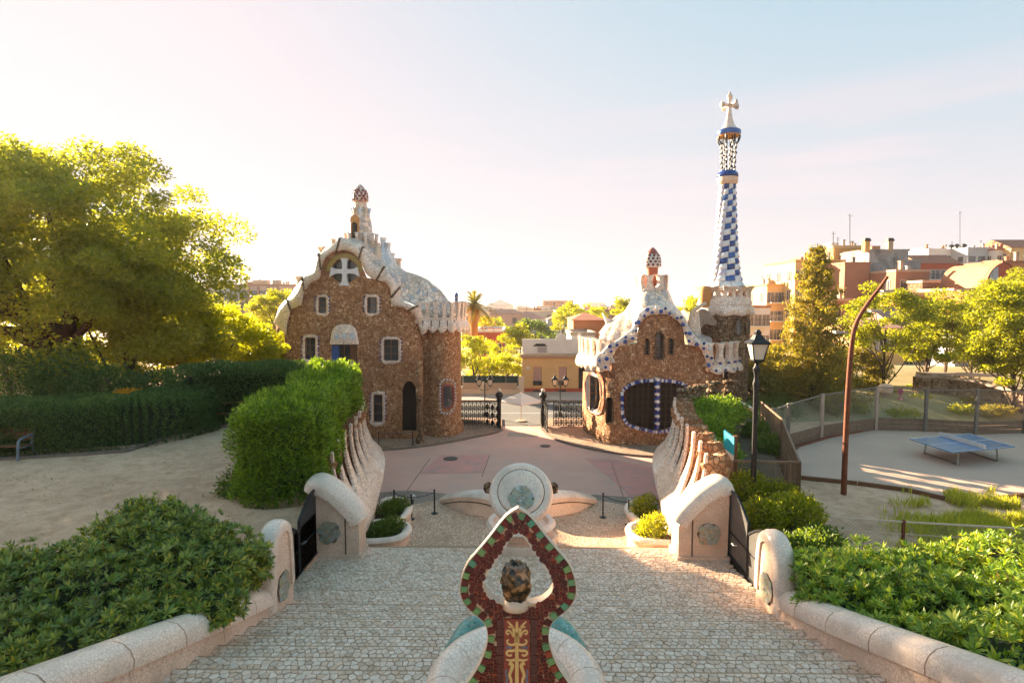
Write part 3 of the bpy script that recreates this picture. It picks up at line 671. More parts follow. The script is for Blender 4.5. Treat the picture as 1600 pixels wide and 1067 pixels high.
# ------------------------------------------------------------ red mosaic medallion in the foreground
D0 = 3.7
def red_loop():
    o_half = [(809.6,794),(821,800),(834,812),(852.6,837.6),(873,861.7),(888.8,879),(897,899.5),(900.8,920),(897,937),(887,951),(866,966.6),(857.8,978.6),(856,999),(863,1023),(873,1044),(889,1067),(908,1095),(935,1130)]
    h_half = [(809.6,832.4),(821.7,841),(838.9,868.6),(856,892.6),(864.7,909.8),(863,923.6),(849,937),(832,942.5),(809.6,945)]
    cx = 809.6
    def full(h, closed_bottom=False):
        rgt = smooth_line([(a, b_, 0) for a, b_ in h], 2); lft = [Vector((2*cx - p.x, p.y, 0)) for p in reversed(rgt)]
        return [(p.x, p.y) for p in rgt] + [(p.x, p.y) for p in lft][(1 if closed_bottom else 0):-1]
    O = full(o_half); H = full(h_half, True)
    def T(p, k=0.0):       # plate leans back a little: real plane in the place
        q_ = W(p[0], p[1], D0 + (p[1] - 950) * -.0009); return q_ + Vector((0, -k, 0))
    t = empty('mosaic_emblem', (0, D0, 5.4), 'dark red and green mosaic emblem plate with open drop shaped loop in the foreground', 'sculpture')
    # plate body with hole
    vs = [Vector((x, y)) for x, y in O] + [Vector((x, y)) for x, y in H]; no, nh = len(O), len(H)
    ed = [(i, (i+1) % no) for i in range(no)] + [(no+i, no + (i+1) % nh) for i in range(nh)]
    r_ = delaunay_2d_cdt(vs, ed, [], 0, 1e-4); V2 = r_[0]; F2 = [f for f in r_[2] if (lambda c: inside(c, O) and not inside(c, H))((sum(V2[i].x for i in f)/len(f), sum(V2[i].y for i in f)/len(f)))]
    mb = MB(); mb.add([T(v) for v in V2], F2); mb.add([T(v) + Vector((0,.045,0)) for v in V2], [tuple(reversed(f)) for f in F2])
    mb.build('grout_face', M['grout'], t, fix=False)
    for nm, P in (('outer_rim', O), ('inner_rim', H)):
        mb = MB(); N = len(P); s_ = 1 if nm == 'outer_rim' else -1
        c0 = (cx, 900)
        def offp(p, i, d):
            a = P[(i-1) % N]; b_ = P[(i+1) % N]; tx, ty = b_[0]-a[0], b_[1]-a[1]; l = math.hypot(tx, ty) or 1
            return (p[0] + ty/l*d, p[1] - tx/l*d)
        rs = []
        for i, p in enumerate(P):
            A = T(p, .008); B = T(offp(p, i, 1.2*s_ if nm == 'outer_rim' else 2.2), .004) ; rs.append([A, B, B + Vector((0,.05 if nm == 'outer_rim' else .085,0)), A + Vector((0,.05 if nm == 'outer_rim' else .08,0))])
        rs.append(rs[0]); mb.rings(rs, 0, False); mb.build(nm, M['cream'], t, smooth=40)
    # border tiles: alternating green and red, one by one
    rgt = resample([(a, b_, 0) for a, b_ in [(p.x, p.y) for p in smooth_line([(a, b_, 0) for a, b_ in [(811.5, 796)] + o_half[1:]], 2)]], 36)
    for s_ in (1, -1):
        for k in range(35):
            a, b_ = rgt[k], rgt[k+1]; tg = (b_ - a).normalized(); nn = Vector((-tg.y, tg.x, 0))
            if (a - nn*5 - Vector((cx, 930, 0))).length > (a + nn*5 - Vector((cx, 930, 0))).length and k < 15: pass
            inn = nn; j = lambda: random.uniform(-.5, .5)
            hgt = 10.5 if k % 2 else 11.2
            q = [a + tg*.7 + inn*.8, b_ - tg*.7 + inn*.8, b_ - tg*1.0 + inn*hgt, a + tg*1.0 + inn*hgt]
            q = [(cx + s_*(p.x - cx) + j(), p.y + j()) for p in q]
            if k == 0: q = [(x + s_*1.5, y + 2) for x, y in q]
            mb = MB(); P = [T(p, .001) for p in q]; c = sum(P, Vector())/4
            mb.rings([P, [p + Vector((0,-.009,0)) for p in P], [c + (p-c)*.9 + Vector((0,-.012,0)) for p in P]], 0, True)
            mb.build('green_tile' if (k + (s_ < 0)) % 2 == 0 else 'red_tile', M['greentile' if (k + (s_ < 0)) % 2 == 0 else 'redtile'], t, fix=False if s_ > 0 else True)
    # crazed fragments
    pts = []; y = 800.0
    PANEL = (788, 827, 966, 1140)
    while y < 1128:
        x = 690.0
        while x < 930:
            p = (x + random.uniform(-2.5, 2.5), y + random.uniform(-2.5, 2.5)); x += 6.0
            if inside(p, O) and edge_dist(p, O) > 14 and not inside(p, H) and edge_dist(p, H) > 4.2 and not (784 < p[0] < 831 and p[1] > 962): pts.append(p)
        y += 5.6
    stf = MB(); cnt = 0
    for p, cell in zip(pts, voronoi(pts, 6.0)):
        if not cell: continue
        q = inset_by(cell, .55); P = [T(v, .0005) for v in q]; c = sum(P, Vector())/len(P)
        stf.rings([P, [v + Vector((0,-.006,0)) for v in P], [c + (v-c)*.92 + Vector((0,-.0075,0)) for v in P]], 0, True)
    stf.build('tile_fragments', M['redtile'], t, kind='stuff')
    # painted ceramic panel
    mb = MB(); q = [(787.5, 965), (827.5, 965), (829, 1140), (786, 1140)]; mb.prism([T(p, .004) for p in q], (0, -.012, 0)); pn = mb.build('ceramic_panel', mat_plain('panel_red', (.26,.03,.012), (.18,.02,.01), .2, 20), t)
    mb = MB()
    for x0, x1 in ((776.5, 786.5), (829, 839)):
        for yy in range(966, 1130, 14):
            if x0 > 800 or yy > 0: mb.prism([T(p, .001) for p in ((x0, yy), (x1, yy), (x1, yy+13), (x0, yy+13))], (0, -.009, 0))
    mb.build('panel_border', mat_plain('panel_dark', (.09,.012,.008), (.06,.01,.008), .2), t, kind='stuff')
    cream = mat_plain('panel_cream', (.66,.40,.14), (.60,.33,.10), .25, 20); grey = mat_plain('panel_grey', (.14,.13,.17), None, .3)
    def curve(pts, w_, m, nm, taper=True):
        P = smooth_line([(a, b_, 0) for a, b_ in pts], 3)
        mb = MB(); n = len(P); rs = []
        for i, p in enumerate(P):
            tg = (P[min(i+1, n-1)] - P[max(i-1, 0)]).normalized(); nn = Vector((-tg.y, tg.x, 0)); hw = w_[0] + (w_[1]-w_[0])*i/(n-1)
            a, b_ = p + nn*hw, p - nn*hw; rs.append([T(a, .0155), T(b_, .0155), T(b_, .0185), T(a, .0185)])
        mb.rings(rs, 0, True); mb.build(nm, m, pn)
    c = 807.6
    curve([(c, 1130), (c, 1060), (c, 1030), (c, 1000), (c, 985)], (3.2, 2.2), cream, 'painted_stem')
    curve([(c, 1000), (c+.2, 985), (c, 968)], (4.5, 1.2), cream, 'painted_leaf')
    for s_ in (1, -1):
        mm = lambda L_: [(c + s_*x, y) for x, y in L_]
        curve(mm([(2,992),(5,980),(9,973),(15,968)]), (3.2, .8), cream, 'painted_leaf')
        curve(mm([(5,978),(9,977),(14,976)]), (2, .6), cream, 'painted_leaf')
        curve(mm([(5,992),(9,984),(14,981),(17,985),(14,989),(12,986)]), (1.6, 1.0), cream, 'painted_scroll')
        curve(mm([(2,1003),(8,1005),(14,1003),(16,998),(12,996)]), (2.2, .9), cream, 'painted_scroll')
        curve(mm([(3,1012),(8,1014),(14,1013),(17,1018),(11,1022),(8,1019)]), (2.2, 1.4), cream, 'painted_scroll')
        curve(mm([(8,1010),(13,1007),(17,1010)]), (2.2, 1.2), grey, 'painted_scroll')
        curve(mm([(1,1027),(9,1029),(17,1027)]), (2.8, .8), cream, 'painted_leaf')
        curve(mm([(12,1032),(6,1036),(9,1044),(12,1052),(8,1060),(10,1066)]), (3.2, 1.6), cream, 'painted_scroll')
        curve(mm([(16,1042),(17,1050),(14,1058),(17,1064)]), (1.2, 1.8), grey, 'painted_scroll')
    mb = MB(); mb.box(-.42, .42, D0 - .1, D0 + .35, 4.9, 6.1); mb.build('pedestal', M['white'], t)
red_loop()
def rock():
    c = W(806, 909, D0 + .02); t = empty('carved_knob', (c.x, c.y, c.z - .17), 'knobbly brown glazed stone head resting inside the red mosaic loop', 'sculpture')
    rs = []
    for j in range(23):
        ph = PI*j/22; r_ = .098*math.sin(ph)**.8; z = .138*math.cos(ph)
        ring_ = []
        for k in range(32):
            a = 2*PI*k/32; p = Vector((math.cos(a)*r_, math.sin(a)*r_, z)); nv = noise.noise(p*16 + Vector((3,1,5)))*.022 + noise.noise(p*34)*.010
            if z > .05: nv += .012*math.sin(a*7 + z*30)
            d_ = Vector((math.cos(a), math.sin(a), z*4)).normalized(); ring_.append(c + p + d_*nv)
        rs.append(ring_)
    mb = MB(); mb.rings(rs, 0, True)
    m, n, b, o = newmat('brown_glazed_stone'); f = noise_tex(n, 17, 3, .5, None, .4)
    n.links.new(ramp(n, [(.42,(.010,.008,.005)),(.5,(.04,.024,.008)),(.56,(.10,.05,.014)),(.63,(.28,.13,.05)),(.72,(.42,.24,.12))], f), b.inputs['Base Color']); b.inputs['Roughness'].default_value = .25; bump(n, b, f, .6, .01)
    mb.build('stone_head', m, t, smooth=True)
    mb = MB()
    for k in range(7):
        a = PI + PI*k/6*1.0; p = c + Vector((math.cos(a)*.055, math.sin(a)*.055 , .118)); mb.lathe([(.004,-.025),(.018,-.012),(.020,.004),(.012,.014),(.002,.018)], p, 8)
    mb.build('crest', M['kerb'], t, smooth=True, kind='stuff')
    mb = MB(); mb.lathe([(.09, -.17), (.075, -.13), (.05, -.1)], c, 16); mb.build('base', M['cream'], t, smooth=True)
rock()
def basin():
    t = empty('fountain_basin', (0, 4.9, 4.6), 'thick white mosaic basin rim curving out behind the red emblem', 'basin')
    c = Vector((W(806, 1070, 4.75).x, 4.75, 5.66)); N = 10
    for k in range(N):
        a0 = 2*PI*k/N + .1; a1 = a0 + 2*PI/N - .012; rs = []
        for i in range(9):
            a = a0 + (a1-a0)*i/8; e_ = Vector((math.cos(a)*.98, math.sin(a)*1.12, 0)); rs.append([c + e_*(.64 + .165*math.cos(b_)) + Vector((0,0,.16*math.sin(b_))) for b_ in [2*PI*q/14 for q in range(14)]])
        mb = MB(); mb.rings(rs, 0, True); mb.build('rim_block', M['white'], t, smooth=50)
    mb = MB(); mb.lathe([(.62, 3.6), (.58, 5.72)], (c.x, c.y, 0), 32); mb.build('basin_wall', M['white_face'], t, smooth=40)
    M['teal'] = mat_cells('teal_mosaic', [(0,(.05,.20,.18)),(.3,(.12,.34,.28)),(.6,(.22,.42,.38)),(.85,(.07,.26,.20)),(1,(.30,.34,.16))], 30, (.25,.25,.20), .08, .3, .35, .01, 4)
    t2 = empty('mosaic_lizard', (c.x, 6.1, 4.2), 'green and teal mosaic lizard crouched beyond the white basin', 'sculpture')
    mb = MB(); mb.tube(smooth_line([(c.x, 5.5, 5.22), (c.x, 5.8, 5.42), (c.x, 6.2, 5.46), (c.x, 6.7, 5.2), (c.x+.1, 7.1, 4.85)], 2), [.12,.17,.2,.22,.24,.25,.25,.24,.23,.22,.21,.2,.18,.16,.13,.10,.07][:17] if False else .2, 14); mb.build('body', M['teal'], t2, smooth=True)
    for s in (-1, 1):
        path = smooth_line([(c.x + s*.15, 5.95, 5.42), (c.x + s*.45, 6.0, 5.5), (c.x + s*.58, 5.85, 5.42), (c.x + s*.74, 5.62, 5.2), (c.x+s*.8, 5.5, 4.95)], 2)
        mb = MB(); mb.tube(path, [.15 - .06*i/(len(path)-1) for i in range(len(path))], 12); lg = mb.build('leg', M['teal'], t2, smooth=True)
        for k in range(4):
            p = path[-1]; mb = MB(); mb.tube([p, p + Vector((s*(.04 + .05*k), .10 - .06*k, -.08)), p + Vector((s*(.08+.07*k), .16 - .1*k, -.2))], [.045,.04,.015], 8); mb.build('toe', M['teal'], lg, smooth=True)
    mb = MB(); mb.tube([(c.x, 6.2, 3.8), (c.x, 6.3, 5.3)], .32, 12); mb.build('rock_support', M['rubble_fine'], t2)
basin()

# rope barriers on the lower landing
def post(par, p, h=.85):
    mb = MB(); mb.lathe([(.12, 0), (.12, .02), (.028, .035), (.028, h), (.04, h + .01), (.035, h + .05), (.001, h + .06)], p, 12); mb.build('post', M['iron'], par, smooth=40)
def barrier(pts, z, lab, rope=True, h=.85, m='iron'):
    P = [Vector((a, b_, z)) for a, b_ in pts]; t = empty('rope_barrier', P[0], lab, 'barrier')
    for p in P: post(t, p, h)
    for a, b_ in zip(P, P[1:]):
        mid = (a+b_)/2; mb = MB()
        mb.tube(smooth_line([a + Vector((0,0,h-.05)), mid + Vector((0,0,h-.12)), b_ + Vector((0,0,h-.05))], 2), .014, 6); mb.build('rope' if rope else 'rail', M['iron'] if not rope else mat_plain('dark_blue_rope', (.04,.05,.12)), t)
def gxy(px, py, z): q = G(px, py, z); return (q.x, q.y)
barrier([(-4.55, 20.6), gxy(643,811,1.2), gxy(679,802,1.2)], 1.2, 'black posts with a rope beside the left planter on the lower landing')
barrier([gxy(942,808,1.2), gxy(982,820,1.2)], 1.2, 'two black posts joined by a rail on the right of the lower landing', False)
barrier([gxy(592,697,.1), gxy(645,695,.1)], .1, 'black posts and rope in front of the arched doorway')
for px, py, nm in ((645,776,'left'), (984,782,'right')):
    q = W(px, py, 24.0); t = empty('globe_light', (q.x, q.y, 0), 'small round glass globe light on a thin stem at the %s foot of the stairs' % nm, 'lamp')
    mb = MB(); mb.tube([(q.x, q.y, 0), (q.x, q.y, q.z - .08)], .03, 8); mb.build('stem', M['iron'], t)
    mb = MB(); mb.lathe([(.02,-.11),(.09,-.08),(.125,0),(.09,.08),(.02,.11)], q, 14); mb.build('globe', mat_plain('cream_globe', (.75,.68,.55), None, .3), t, smooth=True)
# ------------------------------------------------------------ gatehouses
def facade(name, outl, holes, D, mat, par, step=4.0, rough=.05, reveal=.4, seed=0):
    """front wall traced with its openings, given a curved plan D(px), rubble relief and deep reveals"""
    def dens(poly):
        o = []
        for a, b_ in zip(poly, poly[1:] + poly[:1]):
            l = math.hypot(b_[0]-a[0], b_[1]-a[1]); k = max(1, int(l/step)); o += [(a[0]+(b_[0]-a[0])*i/k, a[1]+(b_[1]-a[1])*i/k) for i in range(k)]
        return o
    O = dens(outl); Hs = [dens(h) for h in holes]; vs = []; ed = []
    for lp in [O] + Hs:
        b = len(vs); vs += [Vector(p) for p in lp]; ed += [(b+i, b+(i+1) % len(lp)) for i in range(len(lp))]
    x0, x1 = min(p[0] for p in O), max(p[0] for p in O); y0, y1 = min(p[1] for p in O), max(p[1] for p in O)
    y = y0
    while y < y1:
        x = x0
        while x < x1:
            p = (x + random.uniform(-1,1), y + random.uniform(-1,1)); x += step
            if inside(p, O) and edge_dist(p, O) > 1.6 and all(not inside(p, h) and edge_dist(p, h) > 1.6 for h in Hs): vs.append(Vector(p))
        y += step
    r_ = delaunay_2d_cdt(vs, ed, [], 0, 1e-4); V2, F2 = r_[0], r_[2]; keep = []
    for f in F2:
        c = (sum(V2[i].x for i in f)/len(f), sum(V2[i].y for i in f)/len(f))
        if inside(c, O) and not any(inside(c, h) for h in Hs): keep.append(f)
    def T(p):
        q = W(p[0], p[1], D(p[0])); n_ = noise.noise(q*1.3 + Vector((seed,0,0)))*rough*1.6 + noise.noise(q*4)*rough; return q + Vector((0, n_, 0))
    mb = MB(); mb.add([T(v) for v in V2], keep)
    for h in Hs:
        P = [T(p) for p in h]; mb.rings([P, [p + Vector((0, reveal, 0)) for p in P]], 0, False)
    return mb.build(name, mat, par, smooth=60, fix=False)
def frame_ring(name, hole, wid, D, mat, par, proud=.07, wob=0.0, step=3):
    """irregular tiled surround round an opening"""
    ln = [ (p.x, p.y) for p in resample([(a, b_, 0) for a, b_ in hole + hole[:1]], max(12, int(sum(math.hypot(a[0]-b_[0], a[1]-b_[1]) for a, b_ in zip(hole, hole[1:]+hole[:1]))/step)))][:-1]
    cx = sum(p[0] for p in ln)/len(ln); cy = sum(p[1] for p in ln)/len(ln); rs = []; N = len(ln)
    area = sum(a[0]*b_[1]-b_[0]*a[1] for a, b_ in zip(ln, ln[1:]+ln[:1])); sg = 1 if area > 0 else -1
    for i, p in enumerate(ln):
        a, b_ = ln[(i-1) % N], ln[(i+1) % N]; tx, ty = b_[0]-a[0], b_[1]-a[1]; l = math.hypot(tx, ty) or 1; nx, ny = ty/l*sg, -tx/l*sg
        w_ = wid*(1 + wob*random.uniform(-1, 1)); A = (p[0]-nx*.5, p[1]-ny*.5); B = (p[0]+nx*w_, p[1]+ny*w_); d = D(p[0])
        rs.append([W(*A, d-proud*.6), W(*((A[0]+B[0])/2, (A[1]+B[1])/2), d-proud*1.3), W(*B, d-proud*.7), W(*B, d+.1), W(*A, d+.25)])
    rs.append(rs[0]); mb = MB(); mb.rings(rs, 0, False); return mb.build(name, mat, par, smooth=50)
def rect(x0, x1, y0, y1, r=1.5):
    return [(x0+r, y0), (x1-r, y0), (x1, y0+r), (x1, y1-r), (x1-r, y1), (x0+r, y1), (x0, y1-r), (x0, y0+r)]
def arch(x0, x1, y0, y1, k=.5):
    c = (x0+x1)/2; h = (x1-x0)/2*k*2; return [(x0, y1)] + [(c - (x1-x0)/2*math.cos(a), y0 + h - h*math.sin(a)) for a in [PI*i/12 for i in range(13)]] + [(x1, y1)]
def window_fill(hole, D, par, bars=(1, 2), m='wood', glass='glass', back=.32, label=None):
    x0, x1 = min(p[0] for p in hole), max(p[0] for p in hole); y0, y1 = min(p[1] for p in hole), max(p[1] for p in hole); d = D((x0+x1)/2) + back
    a = W(x0, y1, d); b_ = W(x1, y0, d); mb = MB(); fw = .05
    mb.box(a.x, b_.x, d-.03, d+.03, a.z, a.z+fw); mb.box(a.x, b_.x, d-.03, d+.03, b_.z-fw, b_.z)
    mb.box(a.x, a.x+fw, d-.03, d+.03, a.z, b_.z); mb.box(b_.x-fw, b_.x, d-.03, d+.03, a.z, b_.z)
    for i in range(1, bars[0]+1): x = a.x + (b_.x-a.x)*i/(bars[0]+1); mb.box(x-.025, x+.025, d-.025, d+.025, a.z, b_.z)
    for i in range(1, bars[1]+1): z = a.z + (b_.z-a.z)*i/(bars[1]+1); mb.box(a.x, b_.x, d-.02, d+.02, z-.018, z+.018)
    wn = mb.build('window', M[m], par, label=label)
    mb = MB(); mb.box(a.x, b_.x, d+.035, d+.045, a.z, b_.z); mb.build('pane', M[glass], wn)
    return wn
def merlon_row(par, pts, h, wdt, thick, mat, z_base, lean=0.0, name='merlon', flare=1.0):
    n = len(pts)
    for i, p in enumerate(pts):
        tg = (Vector(pts[min(i+1, n-1)]) - Vector(pts[max(i-1, 0)])); tg.z = 0; tg.normalize(); nn = Vector((tg.y, -tg.x, 0)); p = Vector(p); zz = z_base(i) if callable(z_base) else z_base
        sp = (Vector(pts[1]) - Vector(pts[0])).length; hw = sp*.52; half = [(1, -.05), (.98, .04), (.72, .14), (.46, .30), (.36, .5), (.36, .68), (.50, .86), (.74*flare, .99), (.66*flare, 1.03), (.3, .97)]
        o = [(-hw*a, h*b_) for a, b_ in half] + [(0, h*.95)] + [(hw*a, h*b_) for a, b_ in reversed(half)]
        mb = MB(); P = [p + tg*a + Vector((0,0,zz + b_)) + nn*(thick/2 + lean*b_) for a, b_ in o]; mb.prism(P, -nn*thick); mb.build(name, mat, par)
def scallop(par, pts, z_top, drop, thick, mat, lobes, name='cornice'):
    n = len(pts); rs = []
    for i, p in enumerate(pts):
        tg = (Vector(pts[min(i+1, n-1)]) - Vector(pts[max(i-1, 0)])); tg.z = 0; tg.normalize(); nn = Vector((tg.y, -tg.x, 0)); p = Vector(p); zt = z_top(i/(n-1)) if callable(z_top) else z_top
        w_ = abs(math.sin(lobes*PI*i/(n-1))); dz = drop*(.72 + .28*w_); fl = .16 + .14*w_
        prof = [(0, 0), (.06, -.1), (fl*.9, -dz*.45), (fl+.06, -dz*.85), (fl, -dz), (-thick*.4, -dz*.8), (-thick, -dz*.6), (-thick, 0)]
        rs.append([p + nn*a + Vector((0,0,zt + b_)) for a, b_ in prof])
    mb = MB(); mb.rings(rs, 0, True); return mb.build(name, mat, par, smooth=50)
def mushroom(par, c, r, h, m_dot, m_base, top_m=None, name='mushroom_cap'):
    c = Vector(c); prof = [(r*.55, -.02*h), (r*.92, 0), (r*1.0, .06*h), (r*1.02, .25*h), (r*.96, .48*h), (r*.74, .7*h), (r*.43, .87*h), (r*.18, .97*h), (.005, h)]
    mb = MB(); mb.lathe(prof, c, 28); cap = mb.build(name, m_base, par, smooth=50)
    dm = MB()
    for j, (v, cnt) in enumerate(((.12, 11), (.28, 11), (.44, 11), (.6, 10))):
        rr = np.interp(v, [.06,.25,.48,.7], [r, r*1.02, r*.96, r*.74])
        for k in range(cnt):
            a = 2*PI*(k + .5*(j % 2))/cnt; n_ = Vector((math.cos(a), math.sin(a), .1 + .5*max(0, v-.3))).normalized(); p = c + Vector((math.cos(a)*rr, math.sin(a)*rr, v*h)); u = Vector((-math.sin(a), math.cos(a), 0)); v_ = n_.cross(u); s_ = r*.17
            mb2 = MB(); dm.prism([p + (u*math.cos(q) + v_*math.sin(q))*s_ - n_*.01 for q in [2*PI*i/7 for i in range(7)]], n_*.035)
    dm.build('dots', m_dot, cap, kind='stuff')
    return cap
M['capred'] = mat_plain('cap_red_tile', (.34,.09,.06), (.24,.06,.04), .3, 6); M['capwhite'] = mat_plain('cap_white_tile', (.74,.66,.60), None, .3, 6); M['capdark'] = mat_plain('cap_dark_red', (.16,.03,.03), None, .3)

# ---- left gatehouse
def left_house():
    d0 = 36.6
    def D(px):
        d = d0
        if px < 480: d += ((480-px)/35.)**2 * .9
        if px > 625: d += ((px-625)/30.)**2 * .55
        return d
    t = empty('gatehouse', (X(550, 40), 40, 0), 'brown rubble gatehouse with curly white gable, white cross and tiled roof left of the gate', 'gatehouse')
    sil = [(445,512),(445,530),(454,481),(471,475),(477,452),(500,434),(504,412),(519,397),(538,390),(555,397),(567,414),(572,434),(589,437),(604,441),(611,456),(613,478),(631,481),(643,487),(652,500),(655,519)]
    sil = [(445,520),(448,495),(454,481),(471,475),(474,455),(484,441),(500,434),(503,414),(510,402),(522,394),(538,390),(552,395),(563,408),(569,424),(573,434),(589,437),(602,441),(610,452),(612,478),(631,481),(643,487),(652,500),(657,519),(659,540)]
    outl = sil + [(662,560),(661,640),(662,697),(560,702),(445,700)]
    wins = {'attic window': rect(497,510,464,490), 'attic window b': rect(573,589,464,490), 'c': rect(476,493,527,562), 'd': rect(599,623,530,564), 'e': rect(583,598,616,660)}
    centre = rect(518,558,538,574, 1); door = arch(627,651,595,674,.9)
    cross_arc = [(538 + 21*math.cos(a), 424 + 19*math.sin(a)) for a in [2*PI*i/28 for i in range(28)]]
    holes = list(wins.values()) + [centre, door, cross_arc]
    facade('wall', outl, holes, D, M['rubble'], t, 3.6, .07)
    for k, h in wins.items():
        frame_ring('window_surround', h, 4.2 if k not in 'e' else 5, D, M['trenc_w'], t, .08, .35)
        window_fill(h, D, t, (1, 2) if k in 'cd' else (0, 2))
        # small blue accent tiles along the surround
        x0, x1 = min(p[0] for p in h), max(p[0] for p in h); y0, y1 = min(p[1] for p in h), max(p[1] for p in h); mb = MB()
        for yy in np.arange(y0, y1, 5.5):
            for xx in (x0-4.6, x1+4.6):
                c = W(xx, yy, D(xx)-.05); mb.obox(c, (.035,0,0), (0,.06,0), (0,0,.045))
        mb.build('blue_accent_tiles', M['blue'], t, kind='stuff')
    # central window with white tiled hood and balcony panel
    w_ = window_fill(centre, D, t, (3, 0), 'wood', 'glass')
    mb = MB()
    for x0, x1, m_ in ((519,529,0),): 
        a = W(519,573,d0+.12); b_ = W(530,540,d0+.12); mb.box(a.x, b_.x, d0+.02, d0+.08, a.z, b_.z)
    mb.build('blue_shutter', M['blue'], t)
    a = W(549,573,d0+.1); b_ = W(556,540,d0+.1); mb = MB(); mb.box(a.x, b_.x, d0+.02, d0+.08, a.z, b_.z); mb.build('open_shutter', M['wood'], t)
    mb = MB(); poly = [(515,538),(517,527),(519,515),(526,508),(538,506),(550,508),(557,515),(559,527),(561,538)]; ln = smooth_line([(a, b_, 0) for a, b_ in poly], 1)
    rs = [[W(p.x, p.y, d0 - pr) for p in ln] for pr in (-.2, .25)] + [[W(538+(p.x-538)*.85, 538+(p.y-538)*.85, d0-.36) for p in ln]]
    mb.rings(rs, 0, True); mb.build('window_hood', M['trenc_w'], t, smooth=40)
    for i in range(3):
        mb = MB(); a = W(522+i*12, 530, d0-.4); b_ = W(530+i*12, 520, d0-.4); mb.box(a.x, b_.x, d0-.39, d0-.3, a.z, b_.z); mb.build('hood_tile', M['trenc_b'], t)
    mb = MB(); a = W(516,577,d0-.2); b_ = W(560,574,d0-.2); mb.box(a.x, b_.x, d0-.5, d0+.1, a.z, b_.z)
    for k in range(15): x = a.x + (b_.x-a.x)*k/14; mb.bar((x, d0-.47, b_.z), (x, d0-.47, b_.z+.35), .012)
    mb.bar((a.x, d0-.47, b_.z+.36), (b_.x, d0-.47, b_.z+.36), .02); mb.build('balcony_rail', M['iron'], t, kind='stuff')
    mb = MB(); a = W(539,592,d0); b_ = W(560,577,d0); mb.prism([W(530,577,d0-.4), W(561,577,d0-.4), W(560,590,d0-.3), W(547,593,d0-.22), W(538,586,d0-.3)], (0,.5,0)); mb.build('white_panel', M['trenc_w'], t)
    # arched doorway: column, and deep shade put into the door's dark colour
    frame_ring('door_arch', door[1:-1], 2.2, D, M['rubble_fine'], t, .06, .3) if False else None
    mb = MB(); a = W(626,676,d0+1.6); b_ = W(652,592,d0+1.6); mb.box(a.x-.3, b_.x+.3, d0+1.55, d0+1.7, -.1, b_.z+.2); mb.build('door', M['darkroom'], t)
    q = G(656,692,.1); mb = MB(); mb.lathe([(.26,0),(.24,.35),(.15,.5),(.13,1.2),(.12,2.2),(.16,2.5),(.22,2.75),(.16,3.1)], (q.x, q.y, .1), 14); mb.build('column', M['cream'] if False else M['rubble_fine'], t, smooth=40)
    mb = MB(); q2 = W(654,590,q.y); mb.tube(smooth_line([(q.x, q.y, 3.1), (q.x, q.y+.1, 3.8), (q.x-.05, q.y+.35, 4.6), (q.x-.05, q.y+.5, 5.2)], 2), [.2]*50 if False else .22, 10); mb.build('buttress', M['rubble'], t, smooth=True)
    # cross in the round opening
    cc = (538, 424); dd = d0 - .12; arms = []
    for k in range(4):
        a = PI/2*k; 
        for (r_, w2) in ((3.4, 3.4), ):
            pass
    outl_c = []
    for k in range(4):
        a = -PI/2 + PI/2*k; ux, uy = math.cos(a), math.sin(a); vx, vy = -uy, ux; Lx = 23
        for s_, v_ in ((5, -3.2), (15, -4), (23.5, -8.5), (22, 0), (23.5, 8.5), (15, 4), (5, 3.2)): outl_c.append((cc[0] + ux*s_ + vx*v_, cc[1] + uy*s_ + vy*v_))
    mb = MB(); mb.prism([W(*p, dd) for p in outl_c], (0, .3, 0)); mb.build('cross', M['wtile'], t)
    mb = MB(); a = W(512,448,d0+.45); b_ = W(564,400,d0+.45); mb.box(a.x, b_.x, d0+.38, d0+.48, a.z, b_.z); mb.build('cross_pane', M['glass'], t)
    mb = MB(); rs = []
    for i in range(25):
        a = PI + PI*i/24*1.0; rs.append([W(538 + (26+e_)*math.cos(a), 424 + (25+e_)*math.sin(a), d0 + pr) for e_, pr in ((-4,-.06),(-4,-.16),(0,-.18),(3,-.1),(3,.1),(-4,.1))])
    mb.rings(rs, 0, True); mb.build('arch_band', mat_plain('ochre_mosaic', (.36,.26,.06), (.26,.17,.05), .6, 6, .4), t, smooth=50)
    # curly coping: lobed white tile band
    outer = [(431,506),(433,492),(437,482),(456,466),(466,451),(473,437),(490,425),(495,408),(503,395),(520,382),(536,373),(555,380),(570,394),(581,411),(594,420),(608,427),(619,443),(624,462),(630,470),(642,476),(655,482),(663,497),(666,520)]
    inner = [(447,524),(449,505),(455,483),(471,476),(475,456),(485,442),(500,435),(503,414),(510,402),(522,394),(538,390),(553,396),(564,409),(571,427),(581,436),(602,441),(610,452),(612,478),(625,480),(636,483),(648,493),(654,508),(658,524)]
    N = 85; O = resample([(a, b_, 0) for a, b_ in outer], N); I = resample([(a, b_, 0) for a, b_ in inner], N); rs = []
    for i, (o, n_) in enumerate(zip(O, I)):
        lob = abs(math.sin(9*PI*i/(N-1))); d = D(n_.x); m1 = n_.lerp(o, .35); m2 = n_.lerp(o, .75); ou = n_.lerp(o, 1.0 + .22*(1-lob))
        rs.append([W(n_.x, n_.y, d+.15), W(n_.x, n_.y, d-.22-.06*lob), W(m1.x, m1.y, d-.30-.10*lob), W(m2.x, m2.y, d-.26-.05*lob), W(ou.x, ou.y, d-.12), W(ou.x, ou.y+1, d+.9), W(m1.x, m1.y, d+.9)])
    mb = MB(); mb.rings(rs, 0, True); mb.build('gable_coping', M['trenc_w'], t, smooth=60)
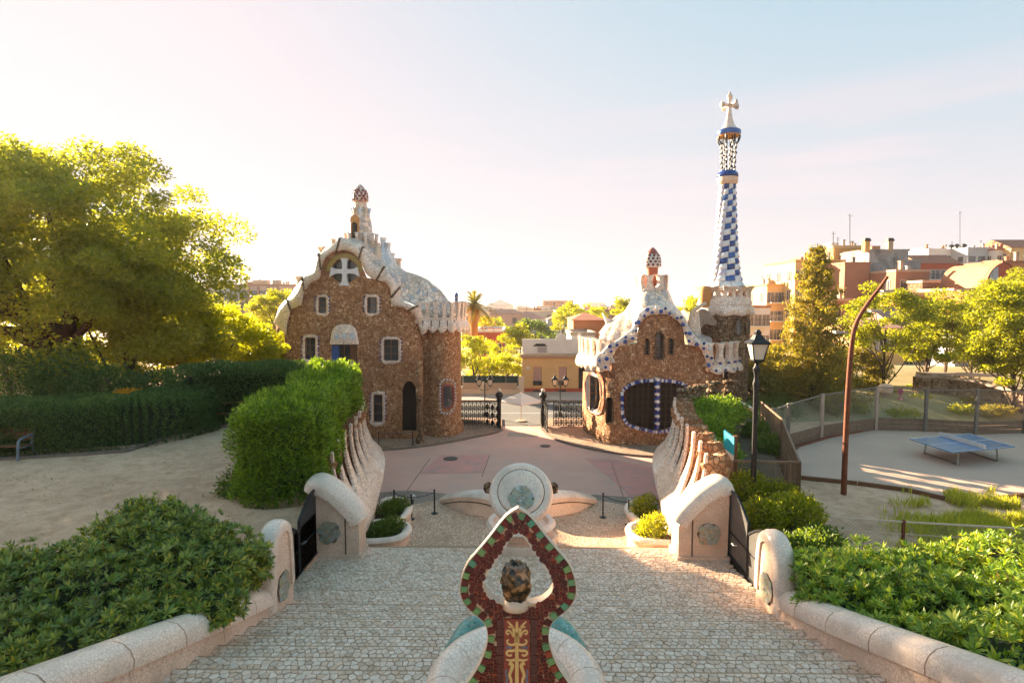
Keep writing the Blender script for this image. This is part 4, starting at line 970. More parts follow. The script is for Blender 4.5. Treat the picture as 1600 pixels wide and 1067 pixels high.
    for k in range(1, 9):
        i = int((k)/9*(N-1)); mb = MB(); r_ = rs[i]; P = [r_[j] + Vector((0,-.05,0)) for j in (1,2,3,4)] + [r_[4] + Vector((0,.3,.06))]
        mb.tube(P, .07, 6); mb.build('rib', M['joint'] if k % 2 else M['rubble_fine'], t)
    # roof: undulating tiled shell behind the gable
    secs = [([ (o.x, o.y) for o in O], 37.3, -.05),
            ([(429,500),(440,478),(462,452),(486,420),(503,394),(528,378),(548,372),(572,374),(592,384),(604,404),(618,414),(632,424),(650,434),(668,438),(684,452),(700,470),(722,486)], 39.2, 0),
            ([(430,505),(440,490),(465,465),(490,440),(510,410),(530,390),(550,384),(575,386),(598,398),(615,420),(632,428),(650,436),(668,440),(682,452),(695,474),(716,490)], 41.5, 0),
            ([(432,520),(440,505),(465,485),(490,465),(515,440),(535,425),(555,418),(580,420),(605,432),(625,445),(640,450),(655,455),(670,460),(682,470),(695,485),(712,500)], 44.6, 0)]
    rows = []
    for pl, d, off in secs:
        P = resample([(a, b_, 0) for a, b_ in smooth_line([(a, b_, 0) for a, b_ in pl], 1)] if False else smooth_line([(a, b_, 0) for a, b_ in pl], 1), 64); rows.append([W(p.x, p.y, d) for p in P])
    fine = []
    for a, b_ in zip(rows, rows[1:]):
        for k in range(6):
            v = k/6; fine.append([p.lerp(q, v) for p, q in zip(a, b_)])
    fine.append(rows[-1])
    fine = [[p + Vector((0,0,.14*abs(math.sin(i*.42 + .9*math.sin(j*.5)))*(0 if j == 0 else 1) + .08*noise.noise(p*1.1))) for i, p in enumerate(r_)] for j, r_ in enumerate(fine)]
    mb = MB(); mb.rings(fine, 0, False, False); mb.build('roof', M['trenc'], t, smooth=60, fix=False)
    # body behind, side wall and round bay
    mb = MB(); mb.box(X(449, 38.6), X(662, 38.2), 38.5, 45, -.1, 7.9); mb.build('body', M['rubble'], t)
    bc = W(693, 600, 38.9); bc = Vector((X(692, 38.9), 38.9, 0)); r_b = 1.18
    mb = MB(); rs = []
    for z in np.linspace(-.1, 8.0, 26):
        rs.append([(bc.x + math.cos(a)*(r_b + (.12 if z < .6 else 0) + .05*noise.noise(Vector((math.cos(a)*2, math.sin(a)*2, z)))), bc.y + math.sin(a)*r_b*1.5, z) for a in [2*PI*k/40 for k in range(40)]])
    mb.rings(rs, 0, True); mb.build('bay', M['rubble'], t, smooth=50)
    mb = MB(); q = W(664, 600, 37.9); mb.box(X(657, 38), X(673, 38), 37.7, 39.5, -.1, 7.8); mb.build('pilaster', M['rubble'], t)
    mb = MB(); mb.tube([(X(671.5, 37.6), 37.65, .2), (X(671.5, 37.6), 37.65, 7.7)], .06, 8); mb.build('drainpipe', M['iron'], t)
    Db = lambda px: bc.y - r_b*1.5*math.sqrt(max(.02, 1 - ((X(px, 38) - bc.x)/r_b)**2)) - .03
    bw = [(688,600),(692,593),(706,593),(711,600),(712,625),(709,641),(703,646),(691,646),(688,640)]
    pl = [W(x, y, Db(x)-.02) for x, y in shrink(bw, .62)]; mb = MB(); mb.prism(pl, (0,.03,0)); mb.build('bay_window', M['glass'], t)
    frame_ring('bay_window_surround', shrink(bw, .64), 3.0, lambda px: Db(px)+.03, M['capred'], t, .06)
    for k, (x, y) in enumerate([(p.x, p.y) for p in resample([(a, b_, 0) for a, b_ in bw + bw[:1]], 29)][:-1]):
        c = W(x, y, Db(x)-.03); mb = MB(); mb.obox(c, (.05,0,0), (0,.06,0), (0,0,.055)); mb.build('white_tile', M['wtile'], t)
    # eaves battlement running round the bay
    cpts = smooth_line([(X(655, 36.9), 36.9, 0), (X(676, 37.0), 37.0, 0), (X(700, 37.0), 37.0, 0), (X(722, 38), 38.0, 0), (X(727, 39.6), 39.9, 0), (X(722, 41.5), 41.8, 0)], 3)
    cpts = resample(cpts, 60); zt = Zp(492, 37.5, 690)
    scallop(t, cpts, lambda v: Zp(500, 37.5, 690) + .2 - .1*v, 1.0, .45, M['trenc_w'], 12)
    mp_ = resample(cpts, 14)
    merlon_row(t, mp_, 1.3, .48, .2, M['trenc_w'], Zp(503, 37.5, 690), .08)
    for i in range(13):
        a = Vector(mp_[i]).lerp(Vector(mp_[i+1]), .5); mb = MB(); mb.tube([a + Vector((-.02, -.3, Zp(518, 37.5, 690))), a + Vector((0, -.22, Zp(500, 37.5, 690)))], .035, 6); mb.build('joint', M['joint'], t)
    # roof lantern with red capped finial
    lc = Vector((X(566, 39.2), 39.2, 0)); zz = lambda py: Zp(py, 39.2, 566); sc = 39.2/F
    prof = [(28*sc, zz(392)), (21*sc, zz(380)), (17*sc, zz(366)), (15.5*sc, zz(350)), (13*sc, zz(338)), (10.5*sc, zz(330)), (9*sc, zz(322)), (8.5*sc, zz(316)), (9*sc, zz(314))]
    mb = MB(); mb.lathe(prof, lc, 32, rf=lambda a, z: 1 + .07*math.cos(a*8)); mb.build('roof_lantern', M['trenc'], t, smooth=60)
    mushroom(t, (lc.x, lc.y, zz(316)), 11.5*sc, 27*sc, M['capdark'], M['capwhite'] if False else mat_cells('red_white_check', [(0,(.32,.08,.06)),(.5,(.42,.14,.10)),(.62,(.72,.60,.52)),(1,(.76,.68,.62))], 7, (.5,.4,.34), .05, .3), name='finial_cap')
    for k in range(8):
        a = 2*PI*k/8 + .2; p = lc + Vector((math.cos(a)*12.0*sc, math.sin(a)*12.0*sc, 0)); mb = MB(); mb.tube([p*1 + Vector((0,0,zz(348))), p + Vector((0,0,zz(336))), p + Vector((math.cos(a)*.06, math.sin(a)*.06, zz(326)))], [.09,.07,.11], 8); mb.build('lantern_merlon', M['cream'] if k % 2 else M['trenc_b'], t, smooth=True)
    for k in range(12):
        a = 2*PI*k/12; p = lc + Vector((math.cos(a)*24*sc, math.sin(a)*24*sc, 0)); mb = MB(); mb.tube([p + Vector((0,0,zz(392))), p + Vector((0,0,zz(376))), p + Vector((0,0,zz(366)))], [.17,.09,.14], 8); mb.build('lantern_merlon', M['trenc_w'], t, smooth=True)
    mb = MB(); ar = arch(547.5,560,336,384,.55); mb.prism([W(*p, 38.3) for p in ar], (0,.8,0)); mb.build('lantern_porch', M['terra'], t)
    mb = MB(); ar = arch(549.8,558,347,384,.5); mb.prism([W(*p, 38.27) for p in ar], (0,.05,0)); mb.build('lantern_opening', M['darkroom'], t)
    # chimney pots and spikes on the roof
    for px, py, hh, rr, d in ((521,378,12,3.4,37.6),(533,374,8,3,37.4),(591,384,12,3.4,38.4),(599,386,22,4.4,38.6),(606,392,20,4.4,38.6),(613,402,14,4,38.7)):
        mb = MB(); c = W(px, py+8, d); s_ = d/F; mb.tube([c - Vector((0,0,30*s_)), c, c + Vector((0,0,hh*.6*s_)), c + Vector((0,0,hh*s_))], [rr*3.2*s_, rr*1.5*s_, rr*.8*s_, rr*1.1*s_], 10); mb.build('chimney_pot', M['trenc_b'] if px > 595 else M['cream'], t, smooth=40)
    for px, py in ((470,438),(505,392),(620,410)):
        c = W(px, py, 39.6); s_ = c.y/F; mb = MB(); mb.lathe([(9*s_, -26*s_), (6*s_, -6*s_), (6*s_, 0), (9*s_, 5*s_), (6*s_, 6*s_)], c, 8); mb.build('roof_pot', M['trenc'], t)
left_house()

# ---- right gatehouse
M['bronze'] = mat_plain('dark_bronze_bars', (.055,.035,.022), (.035,.022,.015), .5, 8)
def right_house():
    d0 = 35.2
    def D(px):
        d = d0
        if px < 968: d += ((968-px)/57.)**2.2 * 4.2
        if px > 1085: d += ((px-1085)/45.)**2 * 1.6
        return d
    t = empty('gatehouse', (X(1025, 38), 38, 0), 'smaller brown rubble gatehouse with blue dotted white gable right of the gate', 'gatehouse')
    sil = [(911,580),(925,582),(955,580),(957,556),(968,541),(995,537),(996,516),(1002,503),(1015,494),(1031,491),(1047,494),(1060,503),(1068,516),(1071,539),(1090,541),(1100,556),(1104,580),(1130,584)]
    outl = sil + [(1134,640),(1136,700),(1020,703),(960,700),(925,695),(912,688),(909.5,640)]
    big = [(974,612),(985,603),(1000,598),(1027,596),(1052,598),(1068,602),(1077,612),(1078,640),(1074,655),(1062,664),(1040,672),(1024,673),(1000,668),(982,662),(975,650)]
    w1 = arch(1008,1015,528,553,.6); w2 = arch(1023,1037,519,561,.6); w3 = arch(1045,1053,529,553,.6)
    slot = arch(947.5,957.5,620,661,.5); slot2 = rect(1130.5,1136,582,606,.5)
    bayw = [(921,592),(926,587),(934,589),(938,600),(939,625),(936,639),(929,641),(922,632)]
    facade('wall', outl, [big, w1, w2, w3, slot, bayw], D, M['rubble'], t, 3.6, .07)
    # big window: blue and white tile surround, mullion, dark glazed grids
    area = big; cx = 1026; cy = 634
    ln = resample([(a, b_, 0) for a, b_ in big + big[:1]], 97)
    sg = 1
    for k in range(96):
        a, b_ = ln[k], ln[k+1]; tg = (b_-a).normalized(); nn = Vector((tg.y, -tg.x, 0))
        if (a + nn - Vector((cx, cy, 0))).length < (a - Vector((cx, cy, 0))).length: nn = -nn
        q = [a + tg*.2 - nn*.3, b_ - tg*.2 - nn*.3, b_ - tg*.15 + nn*4.4, a + tg*.15 + nn*4.4]; P = [W(p.x, p.y, D(p.x) - .10) for p in q]; mb = MB()
        mb.prism(P, (0,.14,0)); mb.build('surround_tile', M['wtile' if k % 5 == 0 else ('violet' if k % 4 == 2 else 'blue')], t)
    dotm = MB()
    for k in range(0, 96):
        a = ln[k]; nn = (a - Vector((cx, cy, 0))).normalized(); p = a + nn*3
        if k % 3 == 1: c = W(p.x, p.y, D(p.x)-.12); dotm.obox(c, (.03,0,.015), (0,.03,0), (-.015,0,.03))
    dotm.build('white_dots', M['wtile'], t, kind='stuff')
    for x0, x1 in ((978, 1022), (1031, 1075)):
        mb = MB(); d = d0 + .3; a = W(x0, 670, d); b_ = W(x1, 597, d)
        for i in range(6): x = a.x + (b_.x-a.x)*i/5; mb.box(x-.03, x+.03, d-.02, d+.05, a.z, b_.z)
        for i in range(8): z = a.z + (b_.z-a.z)*i/7; mb.box(a.x, b_.x, d-.01, d+.04, z-.018, z+.018)
        wn = mb.build('window', M['bronze'], t); mb = MB(); mb.box(a.x, b_.x, d+.06, d+.07, a.z, b_.z); mb.build('pane', M['darkroom'], wn)
    M['bronze'] = M.get('bronze')
    for k in range(14):      # twisted blue and white mullion
        y0 = 590 + k*5.7; mb = MB(); rs = []
        for e_ in (0, 5.2):
            c = W(1027, y0 + e_, d0 - .02); rs.append([c + Vector((math.cos(a)*.17, math.sin(a)*.17, .07*math.cos(a)*(1 if k % 2 else -1))) for a in [2*PI*i/10 for i in range(10)]])
        mb.rings(rs, 0, True); mb.build('mullion_tile', M['blue' if k % 2 else 'wtile'], t)
    for h in (w1, w2, w3):
        frame_ring('window_surround', h, 1.6, D, M['rubble_fine'], t, .05, .2); window_fill(h, D, t, (0, 3), 'wood')
    window_fill(slot, D, t, (0, 0), 'wood', 'darkroom'); frame_ring('window_surround', slot, 1.6, D, M['rubble_fine'], t, .05, .2)
    frame_ring('bay_window_surround', bayw, 6, D, M['capwhite'], t, .06); frame_ring('bay_window_edge', [(914,600),(919,585),(930,580),(939,584),(943,600),(943,630),(939,645),(928,648),(918,641)], 1.5, D, M['capred'], t, .1)
    window_fill(bayw, D, t, (1, 3), 'wood')
    mb = MB(); d = D(1133) - .1; a = W(1130.5, 607, d); b_ = W(1137, 581, d); mb.box(a.x, b_.x, d, d+.3, a.z, b_.z); mb.build('slot_window', M['darkroom'], t)
    # gable coping with blue spots
    outer = [(930,572),(930,557),(940,549),(950,539),(966,530),(978,520),(987,514),(992,500),(1000,486),(1012,479),(1028,476),(1044,479),(1057,487),(1070,495),(1077,512),(1086,525),(1096,533),(1112,536),(1116,560),(1117,572)]
    inner = [(954,580),(955,566),(958,553),(968,541),(980,537),(992,536),(995.5,525),(997,512),(1004,501),(1015,494),(1031,491),(1047,494),(1059,502),(1067,514),(1071,530),(1074,539),(1089,541),(1098,552),(1103,566),(1105,580)]
    N = 80; O = resample([(a, b_, 0) for a, b_ in outer], N); I = resample([(a, b_, 0) for a, b_ in inner], N); rs = []
    for i, (o, n_) in enumerate(zip(O, I)):
        lob = abs(math.sin(10*PI*i/(N-1))); d = D(n_.x); m1 = n_.lerp(o, .4); m2 = n_.lerp(o, .8); inn = n_.lerp(o, .1*lob)
        rs.append([W(inn.x, inn.y, d+.15), W(inn.x, inn.y, d-.20-.04*lob), W(m1.x, m1.y, d-.27-.06*lob), W(m2.x, m2.y, d-.24), W(o.x, o.y, d-.1), W(o.x, o.y, d+.8), W(m1.x, m1.y, d+.8)])
    mb = MB(); mb.rings(rs, 0, True); cp = mb.build('gable_coping', M['trenc_w'], t, smooth=60)
    for k in range(1, 40):
        i = int(k/40*(N-1)); v = .32 if k % 2 else .74; p = I[i].lerp(O[i], v); d = D(I[i].x); c = W(p.x, p.y, d - .46); s_ = .10 if k % 3 else .135; mb = MB()
        mb.lathe([(s_*.7, -.02), (s_, 0), (s_*.7, .05)], (0,0,0), 8); P = [Vector(v_) for v_ in mb.v]; mb.v = [tuple(c + Vector((q.x, -q.z + .04, q.y))) for q in P]; mb.build('blue_disc', M['blue'] if k % 4 else M['trenc_b'], cp)
    # roof shell behind the gable, rising to the chimney crown
    secs = [([(o.x, o.y) for o in O], 35.9), ([(938,520),(958,505),(975,492),(992,470),(1005,458),(1018,452),(1032,456),(1046,470),(1058,484),(1075,505),(1092,520),(1112,530)], 37.4),
            ([(935,520),(955,500),(975,488),(990,468),(1003,458),(1018,455),(1034,460),(1050,476),(1064,490),(1080,508),(1095,522),(1115,534)], 39.5), ([(935,540),(955,525),(975,515),(992,505),(1005,498),(1018,495),(1034,498),(1050,505),(1064,515),(1080,525),(1095,532),(1115,540)], 42.5)]
    rows = [[W(p.x, p.y, d) for p in resample(smooth_line([(a, b_, 0) for a, b_ in pl], 1), 56)] for pl, d in secs]; fine = []
    for a, b_ in zip(rows, rows[1:]):
        for k in range(5): fine.append([p.lerp(q, k/5) for p, q in zip(a, b_)])
    fine.append(rows[-1]); fine = [[p + Vector((0,0,(.10*abs(math.sin(i*.5)) + .08*noise.noise(p)) if j else 0)) for i, p in enumerate(r_)] for j, r_ in enumerate(fine)]
    mb = MB(); mb.rings(fine, 0, False, False); mb.build('roof', M['trenc'], t, smooth=60, fix=False)
    lc = Vector((X(1018.5, 38.2), 38.2, 0)); zz = lambda py: Zp(py, 38.2, 1018); sc = 38.2/F
    mb = MB(); mb.lathe([(52*sc, zz(510)), (42*sc, zz(490)), (33*sc, zz(474)), (27*sc, zz(460)), (22.5*sc, zz(450)), (20*sc, zz(449)), (4*sc, zz(450))], lc, 48, rf=lambda a, z: 1 + .05*math.cos(a*8)); mb.build('chimney_base', M['trenc'], t, smooth=60)
    for k in range(8):
        a = 2*PI*k/8 + .39; p = lc + Vector((math.cos(a)*21.5*sc, math.sin(a)*21.5*sc, 0)); tg = Vector((-math.sin(a), math.cos(a), 0)); rd = Vector((math.cos(a), math.sin(a), 0))
        mb = MB(); o = [(-8.5,454),(-5,447),(-3.4,440),(-4.5,434),(-7.2,430),(0,431.5),(7.2,430),(4.5,434),(3.4,440),(5,447),(8.5,454)]; mb.prism([p + tg*x*sc + Vector((0,0,zz(y))) + rd*.1 for x, y in o], -rd*.3); mb.build('crown_merlon', M['trenc_w'], t)
    mb = MB(); mb.lathe([(9*sc, zz(458)), (8.5*sc, zz(440)), (8*sc, zz(430)), (8.8*sc, zz(420)), (9.4*sc, zz(417))], lc, 20); mb.build('chimney_neck', mat_plain('red_terracotta', (.40,.12,.06), (.30,.08,.04), .7, 5, .3), t, smooth=40)
    mushroom(t, (lc.x, lc.y, zz(418)), 12.5*sc, 30*sc, M['capdark'], M['capwhite'], name='finial_cap')
    mb = MB(); mb.lathe([(9.8*sc, zz(397.5)), (8.6*sc, zz(395.5)), (5.6*sc, zz(391)), (2.6*sc, zz(388)), (.01, zz(386.5))], lc, 24); mb.build('cap_top', M['capred'], t, smooth=True)
    # small swept gable at the back left
    mb = MB(); P = [(942,489),(950,498),(962,500),(968,506),(970,530),(955,532),(950,512)]; mb.prism([W(x, y, 38.6) for x, y in P], (0,.5,0)); mb.build('rear_gable', M['trenc_b'], t)
    # left round bay battlement
    body_l = X(945, 37)
    cp1 = resample(smooth_line([(X(952, 35.4), 35.3, 0), (X(935, 36), 35.9, 0), (X(915, 37.6), 37.6, 0), (X(907, 39.5), 39.5, 0), (X(908, 41), 41.2, 0)], 3)[::-1], 40)
    scallop(t, cp1, Zp(555, 37, 930), .9, .4, M['trenc_w'], 8)
    merlon_row(t, resample(cp1, 9), 1.35, .42, .2, M['trenc_w'], Zp(560, 37, 930), .06)
    # right battlement: wavy spotted balcony in front of the tower
    cp2 = resample(smooth_line([(X(1108, 35.7), 35.6, 0), (X(1128, 35.9), 35.9, 0), (X(1148, 36.6), 36.6, 0), (X(1161, 38), 38.0, 0), (X(1162, 40), 40.0, 0)], 3), 40)
    scallop(t, cp2, Zp(564, 36.4, 1140), .75, .5, M['trenc_w'], 5)
    merlon_row(t, resample(cp2, 8), 1.35, .62, .26, M['trenc_w'], Zp(568, 36.4, 1140), .0)
    for k in range(12):
        p = cp2[int(k*2.4) + 1]; c = Vector((p.x, p.y - .34, Zp(570, 36.4, 1140) + (-.25 if k % 2 else .2))); mb = MB(); mb.obox(c, (.07,0,0), (0,.07,0), (0,0,.07)); mb.build('blue_tile', M['blue'], t)
    # body volumes
    mb = MB(); mb.box(X(949, 38), X(1132, 37.4), 37.3, 43, -.1, Zp(585, 37.3, 1000)); mb.build('body', M['rubble'], t)
    mb = MB(); bc = Vector((X(1128, 38.6), 38.9, 0)); mb.lathe([(1.6, -.1), (1.55, 3), (1.5, 6.2)], bc, 36, rf=lambda a, z: 1 + .02*math.sin(a*5 + z*2)); mb.build('stair_bay', M['rubble'], t, smooth=50)
    # curved stair climbing the roof, with slatted rail
    rail = smooth_line([(1104,474,0),(1092,479,0),(1082,488,0),(1077,502,0),(1080,516,0),(1088,528,0)], 2)
    mb = MB(); mb.tube([W(p.x, p.y, 36.6 + .01*i) for i, p in enumerate(rail)], .12, 8); mb.build('stair_rail', M['cream'], t, smooth=True)
    for k in range(8):
        y = 492 + k*4.6; mb = MB(); a = W(1077 + .6*abs(k-3), y, 36.75); b_ = W(1091 + k*.5, y, 37.0); mb.bar(a, b_, .07, 0, .22); mb.build('stair_tread', M['trenc_w'], t)
    mb = MB(); ln = smooth_line([(1092,490,0),(1100,481,0),(1108,488,0),(1116,498,0),(1122,503,0),(1114,510,0),(1106,505,0),(1098,508,0),(1092,520,0),(1088,505,0)], 1, True)
    mb.prism([W(p.x, p.y, 37.1) for p in ln], (0,.6,0)); mb.build('tile_apron', M['plazastone'], t)
right_house()

# ---- blue and white tower
def tower():
    d = 38.9; cx = X(1132, d); sc = d/F; zz = lambda py: Zp(py, d, 1136)
    t = empty('bell_tower', (cx, d, 0), 'tall slender tower checkered in blue and white tiles and topped by a cross', 'tower')
    ctr = lambda z: Vector((cx + (z - 9)*0.0, d, z))
    # rubble base storey with small windows
    mb = MB(); mb.lathe([(38*sc, 2), (38*sc, zz(534)), (37*sc, zz(500)), (39*sc, zz(486))], (cx, d, 0), 40, rf=lambda a, z: 1 + .02*math.sin(a*7 + z)); mb.build('base', M['rubble_fine'], t, smooth=50)
    for px in (1140, 1157):
        ang = math.asin((X(px, d) - cx)/(38.5*sc)); p = Vector((cx + math.sin(ang)*38.5*sc, d - math.cos(ang)*38.5*sc, 0)); u = Vector((math.cos(ang), math.sin(ang), 0)); n_ = Vector((math.sin(ang), -math.cos(ang), 0))
        o = [(-3.6,521),(-3.6,504),(-2.5,499.5),(0,498),(2.5,499.5),(3.6,504),(3.6,521)]; mb = MB(); mb.prism([p + u*x*sc + n_*.02 + Vector((0,0,zz(y))) for x, y in o], n_*.03); mb.build('window', M['glass'], t)
        mb = MB(); P = [p + u*x*1.25*sc + n_*.05 + Vector((0,0,zz(y))) for x, y in o]; mb.tube(P + [P[0]], .05, 6); mb.build('window_surround', M['rubble_fine'], t)
    # scalloped white gallery
    n = 96; rs = []
    for z_, r_, sc_ in ((487, 36, .0), (492, 41, .5), (488, 44, .8), (480, 42, .5), (476, 39, .3), (472, 39.5, .2), (466, 38, .1), (462, 34, 0)):
        rs.append([(cx + math.cos(a)*sc*(r_ + sc_*3*math.cos(a*10)), d + math.sin(a)*sc*(r_ + sc_*3*math.cos(a*10)), zz(z_ + sc_*2.5*math.cos(a*10))) for a in [2*PI*k/n for k in range(n)]])
    mb = MB(); mb.rings(rs, 0, True); mb.build('gallery', M['trenc_w'], t, smooth=60)
    for k in range(10):      # cup shaped merlons with an oval eye
        a = 2*PI*(k+.27)/10; p = Vector((cx + math.cos(a)*35*sc, d + math.sin(a)*35*sc, 0)); u = Vector((-math.sin(a), math.cos(a), 0)); n_ = Vector((math.cos(a), math.sin(a), 0))
        if abs(k - 4) < .5: pass
        O2 = [(-11,476),(-9,466),(-8.2,458),(-9,452),(-10.5,447.5),(0,449.5),(10.5,447.5),(9,452),(8.2,458),(9,466),(11,476)]
        I2 = [(4*math.cos(b_), 462 + 6.5*math.sin(b_)) for b_ in [2*PI*i/14 for i in range(14)]]
        vs = [Vector(q) for q in O2 + I2]; no = len(O2); ed = [(i, (i+1) % no) for i in range(no)] + [(no+i, no+(i+1) % 14) for i in range(14)]
        r_ = delaunay_2d_cdt(vs, ed, [], 0, 1e-4); F2 = [f for f in r_[2] if not inside((sum(r_[0][i].x for i in f)/3, sum(r_[0][i].y for i in f)/3), I2) and inside((sum(r_[0][i].x for i in f)/3, sum(r_[0][i].y for i in f)/3), O2)]
        P3 = lambda v, o_: p + u*v[0]*sc*(1.0) + n_*(o_ + (.28 if v[1] < 450 else (.12 if v[1] < 454 or v[1] > 470 else 0))) + Vector((0,0,zz(v[1])))
        mb = MB(); mb.add([P3(v, .1) for v in r_[0]], F2); mb.add([P3(v, -.16) for v in r_[0]], [tuple(reversed(f)) for f in F2])
        mb.rings([[P3(v, .1) for v in O2], [P3(v, -.16) for v in O2]], 0, False); mb.rings([[P3(v, .1) for v in I2], [P3(v, -.16) for v in I2]], 0, False)
        mb.build('gallery_merlon', M['trenc_w'], t, fix=True)
    mb = MB(); a0 = W(1103, 462, d - .9); mb.lathe([(.02,-.95),(.35,-.7),(.42,0),(.4,.45),(.3,.62),(.02,.66)], a0 + Vector((.05,.15,0)), 16); mb.build('gallery_niche', M['terra'], t, smooth=50)
    # shaft: courses of checkered tiles, slightly bulging, shared mesh per course
    ptab_y = [446, 436, 425, 400, 370, 340, 310, 287]; ptab_r = [26, 22.5, 20.3, 17.2, 15.0, 13.2, 11.6, 10.3]
    mb = MB(); mb.lathe([(np.interp(-y, [-q for q in ptab_y], ptab_r)*sc*.95, zz(y)) for y in range(452, 284, -8)], (cx, d, 0), 30); mb.build('shaft', M['trenc_w'], t, smooth=True)
    rows = 17; NS = 10; ys_ = np.linspace(440, 288, rows+1)
    for r_i in range(rows):
        y0, y1 = ys_[r_i], ys_[r_i+1]; R0 = np.interp(-y0, [-q for q in ptab_y], ptab_r)*sc; R1 = np.interp(-y1, [-q for q in ptab_y], ptab_r)*sc
        for k in range(NS):
            a0 = 2*PI*k/NS + r_i*.05; a1 = a0 + 2*PI/NS*.97; mb = MB(); rs = []
            for j in range(4):
                v = j/3; z = zz(y0 + (y1-y0)*v); bul = .02 + .10*math.sin(PI*min(1, v*.9 + .05))*(1.2 - v*.5)
                rs.append([(cx + math.cos(a)*(R0 + (R1-R0)*v + bul*(1 if 0 < q < 4 else .35)), d + math.sin(a)*(R0 + (R1-R0)*v + bul*(1 if 0 < q < 4 else .35)), z - .06*(q-2)*.0 + .10*(q/4 - .5)) for q, a in [(q, a0 + (a1-a0)*q/4) for q in range(5)]])
            mb.rings(rs, 0, False, False)
            chk = (k + r_i) % 2; am = (a0+a1)/2; mtl = 'blue' if chk else 'wtile'
            if math.cos(am) < -.55: mtl = 'violet' if chk else 'wtile'  # sunlit left side: the light is put into paler violet tiles
            mb.build('shaft_tile', M[mtl], t, smooth=50, fix=False)
    for k in range(10):
        a = 2*PI*k/10; mb = MB(); rs = []
        for y, r_ in ((452, 33), (446, 29), (440, 25)): rs.append([(cx + math.cos(a+e_)*r_*sc, d + math.sin(a+e_)*r_*sc, zz(y)) for e_ in (-.3, -.1, .1, .3)])
        mb.rings(rs, 0, False, False); mb.build('shaft_foot_tile', M['trenc_b' if k % 2 else 'wtile'], t, fix=False)
    mb = MB(); mb.lathe([(12.5*sc, zz(289)), (14.8*sc, zz(286.5)), (15.2*sc, zz(283)), (15.2*sc, zz(278)), (13*sc, zz(276))], (cx, d, 0), 36); mb.build('collar', M['white_face'], t, smooth=40)
    mb = MB(); mb.lathe([(15.4*sc, zz(277.5)), (15.8*sc, zz(275)), (14.5*sc, zz(271)), (11*sc, zz(267.5)), (3*sc, zz(266))], (cx, d, 0), 36); mb.build('blue_dome', M['blue'], t, smooth=True)
    for k in range(8):        # twisted beaded columns
        a = 2*PI*k/8 + .2
        for h in range(11):
            v0, v1 = h/11, (h+.92)/11; mb = MB()
            def pt(v): r_ = (9.5 + 1.5*v)*sc + .03*math.sin(v*22); return Vector((cx + math.cos(a + .06*math.sin(v*20))*r_, d + math.sin(a + .06*math.sin(v*20))*r_, zz(268 - 41*v)))
            mb.tube([pt(v0), pt((v0+v1)/2), pt(v1)], [.05,.085,.05], 6); mb.build('column_bead', M['iron' if h % 2 else 'wtile'], t, smooth=True)
        mb = MB(); p0 = pt(1); q = Vector((cx + math.cos(a)*16.5*sc, d + math.sin(a)*16.5*sc, zz(214))); mb.tube(smooth_line([p0, p0 + Vector((math.cos(a)*.12, math.sin(a)*.12, .12)), q - Vector((0,0,.18)), q], 2), .05, 6); mb.build('bracket', M['iron'], t)
        mb = MB(); mb.bar(p0, Vector((cx + math.cos(a)*9*sc, d + math.sin(a)*9*sc, zz(213))), .025); mb.build('rod', M['iron'], t)
    mb = MB(); mb.lathe([(4*sc, zz(213)), (15*sc, zz(214.5)), (16.8*sc, zz(212))], (cx, d, 0), 36); mb.build('canopy_underside', M['terra'], t, smooth=40)
    mb = MB(); mb.lathe([(16.8*sc, zz(212.3)), (17.8*sc, zz(209)), (17*sc, zz(205)), (14.5*sc, zz(203.2)), (10*sc, zz(203))], (cx, d, 0), 40, rf=lambda a, z: 1 + .015*math.cos(a*12)); mb.build('blue_canopy_ring', M['blue'], t, smooth=40)
    mb = MB(); mb.lathe([(14.6*sc, zz(204)), (11*sc, zz(200.5)), (7.5*sc, zz(194)), (4.8*sc, zz(185)), (3.5*sc, zz(176)), (2.6*sc, zz(170)), (2*sc, zz(166))], (cx, d, 0), 24); mb.build('spire', M['trenc_w'], t, smooth=60)
    mb = MB(); zc = zz(165)
    for k in range(4):
        a = R(20) + PI/2*k; u = Vector((math.cos(a), math.sin(a), 0)); c = Vector((cx, d, zc)); n_ = Vector((-math.sin(a), math.cos(a), 0))
        rs = []
        for s_, w_, h_ in ((.03,.09,.11), (.35,.08,.10), (.52,.11,.17), (.66,.12,.19), (.70,.04,.07)):
            rs.append([c + u*s_ + n_*w_*x + Vector((0,0,h_*y)) for x, y in ((-1,-.5),(-.5,-1),(.5,-1),(1,-.5),(1,.5),(.5,1),(-.5,1),(-1,.5))])
        mb.rings(rs, 0, True)
    mb.build('cross_arms', M['trenc'], t, smooth=40, kind='stuff')
    mb = MB(); mb.lathe([(.08, zz(169)), (.12, zc), (.10, zz(159)), (.19, zz(154)), (.20, zz(151)), (.10, zz(147)), (.02, zz(143))], (cx, d, 0), 12); mb.build('cross_shaft', M['trenc_w'], t, smooth=50)
tower()
